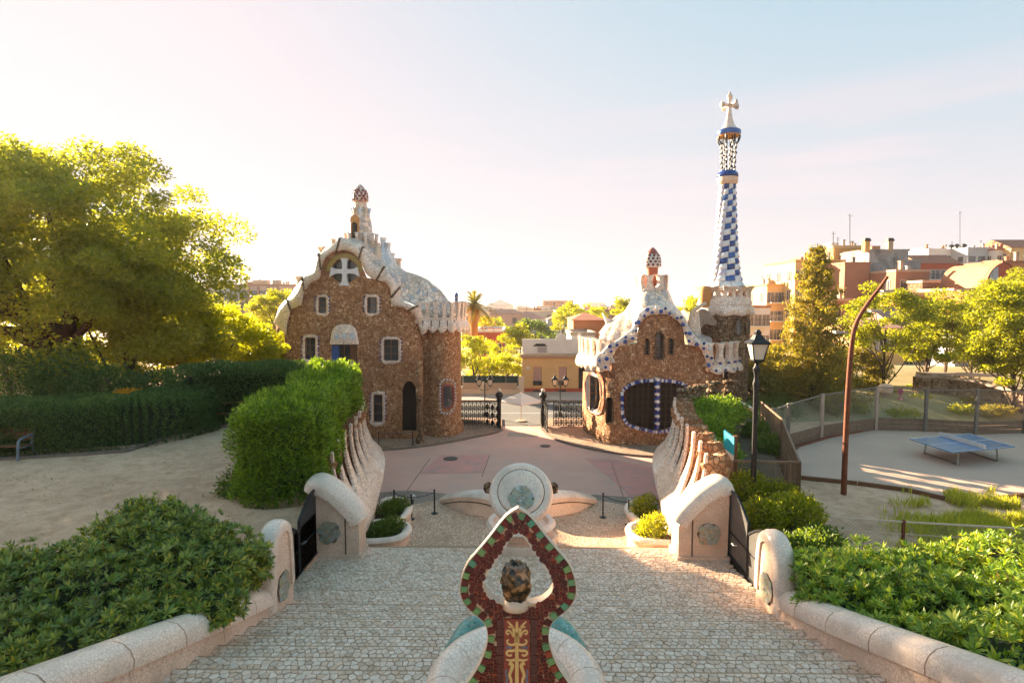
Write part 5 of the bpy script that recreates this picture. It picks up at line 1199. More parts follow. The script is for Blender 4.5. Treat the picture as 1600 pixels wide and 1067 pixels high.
# ------------------------------------------------------------ vegetation helpers
def leaf_arrays(P, size, aspect=.45, nrm=None, flat=.0, sv=.3, fold=False):
    n = len(P); t = RNG.normal(size=(n, 3)); t[:, 2] *= (1 - flat)
    if nrm is not None: t = t*.7 + nrm
    t /= np.linalg.norm(t, axis=1, keepdims=True); r = RNG.normal(size=(n, 3)); r[:, 2] += flat*2
    b = np.cross(t, r); b /= np.linalg.norm(b, axis=1, keepdims=True) + 1e-9
    s = size*(1 + RNG.uniform(-sv, sv, (n, 1)))
    V = np.stack([P - t*s*.5, P + b*s*aspect*.5, P + t*s*.5, P - b*s*aspect*.5], 1).reshape(-1, 3); return V
def leaf_mesh(name, P, size, mat, parent=None, aspect=.45, nrm=None, flat=0., **k):
    V = leaf_arrays(np.asarray(P), size, aspect, nrm, flat); Q = np.arange(len(V)).reshape(-1, 4)
    return link(name, np_mesh(name, V, Q, M[mat] if isinstance(mat, str) else mat), parent, **k)
def blob_pts(c, rad, n, shell=.55):
    u = RNG.normal(size=(n, 3)); u /= np.linalg.norm(u, axis=1, keepdims=True); r = shell + (1-shell)*RNG.random((n, 1))**.7
    return np.asarray(c) + u*r*np.asarray(rad), u
def tree(base, crown, rad, label, n_cl=60, cl_r=1.0, per=220, leaf=.16, mat='leaf', trunk_r=.25, name='broadleaf_tree', cat='tree', group=None, lean=(0,0), cl_flat=.55, bark='bark', shell=.55, limbs=9, low=-.55, droop=0, trunk=True, kind=None, zcut=None):
    base = Vector(base); c = Vector(crown); rad = np.asarray(rad, float)
    t = empty(name, base, label, cat, group)
    # cluster centres in the crown volume
    cs = []
    while len(cs) < n_cl:
        u = RNG.normal(size=3); u /= np.linalg.norm(u)
        if u[2] < low: continue
        r = shell + (1-shell)*RNG.random(); p = np.array(c) + u*rad*r*(1 + .12*noise.noise(Vector(u*2.2)))
        cs.append(p)
    P = []; N = []
    for p in cs:
        s = cl_r*RNG.uniform(.6, 1.25); q, u = blob_pts(p, (s, s, s*cl_flat), int(per*s/cl_r), .25); q[:, 2] -= droop*((q[:, 0]-p[0])**2 + (q[:, 1]-p[1])**2)/(s*s)*s; P.append(q); N.append(u)
    P = np.concatenate(P); N = np.concatenate(N)
    leaf_mesh('crown', P, leaf, mat, t, .5, N*.5, .25, kind='stuff')
    if trunk:
        mb = MB(); top = Vector((c.x + lean[0], c.y + lean[1], c.z - rad[2]*.25)); pth = [base, base.lerp(top, .3) + Vector((.1*lean[0], 0, 0)), base.lerp(top, .65) + Vector((random.uniform(-.2,.2), random.uniform(-.2,.2), 0)), top]
        ln = smooth_line(pth, 2); mb.tube(ln, [trunk_r*(1.25 if i == 0 else 1 - .62*i/(len(ln)-1)) for i in range(len(ln))], 10); mb.build('trunk', M[bark], t, smooth=True)
        for k in range(limbs):
            q = Vector(cs[k*len(cs)//limbs]); s0 = ln[min(len(ln)-1, int(len(ln)*(.35 + .5*k/limbs)))]; mid = s0.lerp(q, .5) + Vector((0, 0, -.1*(q - s0).length*.6)); mb = MB()
            l2 = smooth_line([s0, mid, q], 2); mb.tube(l2, [trunk_r*(.42 - .34*i/(len(l2)-1)) for i in range(len(l2))], 6); mb.build('limb', M[bark], t, smooth=True)
    return t
def bush(label, blobs, n, leaf, mat, name='shrub', aspect=.45, cat='shrub', group=None, stems=True, up=.4):
    c0 = blobs[0][0]; zmin = min(b_[0][2] - b_[1][2] for b_ in blobs)
    t = empty(name, (c0[0], c0[1], zmin), label, cat, group); P = []; N = []
    tot = sum(b_[1][0]*b_[1][1] for b_ in blobs)
    for c, r in blobs:
        q, u = blob_pts(c, r, int(n*r[0]*r[1]/tot), .7); q += RNG.normal(size=q.shape)*.11*r[0]
        keep = np.ones(len(q), bool)
        P.append(q[keep]); N.append(u[keep])
    P = np.concatenate(P); N = np.concatenate(N); N[:, 2] += up
    leaf_mesh('foliage', P, leaf, mat, t, aspect, N, .1, kind='stuff')
    if stems:
        for c, r in blobs[:4]:
            mb = MB(); mb.tube([(c[0], c[1], c[2]-r[2]), (c[0]+.1*r[0], c[1], c[2]), (c[0]-.2*r[0], c[1], c[2]+r[2]*.6)], [.06*r[0]+.01, .04*r[0]+.008, .01], 6); mb.build('stem', M['barkgrey'], t)
    return t
def hedge(label, path, half, z0, z1, n, leaf, mat, name='hedge', spray=0.0, wob=.16, aspect=.4):
    """clipped hedge following a path: leaves through a skin some 30 cm thick, rough outline, twigs inside"""
    p0 = path[0]; t = empty(name, (p0[0], p0[1], z0), label, 'hedge')
    ln = resample(smooth_line([(a, b_, 0) for a, b_ in path], 3), 60); P = np.zeros((n, 3)); N = np.zeros((n, 3))
    H = z1 - z0
    for i in range(n):
        f = random.random()*58.999; k = int(f); c = ln[k].lerp(ln[k+1], f-k); tg = (ln[k+1]-ln[k]).normalized(); nn = Vector((tg.y, -tg.x, 0))
        v = random.random(); 
        if v < .38: a, z, no = random.uniform(-1, 1), 1.0, (0, 0, 1)
        elif v < .69: a, z, no = 1.0, random.random(), tuple(nn)
        else: a, z, no = -1.0, random.random(), tuple(-nn)
        dpt = random.random()**2*.35; w_ = half*(1 + wob*noise.noise(Vector((c.x*.9, c.y*.9, z*2)))*1.5) 
        if z == 1.0: zz_ = z1 + wob*H*.35*noise.noise(Vector((c.x*.8, c.y*.8, a*2))) - dpt - .10*abs(a)**4*H; aa = a*w_
        else: zz_ = z0 + z*(H - .1) ; aa = a*(w_ - dpt)*(1 - .12*max(0, z-.75)*4)
        if random.random() < .16:      # rounded ends
            e0 = random.random() < .5; k = 0 if e0 else 58; c = ln[0] if e0 else ln[59]; tg = (ln[k+1]-ln[k]).normalized()*(-1 if e0 else 1); nn = Vector((tg.y, -tg.x, 0)); aa = random.uniform(-1, 1)*half; c = c + tg*(.35*(1-(aa/half)**2) + .25 - dpt*.5); no = tuple(tg); zz_ = z0 + random.random()*(H - .1*random.random())
        P[i] = (c.x + nn.x*aa, c.y + nn.y*aa, zz_ + random.uniform(0, spray)); N[i] = (no[0]*1.2, no[1]*1.2, no[2]*1.2 + .5)
    leaf_mesh('foliage', P, leaf, mat, t, aspect, N, .1, kind='stuff')
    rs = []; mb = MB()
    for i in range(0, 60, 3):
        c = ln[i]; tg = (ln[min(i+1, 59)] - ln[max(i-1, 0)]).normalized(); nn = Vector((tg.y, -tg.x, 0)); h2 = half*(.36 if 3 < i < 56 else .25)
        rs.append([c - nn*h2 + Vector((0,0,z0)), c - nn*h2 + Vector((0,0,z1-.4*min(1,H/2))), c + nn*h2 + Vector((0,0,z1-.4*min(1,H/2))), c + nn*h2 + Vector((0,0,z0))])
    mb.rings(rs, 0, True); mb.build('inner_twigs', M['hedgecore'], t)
    return t
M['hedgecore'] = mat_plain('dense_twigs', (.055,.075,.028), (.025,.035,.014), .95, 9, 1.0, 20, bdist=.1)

# ------------------------------------------------------------ left garden
tree((-24.6, 30.5, 3.8), W(85, 430, 29), (9.3, 6.5, 7.1), 'huge feathery backlit tree spreading over the left side of the garden', 380, 1.3, 400, .21, 'leaf_big', .62, trunk=True, lean=(.6,0), limbs=16, shell=.4, low=-.62, droop=.25)
tree(W(178, 640, 33), W(215, 500, 32), (4.6, 3.5, 3.6), 'slender trunked feathery tree beside the huge tree', 80, 1.1, 380, .2, 'leaf_big', .26, limbs=8, droop=.2)
c = W(5, 520, 38); tree((c.x, c.y, 2), c, (6.5, 3, 4.2), 'dense green tree filling the left edge behind the huge tree', 110, 1.2, 260, .22, 'leaf_lime', .3, limbs=8, low=-.8)
for px, py, d, rx, rz, lab in ((345, 540, 34, 3.6, 2.1, 'bright yellow backlit tree close to the wall of the left gatehouse'), (240, 560, 36, 3.6, 2.2, 'yellow backlit tree behind the orange flowering bush'), (300, 520, 42, 3.4, 2.8, 'tall yellow green backlit tree below the apartment block'), (60, 570, 40, 5.0, 2.6, 'yellow backlit tree behind the trunk of the huge tree'), (410, 560, 40, 2.2, 2.2, 'small yellow tree tucked beside the left edge of the gatehouse'), (150, 585, 44, 4.6, 2.2, 'low yellow tree far behind the slender trunk')):
    c = W(px, py, d); tree((c.x, c.y, 1.5), c, (rx, 2.6, rz), lab, 64, .85, 300, .2, 'leaf_yel', .16, limbs=8, group='yellow backlit trees')
for px, py, d, rx, rz, lab in ((432, 482, 60, 2.6, 1.7, 'rounded yellow green tree between apartment block and gatehouse'), (405, 512, 66, 3.2, 2.0, 'dull green tree in front of the apartment block')):
    c = W(px, py, d); tree((c.x, c.y, -1), c, (rx, 3, rz), lab, 40, .9, 180, .24, 'leaf_lime' if px > 400 else 'leaf_gold', .2)
# dark low shrubs behind the clipped hedge
for px, py, d, r, lab in ((50,592,25,1.9,'dark shrub below the trunk of the huge tree'),(110,598,24.5,1.7,'dark rounded shrub in the middle of the shrub bed'),(170,606,24.5,1.4,'dark shrub to the left of the orange bush'),(245,612,25,1.2,'dark rounded shrub between orange bush and tall hedge'),(10,600,24,1.9,'dark shrub at the left edge of the shrub bed')):
    c = W(px, py, d); bush(lab, [(tuple(c), (r, r*.8, r*.75)), ((c.x + r*.7, c.y, c.z - .3), (r*.7, r*.6, r*.6))], 5200, .13, 'leaf_hedge', group='dark shrubs behind the low hedge')
c = W(201, 619, 23.2); bush('orange yellow flowering bush above the dark low hedge', [(tuple(c), (.62,.5,.28)), ((c.x-.3, c.y, c.z-.1), (.45,.4,.22))], 2600, .09, 'leaf_or')
hp = [G(px, py, 3.8) for px, py in ((-90,722),(0,716),(70,712),(140,708),(205,703),(240,692),(285,676))]
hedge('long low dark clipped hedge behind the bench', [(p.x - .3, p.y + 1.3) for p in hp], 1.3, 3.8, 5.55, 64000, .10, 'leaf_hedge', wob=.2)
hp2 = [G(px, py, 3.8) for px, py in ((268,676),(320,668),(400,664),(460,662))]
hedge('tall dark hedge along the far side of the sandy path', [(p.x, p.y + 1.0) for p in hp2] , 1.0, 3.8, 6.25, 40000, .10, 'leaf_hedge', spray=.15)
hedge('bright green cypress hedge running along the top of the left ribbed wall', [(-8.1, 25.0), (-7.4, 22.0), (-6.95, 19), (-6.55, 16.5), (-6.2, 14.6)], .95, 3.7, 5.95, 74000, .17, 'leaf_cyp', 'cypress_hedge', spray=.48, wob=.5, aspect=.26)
c = W(392, 762, 15.5); bush('low spreading dull green shrub beside the cypress hedge', [((c.x, c.y, c.z), (.85,.8,.6)), ((c.x+.6, c.y-.4, c.z-.1), (.7,.7,.6)), ((c.x-.4, c.y-.3, c.z-.35), (.6,.6,.4)), ((c.x+.3,c.y+.4,c.z+.3),(.5,.5,.45))], 9000, .11, 'leaf_gold2' if False else 'leaf', aspect=.35)
# path edging stones
ed = resample([(p.x, p.y - .25, 3.82) for p in hp] + [(p.x, p.y - .1, 3.82) for p in hp2[1:]], 90); t = empty('path_edging', ed[0], 'row of rough low kerb stones between sandy path and hedges', 'kerb')
for a, b_ in zip(ed, ed[1:]):
    mb = MB(); mb.bar(a.lerp(b_, .03), a.lerp(b_, .95) + Vector((0,0,random.uniform(-.01,.02))), .075 + random.uniform(0,.02), 0, .06); mb.build('edging_stone', M['kerb'], t)
# ropes on the tall hedge
for k, y in enumerate((623, 640)):
    mb = MB(); pts = [W(px, y + 6*math.sin((px-290)/38.), 23.2) for px in range(292, 430, 8)]; mb.tube(pts, .014, 5); o = mb.build('rope', M['palmdry']); props(o, ('upper' if k == 0 else 'lower') + ' pale rope sagging across the front of the tall dark hedge', 'rope')
# bench
def bench():
    c = G(20, 712, 3.8); t = empty('park_bench', (c.x - .3, c.y, 3.8), 'wooden slatted park bench with grey metal arms on the sandy path', 'bench'); x0, x1 = c.x - 1.7, c.x + .75; y = c.y - .1
    for k in range(4):
        mb = MB(); mb.box(x0, x1, y - .45 + k*.12, y - .35 + k*.12, 4.23 - .01*k, 4.27 - .01*k); mb.build('seat_slat', M['wood'], t)
    for k in range(3):
        mb = MB(); mb.box(x0, x1, y + .06 + k*.03, y + .09 + k*.03, 4.36 + k*.13, 4.47 + k*.13); mb.build('back_slat', M['wood'], t)
    for x in (x0 + .1, x1 - .03):
        mb = MB(); mb.tube(smooth_line([(x, y-.52, 3.8), (x, y-.5, 4.2), (x, y-.46, 4.47), (x, y-.2, 4.52), (x, y+.1, 4.55)], 2), .04, 8); mb.tube([(x, y+.2, 3.8), (x, y+.02, 4.22), (x, y+.18, 4.75)], .035, 8); mb.tube([(x, y-.5, 4.2), (x, y+.05, 4.2)], .03, 8); mb.build('arm_frame', mat_plain('bench_grey', (.16,.20,.24), None, .5) if x < x1 - 1 else bpy.data.materials['bench_grey'], t, smooth=40)
bench()

# foreground rosette bushes
def rosette_mesh(name, mat, s, nl=13, seed=0):
    rg = random.Random(seed); V = []; F = []
    for k in range(nl):
        a = 2*PI*k*.382*1.0 + rg.uniform(-.2, .2); el = rg.uniform(.05, .9) + (k/nl)*.35; l = s*rg.uniform(.75, 1.15); w_ = l*.125
        d = Vector((math.cos(a)*math.cos(el), math.sin(a)*math.cos(el), math.sin(el))); u = Vector((-math.sin(a), math.cos(a), 0)); up = d.cross(u)*-1; b = len(V)
        V += [d*.01, d*l*.5 + u*w_ - up*.0 + up*w_*.35, d*l*.55 , d*l*.5 - u*w_ + up*w_*.35, d*l - Vector((0,0,l*.12)), ]
        F += [(b, b+1, b+2), (b, b+2, b+3), (b+1, b+4, b+2), (b+2, b+4, b+3)]
    return V, F
def rosette_bush(label, blobs, n, s, mat, singles=140, core='leaf', fill=9000, name='rosette_shrub'):
    c0 = blobs[0][0]; t = empty(name, (c0[0], c0[1], min(b_[0][2]-b_[1][2] for b_ in blobs)), label, 'shrub')
    tot = sum(b_[1][0]*b_[1][2] for b_ in blobs); cand = []
    for c, r in blobs:
        q, u = blob_pts(c, r, int(n*r[0]*r[2]/tot), .86)
        for p, v in zip(q, u):
            # keep only rosettes on the outside of the union
            if any(sum(((p[i]-c2[i])/r2[i])**2 for i in range(3)) < .62 for c2, r2 in blobs if c2 is not c): continue
            if v[2] < -.35 or v[1] > .75: continue
            if v[2] > .2 and random.random() < .35: p = p + np.array([0, 0, random.uniform(.02, .2)])
            cand.append((Vector(p), (Vector(v) + Vector((0,-.15,.75))).normalized()))
    var = [rosette_mesh('r', mat, 1.0, 14, k) for k in range(6)]; arr = []
    for k, (V, F) in enumerate(var): arr.append((np.array([tuple(v) for v in V]), np.array(F)))
    cand.sort(key=lambda c: (c[0] - CAM).length); sing = cand[::max(1, len(cand)//(singles*2))][:singles]; sset = set(id(c) for c in sing)
    meshes = []
    for V, F in arr: meshes.append(np_mesh('leaf_rosette', V*s, F, M[mat]))
    AV = []; AF = []; off = 0
    for c in cand:
        p, v = c; rot = v.to_track_quat('Z', 'Y').to_matrix() @ Matrix.Rotation(random.uniform(0, 6.28), 3, 'Z'); k = random.randrange(6); sc_ = random.choice((.55,.7,.85,1,1.1,1.3))
        if id(c) in sset:
            o = bpy.data.objects.new('leaf_rosette', meshes[k]); COL.objects.link(o); o.parent = t; o.matrix_parent_inverse = Matrix.Translation(-Vector(t.location))
            o.matrix_local = Matrix.Identity(4); o.location = p; o.rotation_euler = rot.to_euler(); o.scale = (sc_,)*3
        else:
            V, F = arr[k]; R3 = np.array(rot); AV.append((V*s*sc_) @ R3.T + np.array(p)); AF.append(F + off); off += len(V)
    link('foliage', np_mesh('foliage', np.concatenate(AV), np.concatenate(AF), M[mat]), t, kind='stuff')
    P = []; N = []
    for c, r in blobs:
        q, u = blob_pts(c, tuple(x*.88 for x in r), int(fill*r[0]*r[2]/tot), .75); P.append(q); N.append(u)
    leaf_mesh('inner_foliage', np.concatenate(P), s*.9, mat, t, .32, np.concatenate(N), .1, kind='stuff')
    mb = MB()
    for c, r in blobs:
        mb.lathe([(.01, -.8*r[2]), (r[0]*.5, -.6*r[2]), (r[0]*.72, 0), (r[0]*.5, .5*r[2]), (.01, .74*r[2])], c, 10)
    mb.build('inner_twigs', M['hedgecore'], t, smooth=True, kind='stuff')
    tw = MB()
    for q_ in range(26):
        p, v = random.choice(cand); b0 = p - v*.5; tw.tube([b0, p, p + v*random.uniform(.08, .22) + Vector((random.uniform(-.06,.06), 0, 0))], [.008, .006, .002], 4)
    tw.build('bare_twigs', M['barkgrey'], t, kind='stuff')
    for c, r in blobs[:5]:
        mb = MB(); mb.tube([(c[0], c[1], c[2] - r[2]*1.4), (c[0]+.1, c[1], c[2]), (c[0]-.1, c[1], c[2] + r[2]*.8)], [.05,.035,.01], 6); mb.build('stem', M['barkgrey'], t)
    return t
def Bl(L_): return [(tuple(W(px, py, d)), (r, r*.9, r*k)) for px, py, d, r, k in L_]
rosette_bush('dense glossy green rosette shrub behind the left stair wall, next to the near pillar', Bl([(205,812,10.4,.22,1.2),(270,800,10.6,.2,1.2),(235,865,9.7,.72,.85),(300,860,9.8,.72,.8),(365,880,10.0,.62,.8),(180,850,9.9,.55,.8),(245,815,10.2,.40,.8),(335,905,9.3,.6,.8),(265,920,8.9,.75,.8),(385,895,10.2,.42,.9),(330,950,8.7,.5,.7),(290,825,10.4,.45,.7)]), 2300, .135, 'leaf_pit', 140)
rosette_bush('dark and yellow tinged rosette shrub at the bottom left corner behind the stair wall', Bl([(140,935,8.6,.85,.85),(60,960,8.4,.85,.85),(90,905,9.0,.6,.8),(10,930,8.6,.7,.9),(170,1000,7.8,.7,.8),(90,1040,7.4,.8,.8),(10,1040,7.2,.8,.8),(215,985,8.0,.55,.8),(35,885,9.4,.4,.8),(120,880,9.3,.45,.8),(-60,960,8.2,1.0,.9),(-60,1060,7.0,1.0,.9)]), 2600, .14, 'leaf_pit', 140)
rosette_bush('bright green rosette shrub behind the right stair wall, next to the near pillar', Bl([(1290,905,10.2,.55,.75),(1340,900,10.3,.6,.75),(1400,905,10.2,.6,.8),(1320,945,9.5,.6,.7),(1390,950,9.4,.7,.8),(1450,900,10.3,.6,.8),(1460,960,9.2,.8,.8),(1285,940,9.8,.4,.7),(1400,1000,8.6,.6,.7),(1270,880,10.6,.35,.6)]), 2300, .135, 'leaf_pit2', 140)
rosette_bush('narrow leaved yellow green shrub at the bottom right corner behind the stair wall', Bl([(1520,900,10.2,.7,.8),(1580,900,10.0,.8,.85),(1530,970,9.0,.8,.85),(1600,980,8.8,.9,.9),(1500,1030,8.0,.65,.8),(1570,1060,7.6,.9,.9),(1650,930,9.6,.9,.9),(1650,1050,7.8,1,.9),(1450,1020,8.3,.5,.7)]), 2500, .15, 'leaf_pit2', 140)
# planting in the white planters
for s in (-1, 1):
    for i, c in enumerate(PLC[s]):
        z = 2.0 if i == 0 else 1.72; nm = 'left' if s < 0 else 'right'
        bl = [((c.x + dx, c.y + dy, z + .05), (.38, .38, .25 if s < 0 else .45)) for dx, dy in ((-.2,-.2),(.2,.25),(0,0))]
        bush('leafy %s planting filling the %s planter on the %s' % ('low green' if s < 0 else 'yellow green', 'square ended' if i == 0 else 'rounded', nm), bl, 2600, .085, 'leaf' if s < 0 else 'leaf_lime', 'planter_plant', cat='plant', stems=False)
c = W(585, 757, 22.3); bush('small green plant on the forecourt edge against the left ribbed wall', [((c.x-.2, c.y, .55), (.4,.4,.5))], 1600, .09, 'leaf')
c = W(1052, 797, 19.5); bush('bright yellow green upright plant against the right ribbed wall', [((c.x+.1, c.y, 2.05), (.35,.4,.55))], 2200, .085, 'leaf_lime')

# ------------------------------------------------------------ right garden
for bl, n_, sz, mt, lab in (([(8.2,25,3.9,1.2,.7),(7.4,22.5,3.8,1.0,.7),(9.4,26.5,3.9,1.1,.6),(7.0,20,3.6,.8,.5)], 20000, .13, 'leaf_cyp', 'green juniper filling the bed behind the rubble merlons'),
        ([(7.0,17.5,3.25,.7,.45),(7.6,15.5,3.2,.7,.5),(6.6,15.2,3.2,.6,.45),(8.0,17.2,3.1,.5,.45)], 12000, .11, 'leaf_lime', 'sunlit yellow green shrubs around the foot of the lamp post'),
        ([(6.6,13.2,3.1,.6,.4),(7.3,13.6,3.1,.6,.45),(7.6,12.4,3.0,.6,.45),(6.2,12.3,2.9,.5,.35)], 9000, .11, 'leaf', 'dark green low shrubs behind the right garden gate'),
        ([(10.2,23,3.2,.7,.4),(10.8,25.5,3.2,.8,.4)], 6000, .11, 'leaf', 'low green plants along the mesh fence')):
    bush(lab, [((x, y, z), (r, r, rz)) for x, y, z, r, rz in bl], n_, sz, mt)
def rail_fence():
    t = empty('railing', (7.2, 16.8, 2.4), 'tall thin barred metal railing enclosing the sunlit shrubs', 'fence')
    corners = [W(1145, 720, 17.6), W(1250, 722, 17.2), W(1222, 655, 22.4), W(1190, 628, 27.6)]
    for a, b_ in zip(corners, corners[1:]):
        L_ = (Vector((b_.x-a.x, b_.y-a.y, 0))).length; n = max(2, int(L_/.13)); fr = a is corners[0]
        zb = 2.35
        for k in range(n+1):
            p = a.lerp(b_, k/n); big = k % 12 == 0 or k == n; mb = MB(); mb.bar((p.x, p.y, zb), (p.x, p.y, p.z), .035 if big else .010); mb.build('railing_post' if big else 'railing_bar', M['rustbrown'], t)
        mb = MB(); mb.bar(a, b_, .03); mb.bar((a.x, a.y, zb+.15), (b_.x, b_.y, zb+.15), .02); mb.bar((a.x, a.y, (a.z+zb)/2+.3), (b_.x, b_.y, (b_.z+zb)/2+.3), .012); mb.build('rail', M['rustbrown'], t)
M['rustbrown'] = mat_plain('weathered_brown_metal', (.26,.17,.11), (.16,.10,.06), .6, 5, .2, metal=.3)
rail_fence()
def sign():
    a = W(1131, 672, 18.2); b_ = W(1147, 684, 17.6); t = empty('sign_board', (b_.x, b_.y, 2.95), 'turquoise and white sign board on a wooden post above the right garden gate', 'sign')
    dn = Vector((0,0,-.56)); dn2 = Vector((0,0,-.86)); off = Vector((.07, .12, 0))
    for nm, u, v, m_ in (('blue_panel', Vector((0,0,0)), dn, mat_plain('turquoise_paint', (.02,.42,.55), None, .5, 2)), ('white_panel', dn, dn2, mat_plain('white_paint', (.78,.76,.72), None, .5, 2))):
        mb = MB(); mb.prism([a+u, b_+u, b_+v, a+v], off); mb.build(nm, m_, t)
    mb = MB(); q = b_ + Vector((.05, .1, 0)); mb.box(q.x-.02, q.x+.10, q.y-.02, q.y+.12, 2.95, q.z+.03); mb.build('post', M['wood'], t)
sign()
def street_lantern(par, p, s, mg):
    p = Vector(p); M4 = [(-1,-1),(1,-1),(1,1),(-1,1)]
    mb = MB(); lo, hi = .15*s, .25*s
    mb.rings([[p + Vector((x*lo*.96, y*lo*.96, 0)) for x, y in M4], [p + Vector((x*hi*.96, y*hi*.96, .5*s)) for x, y in M4]], 0, True); ln = mb.build('lamp_glass', mg, par)
    for x, y in M4:
        mb = MB(); mb.bar(p + Vector((x*lo, y*lo, 0)), p + Vector((x*hi, y*hi, .5*s)), .016*s); mb.build('lantern_bar', M['iron'], ln)
    mb = MB(); mb.rings([[p + Vector((x*r_, y*r_, z)) for x, y in M4] for r_, z in ((hi*1.2,.5*s),(hi*1.25,.54*s),(.17*s,.64*s),(.10*s,.78*s),(.07*s,.8*s),(.09*s,.86*s),(.03*s,.95*s))], 0, True)
    mb.build('lantern_roof', M['iron'], par); mb = MB(); mb.rings([[p + Vector((x*r_, y*r_, z)) for x, y in M4] for r_, z in ((.05*s,-.12*s),(lo*1.1,-.02*s),(lo*1.1,.02*s))], 0, True); mb.build('lantern_base', M['iron'], par)
M['lampglass'] = mat_plain('frosted_lamp_glass', (.62,.56,.46), (.5,.45,.38), .25, 3)
def big_lamp():
    d = 17.2; b_ = W(1176, 790, d); tp = W(1186, 562, d); x, y = b_.x, b_.y; zt = tp.z
    t = empty('street_lamp', (x, y, b_.z - .3), 'ornate old iron street lamp with glass lantern beside the right garden railing', 'street lamp')
    H = zt - b_.z + .3; z0 = b_.z - .3
    mb = MB(); mb.lathe([(.12,0),(.12,.3),(.085,.5),(.075,H*.3),(.07,H*.55),(.075,H*.8),(.09,H*.83),(.10,H*.85),(.07,H*.87),(.065,H*.9),(.10,H*.93),(.11,H*.945),(.06,H*.96),(.04,H)], (x, y, z0), 14, rf=lambda a, z: 1 + .06*math.cos(a*7)); mb.build('pole', M['iron'], t, smooth=40)
    street_lantern(t, (x, y, zt), .95, M['lampglass'])
big_lamp()
# terracotta coloured sports court with low timber edge
ct = [G(px, py, 1.72) for px, py in ((1251,748),(1340,757),(1420,768),(1502,787),(1600,776),(1800,760),(1800,672),(1600,676),(1445,673),(1367,672),(1300,684),(1248,699),(1235,712))]
flat('sports_court', [(p.x, p.y) for p in ct], 1.76, mat_plain('court_surface', (.62,.40,.30), (.54,.35,.265), .8, .5, .12, 20, dirt=((.50,.31,.24), .35, .55, .5)), .2, kind='structure')
t = empty('court_edging', ct[0], 'rusty brown timber edging around the sports court', 'kerb')
for k in range(len(ct)-1):
    if k == 5: continue
    a, b_ = ct[k], ct[k+1]; n = max(1, int((b_-a).length/2.2))
    for j in range(n):
        mb = MB(); u, v = a.lerp(b_, j/n), a.lerp(b_, (j+.985)/n); mb.bar((u.x, u.y, 1.77), (v.x, v.y, 1.77), .05, 0, .09); mb.build('edging_board', M['rust'] if k > 4 else M['wood'], t)
def court_fence():
    t = empty('mesh_fence', (24, 32, 1.7), 'wire mesh fence with timber base boards around the back of the sports court', 'fence')
    px = [(1206,640,712),(1230,632,703),(1283,617,687),(1368,605,673),(1445,609,675),(1524,609,680),(1600,612,678),(1700,612,676)]
    P = []
    for x, yt, yb in px: b_ = G(x, yb, 1.72); P.append((Vector((b_.x, b_.y, 1.7)), W(x, yt, b_.y).z))
    for k, (p, z) in enumerate(P):
        mb = MB(); mb.box(p.x-.07, p.x+.07, p.y-.07, p.y+.07, 1.6, z+.06); mb.build('fence_post', M['concrete'] if k in (2, 3) else M['steelpost'], t)
    wires = MB()
    for (p, zp), (q, zq) in zip(P, P[1:]):
        mb = MB(); mb.bar((p.x, p.y, zp), (q.x, q.y, zq), .03); mb.build('top_rail', M['steelpost'], t)
        for j in range(3):
            z = 1.76 + j*.24; mb = MB(); a = p.lerp(q, .01); b_ = p.lerp(q, .99); mb.bar((a.x, a.y+.06, z+.11), (b_.x, b_.y+.06, z+.11), .02, 0, .112); mb.build('timber_board', M['plank'], t)
        L_ = (q-p).length; n = int(L_/.16)
        for i in range(-10, n+1):
            for s_ in (1, -1):
                u0 = i*.16; H0 = 2.45; H1 = min(zp, zq)
                h = H1 - H0; x0, x1 = (u0, u0 + h) if s_ > 0 else (u0 + h, u0); za, zb = H0, H1
                # clip to the bay
                def clip(x0, za, x1, zb):
                    if x0 > x1: x0, za, x1, zb = x1, zb, x0, za
                    if x1 < 0 or x0 > L_: return None
                    if x0 < 0: za += (zb-za)*(0-x0)/(x1-x0); x0 = 0
                    if x1 > L_: zb = za + (zb-za)*(L_-x0)/(x1-x0); x1 = L_
                    return x0, za, x1, zb
                c_ = clip(x0, za, x1, zb)
                if c_: 
                    A = p + (q-p)*(c_[0]/L_); B = p + (q-p)*(c_[2]/L_); wires.bar((A.x, A.y, c_[1]), (B.x, B.y, c_[3]), .003)
    wires.build('wire_mesh', M['steel'], t, kind='stuff', fix=False)
M['steelpost'] = mat_plain('painted_grey_post', (.20,.17,.14), (.14,.12,.10), .6, 5, .2)
court_fence()
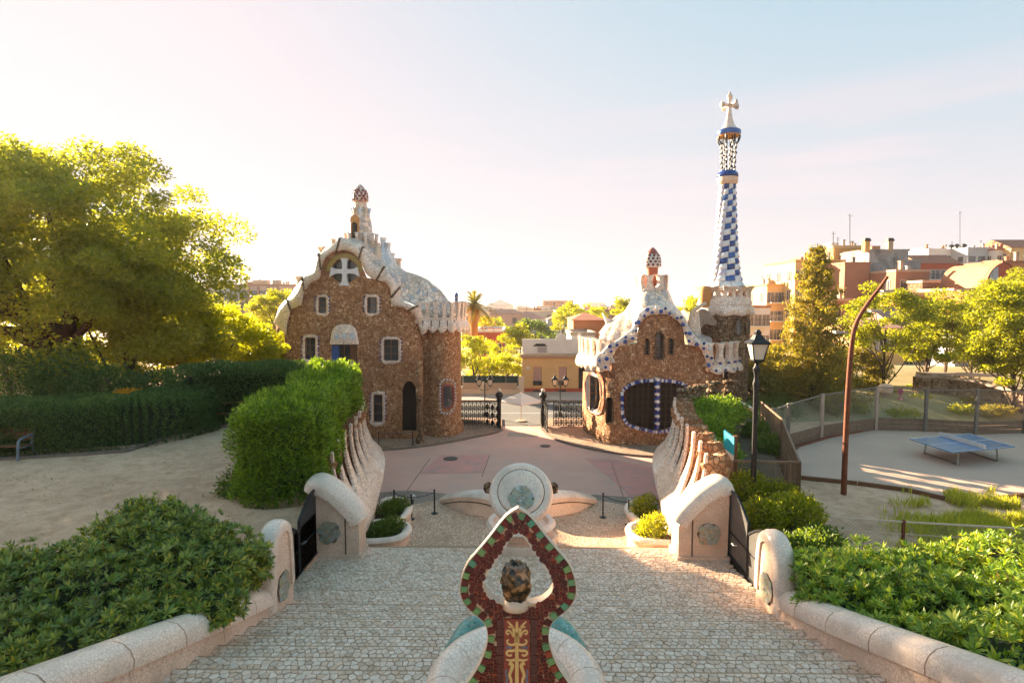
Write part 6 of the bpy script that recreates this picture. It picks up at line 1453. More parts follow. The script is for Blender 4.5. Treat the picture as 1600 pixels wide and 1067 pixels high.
def table():
    cn = [G(px, py, 2.48) for px, py in ((1421,685),(1487,706),(1586,697),(1515,677))]; z0 = 1.77; c = sum(cn, Vector())/4
    t = empty('table_tennis_table', (c.x, c.y, z0), 'blue outdoor table tennis table with white perforated net on the court', 'table tennis table')
    a, b_, c2, d_ = cn; up = Vector((0,0,1))
    mb = MB(); mb.prism([p for p in cn], (0,0,-.05)); mb.build('tabletop', mat_plain('blue_table_paint', (.10,.24,.44), (.07,.18,.36), .22, 3, spec=.7), t)
    lm = MB()
    for p, q in zip(cn, cn[1:] + cn[:1]): lm.bar(p.lerp(c, .02) + up*.003, q.lerp(c, .02) + up*.003, .02, 0, .003)
    m1, m2 = a.lerp(b_, .5), d_.lerp(c2, .5); n0, n1 = a.lerp(d_, .5), b_.lerp(c2, .5)
    lm.bar(m1 + up*.003, m2 + up*.003, .01, 0, .003); lm.build('painted_line', M['wtile'], t, kind='stuff')
    e0 = a.lerp(d_, .5); e1 = b_.lerp(c2, .5)
    e = (e1 - e0).normalized(); nn = Vector((-e.y, e.x, 0)); e0 = e0 - e*.08; e1 = e1 + e*.08
    mb = MB(); mb.prism([e0 - nn*.02 + up*.01, e1 - nn*.02 + up*.01, e1 - nn*.02 + up*.17, e1.lerp(e0,.04) - nn*.02 + up*.20, e0.lerp(e1,.04) - nn*.02 + up*.20, e0 - nn*.02 + up*.17], nn*.04); mb.build('net', mat_plain('white_net', (.74,.68,.62), None, .5, 8), t)
    for u in (.2, .8):
        for v in (.13, .87):
            p = a.lerp(d_, u).lerp(b_.lerp(c2, u), v); q = p + (p - c)*(.06); mb = MB(); mb.bar((p.x, p.y, p.z-.05), (q.x, q.y, z0), .03); mb.build('leg', M['steel'], t)
        p = a.lerp(d_, u).lerp(b_.lerp(c2, u), .1); q = a.lerp(d_, u).lerp(b_.lerp(c2, u), .9); mb = MB(); mb.bar((p.x, p.y, z0+.03), (q.x, q.y, z0+.03), .025); mb.bar((p.x, p.y, 2.36), (q.x, q.y, 2.36), .025); mb.build('foot_rail', M['steel'], t)
table()
def rusty_lamp():
    d = G(1318, 772, 1.7).y; ln = [(1318,775),(1320,720),(1323,650),(1327,580),(1331,535),(1336,508),(1347,487),(1362,466),(1375,450),(1387,432)]
    P = [W(px, py, d - .004*(775-py)) for px, py in ln]; t = empty('bent_street_lamp', P[0], 'tall rust coloured bent lamp post with small flat floodlights', 'street lamp')
    sp = smooth_line(P, 2); mb = MB(); mb.tube(sp, [.105 - .055*i/(len(sp)-1) for i in range(len(sp))], 14); mb.build('pole', M['rust'], t, smooth=True)
    for px, py, s_ in ((1326,520,-1),(1350,487,1),(1369,456,1)):
        c = W(px, py, d-1); a = c; b_ = c + Vector((s_*.52, -.1, .04)); mb = MB(); mb.tube([a + Vector((-.02*s_,0,-.02)), a.lerp(b_, .3)], .022, 6); mb.obox(a.lerp(b_, .66), (.2,0,.01*s_), (0,.1,0), (0,0,.035)); fl = mb.build('floodlight', M['steel'], t)
        mb = MB(); mb.obox(a.lerp(b_, .66) + Vector((0,0,-.04)), (.16,0,0), (0,.08,0), (0,0,.006)); mb.build('lamp_glass', M['lampglass'], fl)
rusty_lamp()
def wire_fence():
    A = [W(1279, 806, 16.8), W(1412, 815, 16.4), W(1640, 828, 15.6), W(1760, 834, 15.2)]
    t = empty('wire_fence', (A[0].x, A[0].y, 1.7), 'low sunlit wire mesh fence with brown posts in front of the sand', 'fence')
    for k, p in enumerate(A):
        mb = MB(); mb.box(p.x-.035, p.x+.035, p.y-.035, p.y+.035, 1.7, p.z + (.02 if k != 1 else .05)); mb.build('fence_post', M['steelpost'] if k == 0 else M['rust'], t)
    mb = MB(); mb.bar(A[0] + Vector((0,0,-.05)), Vector((A[0].x+.5, A[0].y, 1.75)), .022); mb.build('brace', M['steel'], t)
    w_ = MB()
    for a, b_ in zip(A, A[1:]):
        mb = MB(); mb.bar(a, b_, .022); mb.bar(a - Vector((0,0,.36)), b_ - Vector((0,0,.36)), .01); mb.build('rail', M['cream'], t)
        L_ = (b_-a).length; n = int(L_/.10)
        for i in range(n+1):
            for s_ in (-1, 1):
                x0 = i/n; x1 = x0 + s_*.9/L_
                if 0 <= x1 <= 1: p = a.lerp(b_, x0); q = a.lerp(b_, x1); w_.bar((p.x, p.y, p.z-.02), (q.x, q.y, 1.72), .0035)
    w_.build('wire_mesh', M['steel'], t, kind='stuff', fix=False)
wire_fence()
# sunlit tall grass
n = 42000; q = np.zeros((n,3)); i = 0
while i < n:
    x, y = random.uniform(11, 22), random.uniform(13.2, 21.5)
    px_ = 810 + x/y*900
    if px_ < 1380 + random.uniform(0, 170) or noise.noise(Vector((x*.9, y*.9, 0))) < -.25 + .15*(y-18): continue
    q[i] = (x, y, 1.7 + .12); i += 1
h = RNG.uniform(.18, .5, n)*(1); q[:, 2] = 1.7 + h*.5
up = np.tile([0,0,2.2], (n,1)); leaf_mesh('tall_grass', q, .42, 'grass', None, .07, up, 0, kind='stuff', label='patch of tall sunlit yellow green grass on the sand', cat='grass')
# trees on the right
def conifer(base, h, r, label, n, mat, leaf=.2):
    b_ = Vector(base); t = empty('conifer_tree', b_, label, 'tree'); P = []; N = []
    nb = 95
    for k in range(nb):
        v = (k/nb); z = b_.z + h*(.10 + .88*v); rr = r*(1 - v)**.8*random.uniform(.65, 1.15) + .12*r; a = k*2.4 + random.uniform(-.3,.3)
        m_ = int(n/nb*(.25 + 1.4*(1-v))); s = RNG.random(m_)**.7; x = b_.x + math.cos(a)*rr*s; y = b_.y + math.sin(a)*rr*s
        p = np.stack([x, y, z + .25*rr*s*.6], 1) + RNG.normal(size=(m_,3))*np.array([.22,.22,.20])*(.5 + .16*r*(1-v) + .3*(1-v)); P.append(p)
        if k % 3 == 0: mb = MB(); mb.tube([(b_.x, b_.y, z), (b_.x + math.cos(a)*rr*.8, b_.y + math.sin(a)*rr*.8, z + .12*rr)], [.05, .015], 5); mb.build('branch', M['bark'], t)
    P = np.concatenate(P); leaf_mesh('foliage', P, leaf, mat, t, .3, np.tile([0,0,.7], (len(P),1)), 0, kind='stuff')
    mb = MB(); mb.tube([b_, b_ + Vector((0,0,h*.5)), b_ + Vector((0,0,h))], [.28, .15, .02], 8); mb.build('trunk', M['bark'], t, smooth=True)
c = W(1268, 640, 38); conifer((c.x, c.y, .3), W(1268, 380, 38).z - .3, 2.9, 'tall golden brown conifer behind the court fence', 42000, 'leaf_gold', .22)
for px, py, d, rx, rz, mt, lab, ncl in ((1385,500,42,3.6,2.9,'leaf_lime','airy lime green tree with a forked trunk behind the court fence',34),(1480,508,46,3.4,2.4,'leaf_lime','broad green tree to the left of the stone wall',42),(1590,530,36,2.7,3.8,'leaf_lime','tall bright tree cut by the right edge of the picture',60),(1560,490,50,3.6,2.3,'leaf_lime','green tree in front of the vaulted brick building',44),(1450,545,44,1.8,1.3,'leaf_lime','low green tree above the street sign',18),(1225,590,44,2.8,2.6,'leaf_gold','golden bushy tree between tower and conifer',40),(1330,580,44,2.6,2.0,'leaf_gold','golden tree just right of the conifer',36),(1178,600,40,1.5,2.0,'leaf_gold','golden shrubby tree right beside the tower',30),(1520,548,46,2.0,1.0,'leaf_lime','low green tree above the stone wall',14),(1590,470,58,3.4,3.4,'leaf_lime','tall pale green tree standing behind the right edge tree',36)):
    c = W(px, py, d); tree((c.x, c.y, 1.0), c, (rx, 2.4, rz), lab, int(ncl*1.5), .85, 300, .2, mt, .15, limbs=10, low=-.8)
for k in range(14):
    x, y = random.uniform(16, 30), random.uniform(34, 44)
    bush('dry low tuft growing on the bank behind the court fence', [((x, y, 2.25 + .02*(y-34)), (random.uniform(.5,1.1), .5, random.uniform(.2,.4)))], 900, .12, ('leaf_gold','leaf_lime','grass')[k % 3], stems=False, group='dry tufts on the bank')
for k, (px, py, d, r, mt, lab) in enumerate(((1205,640,36,1.3,'leaf','green shrub at the foot of the conifer on its left'),(1300,655,36.5,.7,'leaf_lime','low tuft of green on the bank behind the fence'),(1350,650,37,.6,'leaf_lime','small yellow tuft near the white waste column'),(1400,655,36,.7,'leaf','small green tuft behind the middle of the fence'),(1165,655,31,1.0,'leaf','dark shrub at the corner of the right gatehouse'))):
    c = W(px, py, d); bush(lab, [((c.x, c.y, c.z), (r*1.4, r, r*.6))], 3500, .12, mt)
# stone wall, street sign, waste column beyond the fence
def stone_wall():
    pts = [W(1434, 586, 41), W(1480, 588, 40.2), W(1530, 594, 38.5), W(1570, 604, 37), W(1640, 620, 34.5)]; t = empty('stone_wall', (pts[0].x, pts[0].y, 1.8), 'brown dry stone retaining wall behind the right end of the court fence', 'wall')
    mb = MB(); mb.rings([[(p.x, p.y, 1.2), (p.x, p.y, p.z-.15), (p.x, p.y+.5, p.z-.15), (p.x, p.y+.5, 1.2)] for p in pts], 0, True); mb.build('wall_core', M['rubble_fine'], t)
    L_ = resample(pts, 42); cnt = 0
    for a, b_ in zip(L_, L_[1:]):
        z = 2.2; 
        while z < a.z - .12:
            h = random.uniform(.22, .34); mb = MB(); x = random.uniform(.02, .06); mb.obox(((a.x+b_.x)/2 + random.uniform(-.05,.05), (a.y+b_.y)/2, z + h/2), ((b_.x-a.x)*.5*.96, (b_.y-a.y)*.48, random.uniform(-.03,.03)), (x*.3, .10 + x, 0), (random.uniform(-.03,.03), 0, h*.46)); mb.build('stone', M['wallstone'], t, smooth=False); z += h
    mb = MB()
    for a, b_ in zip(pts, pts[1:]): mb.bar(a + Vector((0,.2,-.08)), b_ + Vector((0,.2,-.08)), .34, 0, .09)
    mb.build('wall_cap', M['concrete'], t)
    mb = MB(); a = W(1436, 584, 41.8); b_ = W(1560, 586, 44); mb.bar(a, b_, .25, 0, .12); mb.bar(W(1500, 592, 40), W(1562, 607, 38), .3, 0, .1); o = mb.build('concrete_ledge', M['concrete']); props(o, 'pale concrete ledge on top of the dry stone wall', 'ledge')
M['wallstone'] = mat_island('wall_stone', [(0,(.16,.10,.06)),(.4,(.30,.20,.12)),(.7,(.38,.28,.19)),(1,(.24,.17,.12))], .9, .3, .5, 14, .25, .03)
stone_wall()
c = G(1382, 650, 1.9); d = 39; c = W(1382, 650, d); t = empty('waste_column', (c.x, c.y, 1.6), 'pale grey municipal column with a wider rounded head behind the fence', 'street furniture')
mb = MB(); s_ = d/F; mb.lathe([(6*s_, 1.5), (5*s_, c.z + 20*s_), (5.5*s_, W(0,611,d).z)], (c.x, c.y, 0), 16); mb.build('column', M['concrete'], t, smooth=40)
mb = MB(); z = W(0, 612, d).z; mb.lathe([(6*s_, z), (10*s_, z+2*s_), (10.5*s_, z+10*s_), (8*s_, z+14*s_), (2*s_, z+15*s_)], (c.x, c.y, 0), 16); mb.build('head', M['white_face'], t, smooth=40)
d = 38; c = W(1407, 640, d); t = empty('road_sign', (c.x, c.y, 1.6), 'red and white no parking road sign on a post behind the fence', 'sign'); s_ = d/F
mb = MB(); mb.bar((c.x, c.y+.04, 1.5), (c.x, c.y+.04, W(0,606,d).z), .04); mb.build('post', M['steel'], t)
for y, r_, m_ in ((612, 4.6, 'r'), (624, 4.2, 'w')):
    cc = W(1407, y, d); mb = MB(); mb.prism([cc + Vector((math.cos(a)*r_*s_, -.02, math.sin(a)*r_*s_)) for a in [2*PI*k/20 for k in range(20)]], (0,.03,0)); pl = mb.build('sign_disc', M['signred'] if 'signred' in M else M.setdefault('signred', mat_plain('sign_red', (.55,.03,.04), None, .4)), t)
    mb = MB(); mb.prism([cc + Vector((math.cos(a)*r_*.66*s_, -.03, math.sin(a)*r_*.66*s_)) for a in [2*PI*k/20 for k in range(20)]], (0,.01,0)); mb.build('sign_face', M['blue'] if m_ == 'r' else M['wtile'], pl)
    mb = MB(); mb.bar(cc + Vector((-r_*.5*s_, -.035, r_*.5*s_)), cc + Vector((r_*.5*s_, -.035, -r_*.5*s_)), .03); mb.build('red_stroke', M['signred'], pl)
mb = MB(); cc = W(1407, 636, d); mb.box(cc.x-.2, cc.x+.2, d-.03, d, cc.z-.25, cc.z+.25); mb.build('lower_plate', M['signred'], t)
# hinged railing behind the sign
t = empty('railing', (26, 41, 2), 'thin upright bar railing behind the road sign', 'fence'); mb0 = W(1378, 612, 42); mb1 = W(1434, 612, 42)
for k in range(26):
    p = mb0.lerp(mb1, k/25); mb = MB(); mb.bar((p.x, p.y, p.z), (p.x, p.y, p.z-1.9), .018); mb.build('railing_bar', M['rustbrown'], t)
mb = MB(); mb.bar(mb0, mb1, .03); mb.build('rail', M['rustbrown'], t)
# pale stone seat / steps near the gatehouse corner
mb = MB(); ln = smooth_line([W(1158,632,30), W(1170,636,29.6), W(1184,646,29.2)], 2); mb.tube(ln, [.25 - .01*i for i in range(len(ln))], 8, flat=.5); o = mb.build('white_bench', M['trenc_w'], smooth=True); props(o, 'small curved white stone seat at the corner of the right gatehouse', 'bench')

# fallen leaves and grit scattered over the sand and the paving
def litter(name, n, x0, x1, y0, y1, z, size, mat, lab, ok=lambda x, y: True):
    P = []
    while len(P) < n:
        x, y = random.uniform(x0, x1), random.uniform(y0, y1)
        if ok(x, y) and noise.noise(Vector((x*.35, y*.35, 3))) > random.uniform(-.5, .3): P.append((x, y, z + .012))
    V = leaf_arrays(np.array(P), size, .6, None, .97, .5); V[:, 2] = np.clip(V[:, 2], z + .004, z + .03)
    o = link(name, np_mesh(name, V, np.arange(len(V)).reshape(-1, 4), M[mat]), None, kind='stuff', label=lab, cat='leaf litter')
litter('leaf_litter', 1300, -17, -6.5, 9, 24, 3.8, .055, 'palmdry', 'brown fallen leaves scattered over the sandy path on the left')
litter('leaf_litter', 700, 9.5, 20, 15, 20.5, 1.7, .05, 'palmdry', 'brown fallen leaves scattered over the sand on the right')
# ------------------------------------------------------------ entrance gates, umbrella, street
def palm_gate(p0, p1, h, label, spikes=True, post_end=None, cols=None, cat='gate'):
    p0 = Vector(p0); p1 = Vector(p1); L_ = (p1-p0).length; e = (p1-p0)/L_; t = empty('iron_gate', p0, label, cat); rows_ = 3; ch = (h-.12)/rows_; n = cols or max(1, round(L_/ch)); cw = L_/n
    nn = Vector((-e.y, e.x, 0)); up = Vector((0,0,1)); mb = MB()
    for r_ in range(rows_+1): mb.bar(p0 + up*(.08 + r_*ch), p1 + up*(.08 + r_*ch), .022)
    for k in range(n+1): mb.bar(p0 + e*cw*k, p0 + e*cw*k + up*(h + (.12 if spikes else 0)), .022)
    mb.build('frame', M['iron'], t)
    proto = MB()
    for s_ in range(9):
        a = PI*(.06 + .88*s_/8); proto.prism([Vector((0, 0, -.35*ch)), Vector((math.cos(a-.13)*cw*.36, 0, -.35*ch + math.sin(a-.13)*ch*.66)), Vector((math.cos(a)*cw*.44, 0, -.35*ch + math.sin(a)*ch*.78)), Vector((math.cos(a+.13)*cw*.36, 0, -.35*ch + math.sin(a+.13)*ch*.66))], (0,.03,0))
    proto.lathe([(.02,-.06),(.09,0),(.02,.06)], (0,0,-.35*ch), 8)
    import bmesh
    me = bpy.data.meshes.new('palm_leaf'); me.from_pydata(proto.v, [], proto.f); me.materials.append(M['iron'])
    for r_ in range(rows_):
        for k in range(n):
            o = bpy.data.objects.new('palm_leaf', me); COL.objects.link(o); o.parent = t; o.location = e*cw*(k+.5) + up*(.08 + (r_+.5)*ch); o.rotation_euler = (0, 0, math.atan2(e.y, e.x))
    if spikes:
        mb = MB()
        for k in range(n*3+1):
            p = p0 + e*cw*k/3 + up*(.08 + rows_*ch); mb.lathe([(.012,0),(.02,.1),(.035,.16),(.001,.28)], p, 5)
        mb.build('spikes', M['iron'], t, kind='stuff')
    return t
gy = 40.6
gx = lambda px, y=gy: X(px, y)
palm_gate((gx(718), gy, .1), (gx(757), gy, .1), 1.65, 'black iron palm leaf railing next to the left gatehouse', cols=6)
palm_gate((gx(757), gy-.1, .1), (gx(782), 39.6, .1), 1.75, 'black iron palm leaf gate leaf folded open on the left of the entrance')
palm_gate((gx(866), gy, .1), (gx(914), gy, .1), 1.65, 'black iron palm leaf railing next to the right gatehouse', cols=6)
palm_gate((X(846,40.9), 40.9, .1), (X(856, 38.6), 38.6, .05), 1.75, 'black iron palm leaf gate leaf opened inwards on the right of the entrance')
for px, nm in ((780, 'left'), (849, 'right')):
    x = gx(px); t = empty('gate_post', (x, gy-.4, 0), 'dark iron gate post with a round lantern top on the %s of the entrance' % nm, 'post')
    mb = MB(); mb.box(x-.13, x+.13, gy-.53, gy-.27, 0, 1.95); mb.build('post', M['iron'], t)
    mb = MB(); mb.lathe([(.16,1.95),(.2,2.05),(.12,2.1),(.26,2.25),(.28,2.4),(.2,2.55),(.06,2.62),(.03,2.75)], (x, gy-.4, 0), 12); mb.build('lantern_top', M['iron'], t, smooth=50)
    mb = MB(); mb.lathe([(.05,2.5),(.13,2.55),(.13,2.7),(.02,2.78)], (x, gy-.4, .08), 10); mb.build('globe', M['lampglass'], t, smooth=True)
def umbrella():
    d = 42.6; c = W(814, 616, d); x = c.x; t = empty('parasol', (x, d, 0), 'open white square parasol standing in the road just outside the gate', 'parasol'); zt = W(814, 613, d).z; r_ = 1.62; ze = W(814, 630, d-1).z
    M['canvas'] = mat_leaf('white_canvas', [(.15,(.74,.71,.68)),(.85,(.78,.75,.72))], .4, .8, tcol=(1,1,1))
    cs = [Vector((x + r_*math.cos(a), d + r_*math.sin(a), ze)) for a in [PI/2*k for k in range(4)]]; top = Vector((x, d, zt))
    for k in range(4):
        a, b_ = cs[k], cs[(k+1) % 4]; mb = MB(); m_ = (a+b_)/2 + Vector((0,0,.02)); mb.rings([[top, top], [top.lerp(a,.5) , top.lerp(b_,.5)], [a, b_], [a - Vector((0,0,.10)), b_ - Vector((0,0,.10))]], 0, False, False); mb.build('canopy_panel', M['canvas'], t, fix=False)
    mb = MB(); mb.tube([(x, d, 0), (x, d, zt+.1)], .03, 8); mb.build('pole', M['concrete'], t)
    for k in range(4): mb = MB(); mb.bar(Vector((x, d, ze+.1)), cs[k]*.98 + Vector((x,d,ze))*.02, .012); mb.build('rib', M['wood'], t)
    mb = MB(); mb.lathe([(.35,0),(.35,.08),(.05,.1)], (x, d, 0.005), 16); mb.build('base', M['concrete'], t)
umbrella()
for px, nm in ((757, 'left gate railing, partly hidden by trees'), (876, 'right gate railing in front of the yellow house')):
    d = 44.4; x = X(px, d); t = empty('street_lamp', (x, d, 0), 'black twin lantern street lamp behind the ' + nm, 'street lamp', 'twin lantern street lamps'); zt = Zp(604, d, px)
    mb = MB(); mb.lathe([(.13,0),(.13,.25),(.06,.4),(.045,zt-.1),(.07,zt),(.02,zt+.35)], (x, d, 0), 10); mb.build('pole', M['iron'], t, smooth=40)
    for s_ in (-1, 1):
        mb = MB(); mb.tube(smooth_line([(x, d, zt-.25), (x+s_*.3, d, zt-.3), (x+s_*.42, d, zt), (x+s_*.42, d, zt+.05)], 2), .022, 6); mb.build('arm', M['iron'], t); street_lantern(t, (x + s_*.42, d, zt+.12), .85, M['lampglass'])

def house(px0, px1, pyt, d, depth, wall, label, zb=None, roof='flat', roofm='concrete', wins=(), wm='darkglass', name='house', group=None, parapet=.35, cat='building', turn=0.0, hill=False, frames=None, corn=None):
    x0, x1 = X(px0, d), X(px1, d); zt = Zp(pyt, d, (px0+px1)/2)
    if zb is None: zb = min(land_z((x0+x1)/2, d), land_z((x0+x1)/2, d+depth), land_z(x0, d), land_z(x1, d)) - .3
    t = empty(name, ((x0+x1)/2, d + depth/2, zb), label, cat, group); m_ = M[wall] if isinstance(wall, str) else wall
    mb = MB(); mb.box(x0, x1, d, d+depth, zb, zt); mb.build('wall', m_, t)
    if roof == 'flat':
        mb = MB(); e = .12
        for a in ((x0-e, x1+e, d-e, d+.2), (x0-e, x1+e, d+depth-.2, d+depth+e), (x0-e, x0+.2, d+.2, d+depth-.2), (x1-.2, x1+e, d+.2, d+depth-.2)): mb.box(*a, zt+.003, zt+parapet)
        mb.build('parapet', M[roofm], t)
    elif roof == 'gable':
        h = (zt - zb)*.0 + (x1-x0)*.16; y0, y1 = d-.3, d+depth+.3; mb = MB(); mb.add([(x0-.3, y0, zt), (x1+.3, y0, zt), (x1+.3, y1, zt), (x0-.3, y1, zt), (x0-.3, (y0+y1)/2, zt+depth*.22), (x1+.3, (y0+y1)/2, zt+depth*.22)], [(0,1,5,4),(2,3,4,5),(0,4,3),(1,2,5),(0,3,2,1)]); mb.build('roof', M[roofm], t)
    elif roof == 'hip':
        mb = MB(); w2 = (x1-x0)/2; k = min(w2, depth/2)*.9; mb.add([(x0-.3, d-.3, zt), (x1+.3, d-.3, zt), (x1+.3, d+depth+.3, zt), (x0-.3, d+depth+.3, zt), (x0+k, d+depth/2, zt+k*.45), (x1-k, d+depth/2, zt+k*.45)], [(0,1,5,4),(1,2,5),(2,3,4,5),(3,0,4),(0,3,2,1)]); mb.build('roof', M[roofm], t)
    if roof == 'flat' and 58 < d < 300 and (x1-x0) > 4:      # rooftop clutter
        rr = random.Random(int(px0*7 + d)); mb = MB(); w2 = (x1-x0)*.22; cx = x0 + (x1-x0)*rr.uniform(.3, .7); mb.box(cx-w2/2, cx+w2/2, d+depth*.45, d+depth*.8, zt+.004, zt+parapet+rr.uniform(.3, 1.0)); mb.build('roof_hut', M[rr.choice(['w_tan','w_white','w_brick'])], t)
        for q in range(3):
            cx = x0 + (x1-x0)*rr.uniform(.08, .92); h = rr.uniform(.5, 1.3)+parapet; mb = MB(); mb.box(cx-.2, cx+.2, d+.5+q, d+.9+q, zt+.004, zt+h); mb.box(cx-.28, cx+.28, d+.42+q, d+.98+q, zt+h+.002, zt+h+.12); mb.build('chimney', M[rr.choice(['w_brick','w_tan','w_grey'])], t)
        cx = x0 + (x1-x0)*rr.uniform(.2, .8); mb = MB(); mb.bar((cx, d+2, zt), (cx, d+2, zt+2.2), .03); mb.bar((cx-.4, d+2, zt+2.0), (cx+.4, d+2, zt+2.0), .02); mb.bar((cx-.3, d+2, zt+1.7), (cx+.3, d+2, zt+1.7), .02); mb.build('aerial', M['iron'], t)
    if wins:
        nx, ny, ww, wh, ztop, pitch = wins
        me = None
        for j in range(ny):
            for i in range(nx):
                cx = x0 + (x1-x0)*(i+.5)/nx; cz = zt - ztop - j*pitch
                if cz - wh < zb: continue
                if me is None:
                    mb = MB(); mb.box(-ww/2, ww/2, -.03, .02, -wh, 0); 
                    me = bpy.data.meshes.new('window'); me.from_pydata(mb.v, [], mb.f); me.materials.append(M[wm])
                    mf = None
                    if d < 130:
                        mb = MB(); e = .07
                        for a in ((-ww/2-e, -ww/2, -wh-e, e), (ww/2, ww/2+e, -wh-e, e), (-ww/2, ww/2, 0, e), (-ww/2, ww/2, -wh-e, -wh), (-.03, .03, -wh, 0)): mb.box(a[0], a[1], -.07, -.031, a[2], a[3])
                        mf = bpy.data.meshes.new('frame'); mf.from_pydata(mb.v, [], mb.f); mf.materials.append(M[frames or 'cream'])
                o = bpy.data.objects.new('window', me); COL.objects.link(o); o.parent = t; o.location = Vector((cx, d, cz)) - Vector(t.location)
                if mf:
                    f = bpy.data.objects.new('frame', mf); COL.objects.link(f); f.parent = o
        if me and hill_side(d, px0):      # windows on the side wall that faces the stairs, and balconies
            for j in range(ny):
                for i in range(max(1, int(depth/3.2))):
                    cy = d + depth*(i+.5)/max(1, int(depth/3.2)); cz = zt - ztop - j*pitch
                    if cz - wh < zb: continue
                    o = bpy.data.objects.new('window', me); COL.objects.link(o); o.parent = t; o.location = Vector((x0, cy, cz)) - Vector(t.location); o.rotation_euler = (0, 0, -PI/2)
                    if mf: f = bpy.data.objects.new('frame', mf); COL.objects.link(f); f.parent = o
                if nx >= 2 and d < 120 and wm == 'darkglass' and j < 3:
                    cz = zt - ztop - j*pitch - wh; a, b_ = x0 + (x1-x0)*.08, x0 + (x1-x0)*(.92 if j % 2 == 0 else .55)
                    mb = MB(); mb.box(a, b_, d-.9, d-.06, cz-.14, cz); bal = mb.build('balcony', M[frames or 'w_white'], t)
                    mb = MB(); mb.bar((a, d-.88, cz+.95), (b_, d-.88, cz+.95), .03)
                    for q in range(int((b_-a)/.35)+1): mb.bar((a + q*.35, d-.88, cz), (a + q*.35, d-.88, cz+.95), .018)
                    mb.build('balcony_rail', M['w_white' if j % 2 else 'iron'], bal)
    return t
def hill_side(d, px0): return 60 < d < 140 and px0 > 1150
M['darkglass'] = mat_glass('dark_window', (.05,.05,.06), .15)
WALLS = {'w_yellow': (.68,.43,.19), 'w_ochre': (.60,.34,.10), 'w_pink': (.52,.33,.28), 'w_white': (.70,.67,.63), 'w_cream': (.64,.52,.38), 'w_grey': (.36,.34,.33), 'w_brick': (.36,.17,.10), 'w_red': (.45,.10,.05), 'w_orange': (.55,.20,.08), 'w_bluegrey': (.42,.44,.48), 'w_tan': (.46,.33,.23)}
for k, c_ in WALLS.items(): M[k] = mat_plain(k[2:] + '_wall', c_, tuple(x*.84 for x in c_), .85, .8, .2, 12)
M['stained'] = mat_plain('stained_concrete', (.40,.38,.37), (.20,.19,.19), .9, .45, .4, 8, dirt=((.10,.10,.10), .5, .5, .8))
M['brickvault'] = mat_plain('brick_vault', (.52,.22,.11), (.42,.17,.085), .85, 1.2, .3, 14)
M['rooftile'] = mat_plain('clay_roof_tile', (.42,.15,.08), (.30,.10,.06), .85, 1.5, .5, 9)
M['rooftile2'] = mat_plain('dusty_pink_roof', (.42,.22,.17), (.34,.17,.13), .85, 1.5, .5, 9)
# yellow corner house across the road
def yellow_house():
    d = 56.0; x0, x1 = X(816, d), X(914, d); z = lambda py: Zp(py, d, 860); t = empty('house', ((x0+x1)/2, d+4, .13), 'yellow single storey house with red base and white parapet across the road', 'house')
    hs = [rect(833.5,846.5,573,601,.1), rect(873.5,885.5,573,601,.1)]
    facade('wall', [(816,556),(914,556),(914,606.5),(816,606.5)], hs, lambda px: d, M['w_yellow'], t, 6, .004, .2)
    mb = MB(); mb.box(x0, x1, d+.22, d+9, .1, z(553)); mb.build('rear_wall', M['w_cream'], t)
    mb = MB(); mb.box(x0-.03, x1+.03, d-.06, d+.2, .1, z(606.5)); mb.build('red_base', M['w_red'], t)
    mb = MB(); mb.box(x0-.2, x1+.2, d-.3, d+.25, z(557), z(553)); mb.box(x0-.1, x1+.1, d-.18, d+.25, z(559), z(557)-.003); mb.build('cornice', M['w_tan'], t)
    mb = MB(); mb.prism([W(px, py, d+.05) for px, py in ((816,552.5),(816,530),(868,530),(870,524),(877,520),(884,524),(886,530),(914,530),(914,552.5))], (0,.25,0)); mb.build('parapet', M['w_white'], t)
    mb = MB(); mb.prism([W(px, py, d+.0) for px, py in ((832,541),(838,537),(851,537),(855,541))], (0,.1,0)); mb.build('awning', M['iron'], t)
    mb = MB(); a = W(840, 552, d); mb.box(a.x, a.x+.9, d-.02, d+.05, z(551), z(542)); mb.build('parapet_window', M['w_grey'], t)
    for px0, px1 in ((833.5,846.5),(873.5,885.5)):
        mb = MB(); a, b_ = X(px0, d), X(px1, d); mb.box(a, b_, d+.12, d+.16, z(601), z(573)); w_ = mb.build('window', M['w_pink'], t)
        for k in range(14): 
            mb = MB(); zz_ = z(600) + (z(574)-z(600))*k/14; mb.box(a+.04, b_-.04, d+.09, d+.12, zz_, zz_+.08); mb.build('shutter_slat', M['w_pink'], w_)
        mb = MB(); mb.box(a-.02, b_+.02, d-.14, d-.02, z(601.5), z(595)); mb.build('window_guard', M['iron'], t)
        mb = MB(); mb.box(a, b_, d-.09, d-.062, z(614), z(609)); mb.build('basement_vent', M['iron'], t)
    c = W(825, 575, d-.04); mb = MB(); mb.box(c.x-.18, c.x+.18, d-.05, d-.01, c.z-.14, c.z+.14); mb.build('wall_plaque', M['trenc_b'], t)
    mb = MB(); mb.box(X(905,d), X(914,d), d-.05, d-.01, .1, z(574)); mb.build('door', M['iron'], t)
    # roof terrace structure on top right
yellow_house()
house(893, 930, 524, 60, 6, 'w_white', 'white roof terrace room with large window above the yellow house', zb=0, wins=(1, 1, 2.0, 1.0, .5, 9))
house(896, 946, 500, 66, 8, 'w_orange', 'orange rendered house behind the right gatehouse battlement', zb=-2, roof='hip', roofm='rooftile')
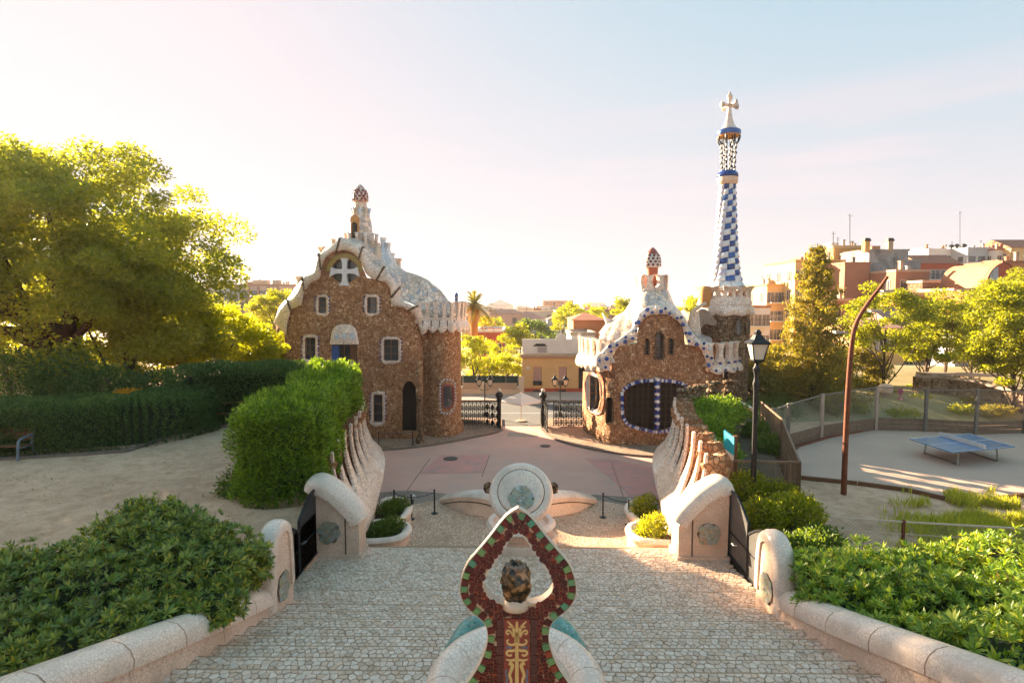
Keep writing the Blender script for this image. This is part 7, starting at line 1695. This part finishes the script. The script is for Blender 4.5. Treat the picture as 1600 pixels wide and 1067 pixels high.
# red house, boundary wall and netting on the left of the road
house(743, 786, 519, 80, 10, 'w_red', 'red house with white cornice band behind the street trees', zb=-3, roofm='w_white', wins=(3, 1, .8, 1.6, 1.6, 4))
d = 54.5; o = MB(); o.box(X(640,d), X(814,d), d, d+.35, .1, Zp(606,d,770)); t = empty('garden_wall', (X(720,d), d, .1), 'low cream boundary wall across the road left of the yellow house', 'wall'); o.build('wall', M['w_cream'], t)
o = MB(); o.box(X(640,d)-.1, X(814,d), d-.06, d+.42, Zp(606,d,770)+.003, Zp(604,d,770)); o.build('wall_cap', M['w_white'], t)
for px in (752, 815):
    o = MB(); o.box(X(px,d)-.25, X(px,d)+.25, d-.08, d-.003, .13, Zp(588 if px > 800 else 596,d,770)); o.build('pier', M['w_cream'], t)
for px0, px1 in ((722,748),(756,808)):
    o = MB(); o.box(X(px0,d), X(px1,d), d-.07, d-.01, .6, 1.2) ; o.build('recessed_panel', M['w_tan'], t)
t = empty('green_net_fence', (X(770,d), d+.6, 1), 'dark green netting fence above the low cream wall', 'fence'); o = MB(); o.box(X(716,d), X(811,d), d+.5, d+.53, Zp(606,d,770)-.1, Zp(588,d,770)); o.build('netting', mat_plain('green_netting', (.03,.06,.05), (.02,.04,.03), .8, 3), t)
for px in (722, 745, 768, 790, 810): o = MB(); o.bar((X(px,d), d+.47, .5), (X(px,d), d+.47, Zp(585,d,770)), .04); o.build('fence_post', M['steel'], t)
for px, py, d, rx, rz, mt, lab, g in ((738,560,57,2.2,2.6,'leaf_lime','rounded green street tree beside the left gatehouse bay',34),(756,580,59,1.8,1.7,'leaf_lime','small green street tree in front of the red house',28),(795,575,58.5,1.7,1.7,'leaf_yel','yellow green street tree left of the yellow house',28),(782,548,74,2.2,2.4,'leaf_yel','yellow green tree behind the red house',28),(832,517,100,4.3,1.7,'leaf','flat topped dark green pine above the yellow house',40),(812,530,92,2.2,2.6,'leaf_lime','lighter tree below the flat topped pine',24),(898,497,110,4.5,2.8,'leaf_yel','golden tree behind the terrace room',34),(880,506,104,2.4,2.4,'leaf_lime','small golden green tree left of the golden tree',24),(768,512,95,2.6,2.0,'leaf_yel','yellow bush beneath the palm',24),(925,492,120,3.2,2.0,'leaf_yel','far golden tree near the right gatehouse roof',20),(980,482,90,2.4,2.0,'leaf_lime','green tree just left of the red finial chimney',20),(1080,478,90,3.2,1.6,'leaf_yel','yellow green tree between the two towers',20)):
    c = W(px, py, d); tree((c.x, c.y, land_z(c.x, c.y)), c, (rx, rx*.8, rz), lab, g, .75 if d < 80 else 1.1, 150, .2 if d < 80 else .32, mt, .14, limbs=5)
def palm(px, py, d, label, r_=2.9):
    c = W(px, py, d); b_ = land_z(c.x, d); t = empty('palm_tree', (c.x, d, b_), label, 'palm tree'); mb = MB(); mb.lathe([(.45, 0), (.4, 2), (.42, c.z-b_-1.5), (.6, c.z-b_-.5), (.3, c.z-b_)], (c.x, d, b_), 12); mb.build('trunk', M['palmdry'], t, smooth=True)
    for k in range(54):
        a = 2.4*k; el = 1.35 - 2.3*(k/54)**.9; L_ = r_*random.uniform(.85,1.1); dry = k > 40; V = []; F = []
        dirx = Vector((math.cos(a), math.sin(a), 0)); sd = Vector((-math.sin(a), math.cos(a), 0)); pts = []
        for j in range(13):
            u = j/12; pts.append(c + dirx*L_*(math.cos(el)*u + .12*u*u) + Vector((0,0,1))*(L_*(math.sin(el)*u - .45*u*u)))
        mb = MB(); mb.tube(pts, [.035*(1-j/14) for j in range(13)], 4, caps=False)
        for j in range(2, 13):
            for s_ in (-1, 1):
                for e_ in (0, .5):
                    p = pts[j-1].lerp(pts[j], e_); tg = (pts[j]-pts[j-1]).normalized(); ll = .42*math.sin(PI*(j/13.5))**.6 + .1; tip = p + (sd*s_*.75 + tg*.75 + Vector((0,0,-.12 if not dry else -.8))).normalized()*ll; b0 = len(mb.v); w_ = tg*.06; mb.v += [tuple(p-w_), tuple(p+w_), tuple(tip)]; mb.f.append((b0, b0+1, b0+2)); mb.m.append(0)
        mb.build('frond', M['palmdry' if dry else 'palm'], t, fix=False)
palm(741, 476, 66, 'tall palm with shaggy brown skirt behind the left gatehouse')
mb = MB(); c = W(713, 462, 70); mb.lathe([(.22,-3),(.22,-.2),(.28,0),(.17,.3),(.02,.4)], c, 12); o = mb.build('blue_cap_turret', M['blue'], smooth=40); props(o, 'little blue roof cap poking up left of the palm', 'turret')
# apartment block on the left skyline
def apartments():
    d = 150; t = house(322, 438, 447, d, 16, 'w_pink', 'long pinkish apartment block on the left skyline behind the trees', roofm='w_brick', wins=(14, 4, 1.5, 2.0, 1.2, 3.1), parapet=.5)
    for px in range(330, 440, 15):
        x = X(px, d); mb = MB(); mb.box(x-.25, x+.25, d-.5, d-.1, -6, Zp(448,d,px)); mb.build('pilaster', M['w_brick'], t)
    for px in (402, 415, 433): mb = MB(); c = W(px, 444, d+6); mb.box(c.x-.8, c.x+.8, d+5, d+7, c.z-1, c.z+1); mb.build('roof_hut', M['w_tan'], t)
    house(325, 345, 449, 140, 10, 'w_bluegrey', 'pale blue grey block half hidden behind the huge tree', wins=(3, 4, 1.2, 1.6, 1.2, 3))
    house(437, 466, 446, 170, 12, 'w_white', 'white rooftop building left of the gable', wins=(4, 2, 1.4, 1.6, 1, 3))
    house(165, 300, 500, 90, 10, 'w_bluegrey', 'pale house glimpsed between the garden trees', wins=(8, 2, 1, 1.6, 1, 3))
apartments()
# hillside buildings on the right
house(1241, 1318, 409, 96, 12, 'w_yellow', 'terraced yellow house with balconies left of the brick gable', roofm='w_ochre', wins=(5, 3, 1.3, 1.6, 1.5, 3.1))
house(1300, 1357, 388, 104, 8, 'w_ochre', 'bright yellow top storey above the brick gable', roofm='w_yellow', wins=(4, 1, 1.1, 1.2, 2.2, 3), parapet=.5)
house(1318, 1357, 413, 90, 9, 'w_brick', 'plain brick gable wall beneath the yellow top storey', roofm='w_brick')
house(1340, 1356, 394, 98, 6, 'w_brick', 'narrow brick stair block beside the stained grey wall', roofm='w_brick')
house(1355, 1416, 393, 92, 8, 'stained', 'black stained grey concrete wall block with two chimneys', roofm='stained')
house(1400, 1436, 409, 95, 8, 'stained', 'lower stained grey wall stepping down to the right', roofm='w_grey')
for px, nm in ((1357, 'left'), (1393.5, 'right')):
    d = 91.5; c = W(px, 392, d); t = empty('chimney', (c.x, d+1, c.z-.2), '%s of the two brick chimneys above the stained grey wall' % nm, 'chimney'); mb = MB(); h = 15*d/F; mb.box(c.x-.38, c.x+.38, d+.3, d+1.2, c.z-.1, c.z+h); mb.build('shaft', M['w_ochre'] if px < 1380 else M['w_tan'], t); mb = MB(); mb.box(c.x-.5, c.x+.5, d+.2, d+1.3, c.z+h+.003, c.z+h+.25); mb.box(c.x-.42, c.x+.42, d+.3, d+1.2, c.z+h+.253, c.z+h+.5); mb.build('cap', M['iron'], t)
house(1398, 1450, 425, 84, 7, 'w_brick', 'brown brick house with blank wall below the grey block', roofm='w_tan', wins=(2, 2, 1, 1.4, 1.2, 3))
house(1440, 1466, 442, 80, 6, 'rubble_fine', 'low rough stone wall block beside the vault', roofm='w_tan')
house(1436, 1498, 412, 112, 9, 'w_red', 'red house with dark sloping roof and balconies', roof='gable', roofm='rooftile', wins=(4, 2, 1.6, 1.8, 1.2, 3.2), frames='w_white')
house(1447, 1512, 391, 135, 12, 'w_white', 'white flat roofed house with terrace on the skyline', roofm='w_white', wins=(5, 2, 1.6, 1.6, 1.3, 3.2))
house(1508, 1552, 389, 130, 12, 'w_bluegrey', 'long pale grey modern house with small square windows on the skyline', roofm='w_bluegrey', wins=(3, 1, 1.5, 1.2, 1.6, 3.2))
house(1552, 1583, 391, 128, 10, 'w_white', 'white modern wing right of the grey house', roofm='rooftile', wins=(3, 2, .8, 2.2, 1.2, 3.2))
house(1575, 1640, 387, 126, 10, 'w_yellow', 'yellow house with red tile roof at the right edge of the skyline', roof='gable', roofm='rooftile', wins=(4, 2, 1.2, 1.5, 1.2, 3))
house(1563, 1650, 411, 86, 9, 'w_orange', 'orange brick block right of the vaulted roof', roofm='rooftile')
def vault():
    d = 74; t = empty('vaulted_building', (X(1510, d), d, 3), 'big orange brick barrel vaulted building with two arched end windows', 'building')
    a = [(1536,475),(1536,455),(1539,440),(1546,424),(1556,414),(1568,409),(1580,414),(1592,428),(1598,446),(1600,475)]
    f = smooth_line([(p[0], p[1], 0) for p in a[1:-1]], 2); f = [Vector((1536,500,0))] + f + [Vector((1600,500,0))]
    A = [W(p.x, p.y, d) for p in f]; off = Vector((X(1468, d+7) - X(1530, d), 8.0, 0)); 
    B = [p + off + Vector((0,0,(W(1500,413,d+8).z - W(1568,409,d).z)*0)) for p in A]
    mb = MB(); mb.rings([A, B], 0, False, False); mb.rings([[p + Vector((0,0,.0)) for p in A], [p + off*-.02 for p in A]], 0, False, False); mb.build('vault', M['brickvault'], t, smooth=50)
    mb = MB(); mb.prism([p + Vector((0,.1,0)) for p in A], (0,.3,0)); mb.build('end_wall', M['w_red'], t)
    for pl in ([(1546,440),(1547,430),(1553,420),(1560,416),(1560,440)], [(1541,466),(1541,450),(1556,448),(1560,448),(1560,466)]):
        mb = MB(); mb.prism([W(x, y, d+.05) for x, y in pl], (0,.08,0)); w_ = mb.build('window', M['w_bluegrey'], t); mb = MB(); c = W(sum(p[0] for p in pl)/5, sum(p[1] for p in pl)/5, d); mb.box(c.x-.03, c.x+.03, d-.0, d+.04, c.z-.8, c.z+.8); mb.build('frame', M['w_white'], w_)
vault()
house(1490, 1536, 455, 70, 6, 'w_orange', 'small brick annex with a planted terrace in front of the vault', roofm='w_tan', wins=())
house(1532, 1580, 470, 66, 6, 'w_orange', 'low house with red tiled lean-to roof below the vault', roof='gable', roofm='rooftile')
house(1424, 1462, 462, 68, 6, 'w_orange', 'low orange parapet building with two small posts', roofm='w_yellow')
house(1350, 1418, 512, 60, 8, 'w_yellow', 'sunlit yellow villa glimpsed through the lime tree', zb=0, roof='hip', roofm='rooftile2', wins=(4, 2, .9, 1.5, 1.0, 2.8))
house(1400, 1500, 508, 62, 9, 'w_tan', 'pinkish tiled roof house right of the yellow villa', zb=0, roof='gable', roofm='rooftile2', wins=(6, 2, .8, 1.3, 1.0, 2.8))
house(1300, 1352, 470, 82, 8, 'w_brick', 'brick house half hidden between conifer and lime tree', roofm='w_tan', wins=(3, 3, 1, 1.4, 1, 3))
house(1198, 1244, 447, 100, 9, 'w_yellow', 'yellow block with arched balconies left of the conifer', roofm='w_ochre', wins=(4, 4, 1.2, 1.7, 1.1, 3.2))
house(1196, 1224, 440, 112, 7, 'w_cream', 'cream block with open top loggia next to the tower', roofm='w_cream', wins=(3, 2, 1.2, 1.8, 1.0, 3))
house(1166, 1204, 481, 84, 6, 'w_white', 'white house with reddish band right of the tower', zb=0, roofm='w_brick', wins=(3, 2, 1, 1.6, 1, 3))
house(1172, 1198, 466, 108, 6, 'w_tan', 'small house with a red tiled roof behind the tower', roof='gable', roofm='rooftile')
house(1497, 1522, 533, 52, 3, 'w_bluegrey', 'pale blue metal kiosk between the right hand trees', zb=1, roofm='w_grey', wins=(1, 1, .8, 1.2, .5, 3))
for px, py, y1, d in ((1328, 334, 400, 105), (1302, 362, 400, 104), (1500, 330, 392, 136), (1192, 432, 470, 112), (1582, 384, 400, 128)):
    a = W(px, py, d); b_ = W(px, y1, d); t = empty('antenna', (b_.x, d, b_.z), 'thin rooftop antenna mast on the hillside skyline', 'antenna', 'thin antenna masts on the skyline'); mb = MB(); mb.bar(b_, a, .05); mb.build('mast', M['steel'], t); mb = MB(); mb.bar(a - Vector((.5,0,.4)), a + Vector((.5,0,-.4)), .03); mb.build('crossbar', M['steel'], t)
for px, py, d in ((1497,386,134),(1505,385,134),(1517,385,130)):
    c = W(px, py, d); t = empty('roof_cowl', (c.x, d+2, c.z-.6), 'small dark round cowl on the white skyline roofs', 'roof vent', 'dark round roof cowls'); mb = MB(); mb.lathe([(.2,-.9),(.2,0),(.55,.1),(.55,.5),(.1,.8)], (c.x, d+2, c.z), 10); mb.build('cowl', M['iron'], t, smooth=40)
# distant town falling away to the sea
cols = list(WALLS)
names = {'w_yellow':'yellow','w_ochre':'ochre','w_pink':'pink','w_white':'white','w_cream':'cream','w_grey':'grey','w_brick':'brick red','w_orange':'orange','w_bluegrey':'blue grey','w_tan':'tan','w_red':'red'}
rc = random.Random(5)
def town(n, d0_, d1_, px0, px1, h0, h1, grp, wmin, wmax):
    for k in range(n):
        v = rc.random()**.8; d = d0_*(d1_/d0_)**v; px = rc.uniform(px0, px1); x = X(px, d); zb = land_z(x, d); h = rc.uniform(h0, h1); ww = rc.uniform(wmin, wmax); w_ = ww/d*F; ztp = zb + h
        # keep the skyline below the horizon line
        py = 470 + (9 - ztp)/d*F
        c = rc.choices(cols, (3,2,3,6,4,3,3,2,3,3,1))[0]; rf = rc.choice(['flat','flat','gable','hip'])
        if py < 476: continue
        far = d > 420
        house(px - w_/2, px + w_/2, py, d, ww*rc.uniform(.6,1.1), c, ('%s %s building with %s roof in the %s' % ('low' if h < 9 else 'tall', names[c], {'flat':'a flat','gable':'a tiled pitched','hip':'a tiled hipped'}[rf], grp)), roof=rf, roofm={'flat':'w_cream','gable':'rooftile','hip':'rooftile2'}[rf], wins=() if far else (max(2, int(ww/3.2)), max(1, int(h/3.2)), 1.1, 1.5, 1.0, 3.1), group='buildings of the ' + grp, parapet=.4)
town(44, 130, 280, 735, 960, 5, 10, 'town below the gate', 6, 12)
town(95, 300, 900, 700, 1110, 7, 18, 'hazy middle distance of the town', 8, 20)
town(120, 900, 3200, 640, 1200, 14, 44, 'far hazy town by the sea', 18, 50)
town(14, 120, 300, 320, 470, 6, 12, 'quarter behind the left trees', 9, 16)
for px, py, d, lab, wd, m_ in ((813.5, 470.5, 2400, 'tall hazy tower block on the horizon', 16, 'w_grey'), (872, 470, 420, 'orange hilltop house with rooftop huts in the middle distance', 22, 'w_orange'), (845, 485, 240, 'red roofed row in the middle distance', 20, 'w_brick'), (856, 494, 170, 'wide orange tiled house behind the flat topped pine', 9, 'w_orange'), (780, 487, 260, 'white and pink block right of the palm', 16, 'w_white'), (812, 492, 230, 'dark roofed church like building in the middle distance', 10, 'w_grey')):
    w_ = wd/d*F; house(px-w_/2, px+w_/2, py, d, wd*.8, m_, lab, roofm='w_tan', wins=(4, 3, 1.4, 1.6, 1.2, 3.2) if d < 500 else ())
for k in range(40):
    d = rc.uniform(120, 380); px = rc.uniform(735, 960); c = W(px, 0, d); z = land_z(c.x, d); r_ = rc.uniform(2.5, 4.5)
    if 470 + (9 - z - r_*2)/d*F < 478: continue
    tree((c.x, d, z), (c.x, d, z + r_), (r_, r_, r_*.8), 'small far tree among the town roofs below the gate', 9, 1.4, 70, .6, ('leaf_yel','leaf_lime','leaf')[k % 3], .2, limbs=2, group='far trees among the town roofs')

def ordinal(n): return ['leftmost','second from the left','third from the left','fourth from the left','fifth from the left','sixth from the left','seventh from the left','eighth from the left','ninth from the left','tenth from the left'][n] if n < 10 else 'number %d counted from the left' % (n+1)
byl = {}
for o in COL.objects:
    if not o.parent and o.get('group') and o.get('label'): byl.setdefault(o['label'], []).append(o)
for lab, L_ in byl.items():
    if len(L_) > 1:
        L_.sort(key=lambda o: o.location.x/max(1, o.location.y))
        for i, o in enumerate(L_): o['label'] = lab.replace(' of the town', '').replace('building with a ', '') + ', ' + ordinal(i)
for o in COL.objects:
    l = o.get('label')
    if l and len(l.split()) > 16: o['label'] = ' '.join(w_ for w_ in l.split() if w_ not in ('the', 'a', 'an'))
# ------------------------------------------------------------ air: pale haze box (encloses ground, sea, all objects)
mb = MB(); mb.box(-32000, 32000, -60, 41000, -63.2, 34)
mh = bpy.data.materials.new('haze_air'); mh.use_nodes = True; n = mh.node_tree; n.nodes.clear(); o = n.nodes.new('ShaderNodeOutputMaterial'); v = n.nodes.new('ShaderNodeVolumePrincipled'); v.inputs['Color'].default_value = (.92,.93,.96,1); v.inputs['Density'].default_value = .0002; v.inputs['Anisotropy'].default_value = .35; n.links.new(v.outputs[0], o.inputs['Volume'])
mh.cycles.homogeneous_volume = True if hasattr(mh, 'cycles') and hasattr(mh.cycles, 'homogeneous_volume') else False
mb.build('haze', mh, kind='stuff')
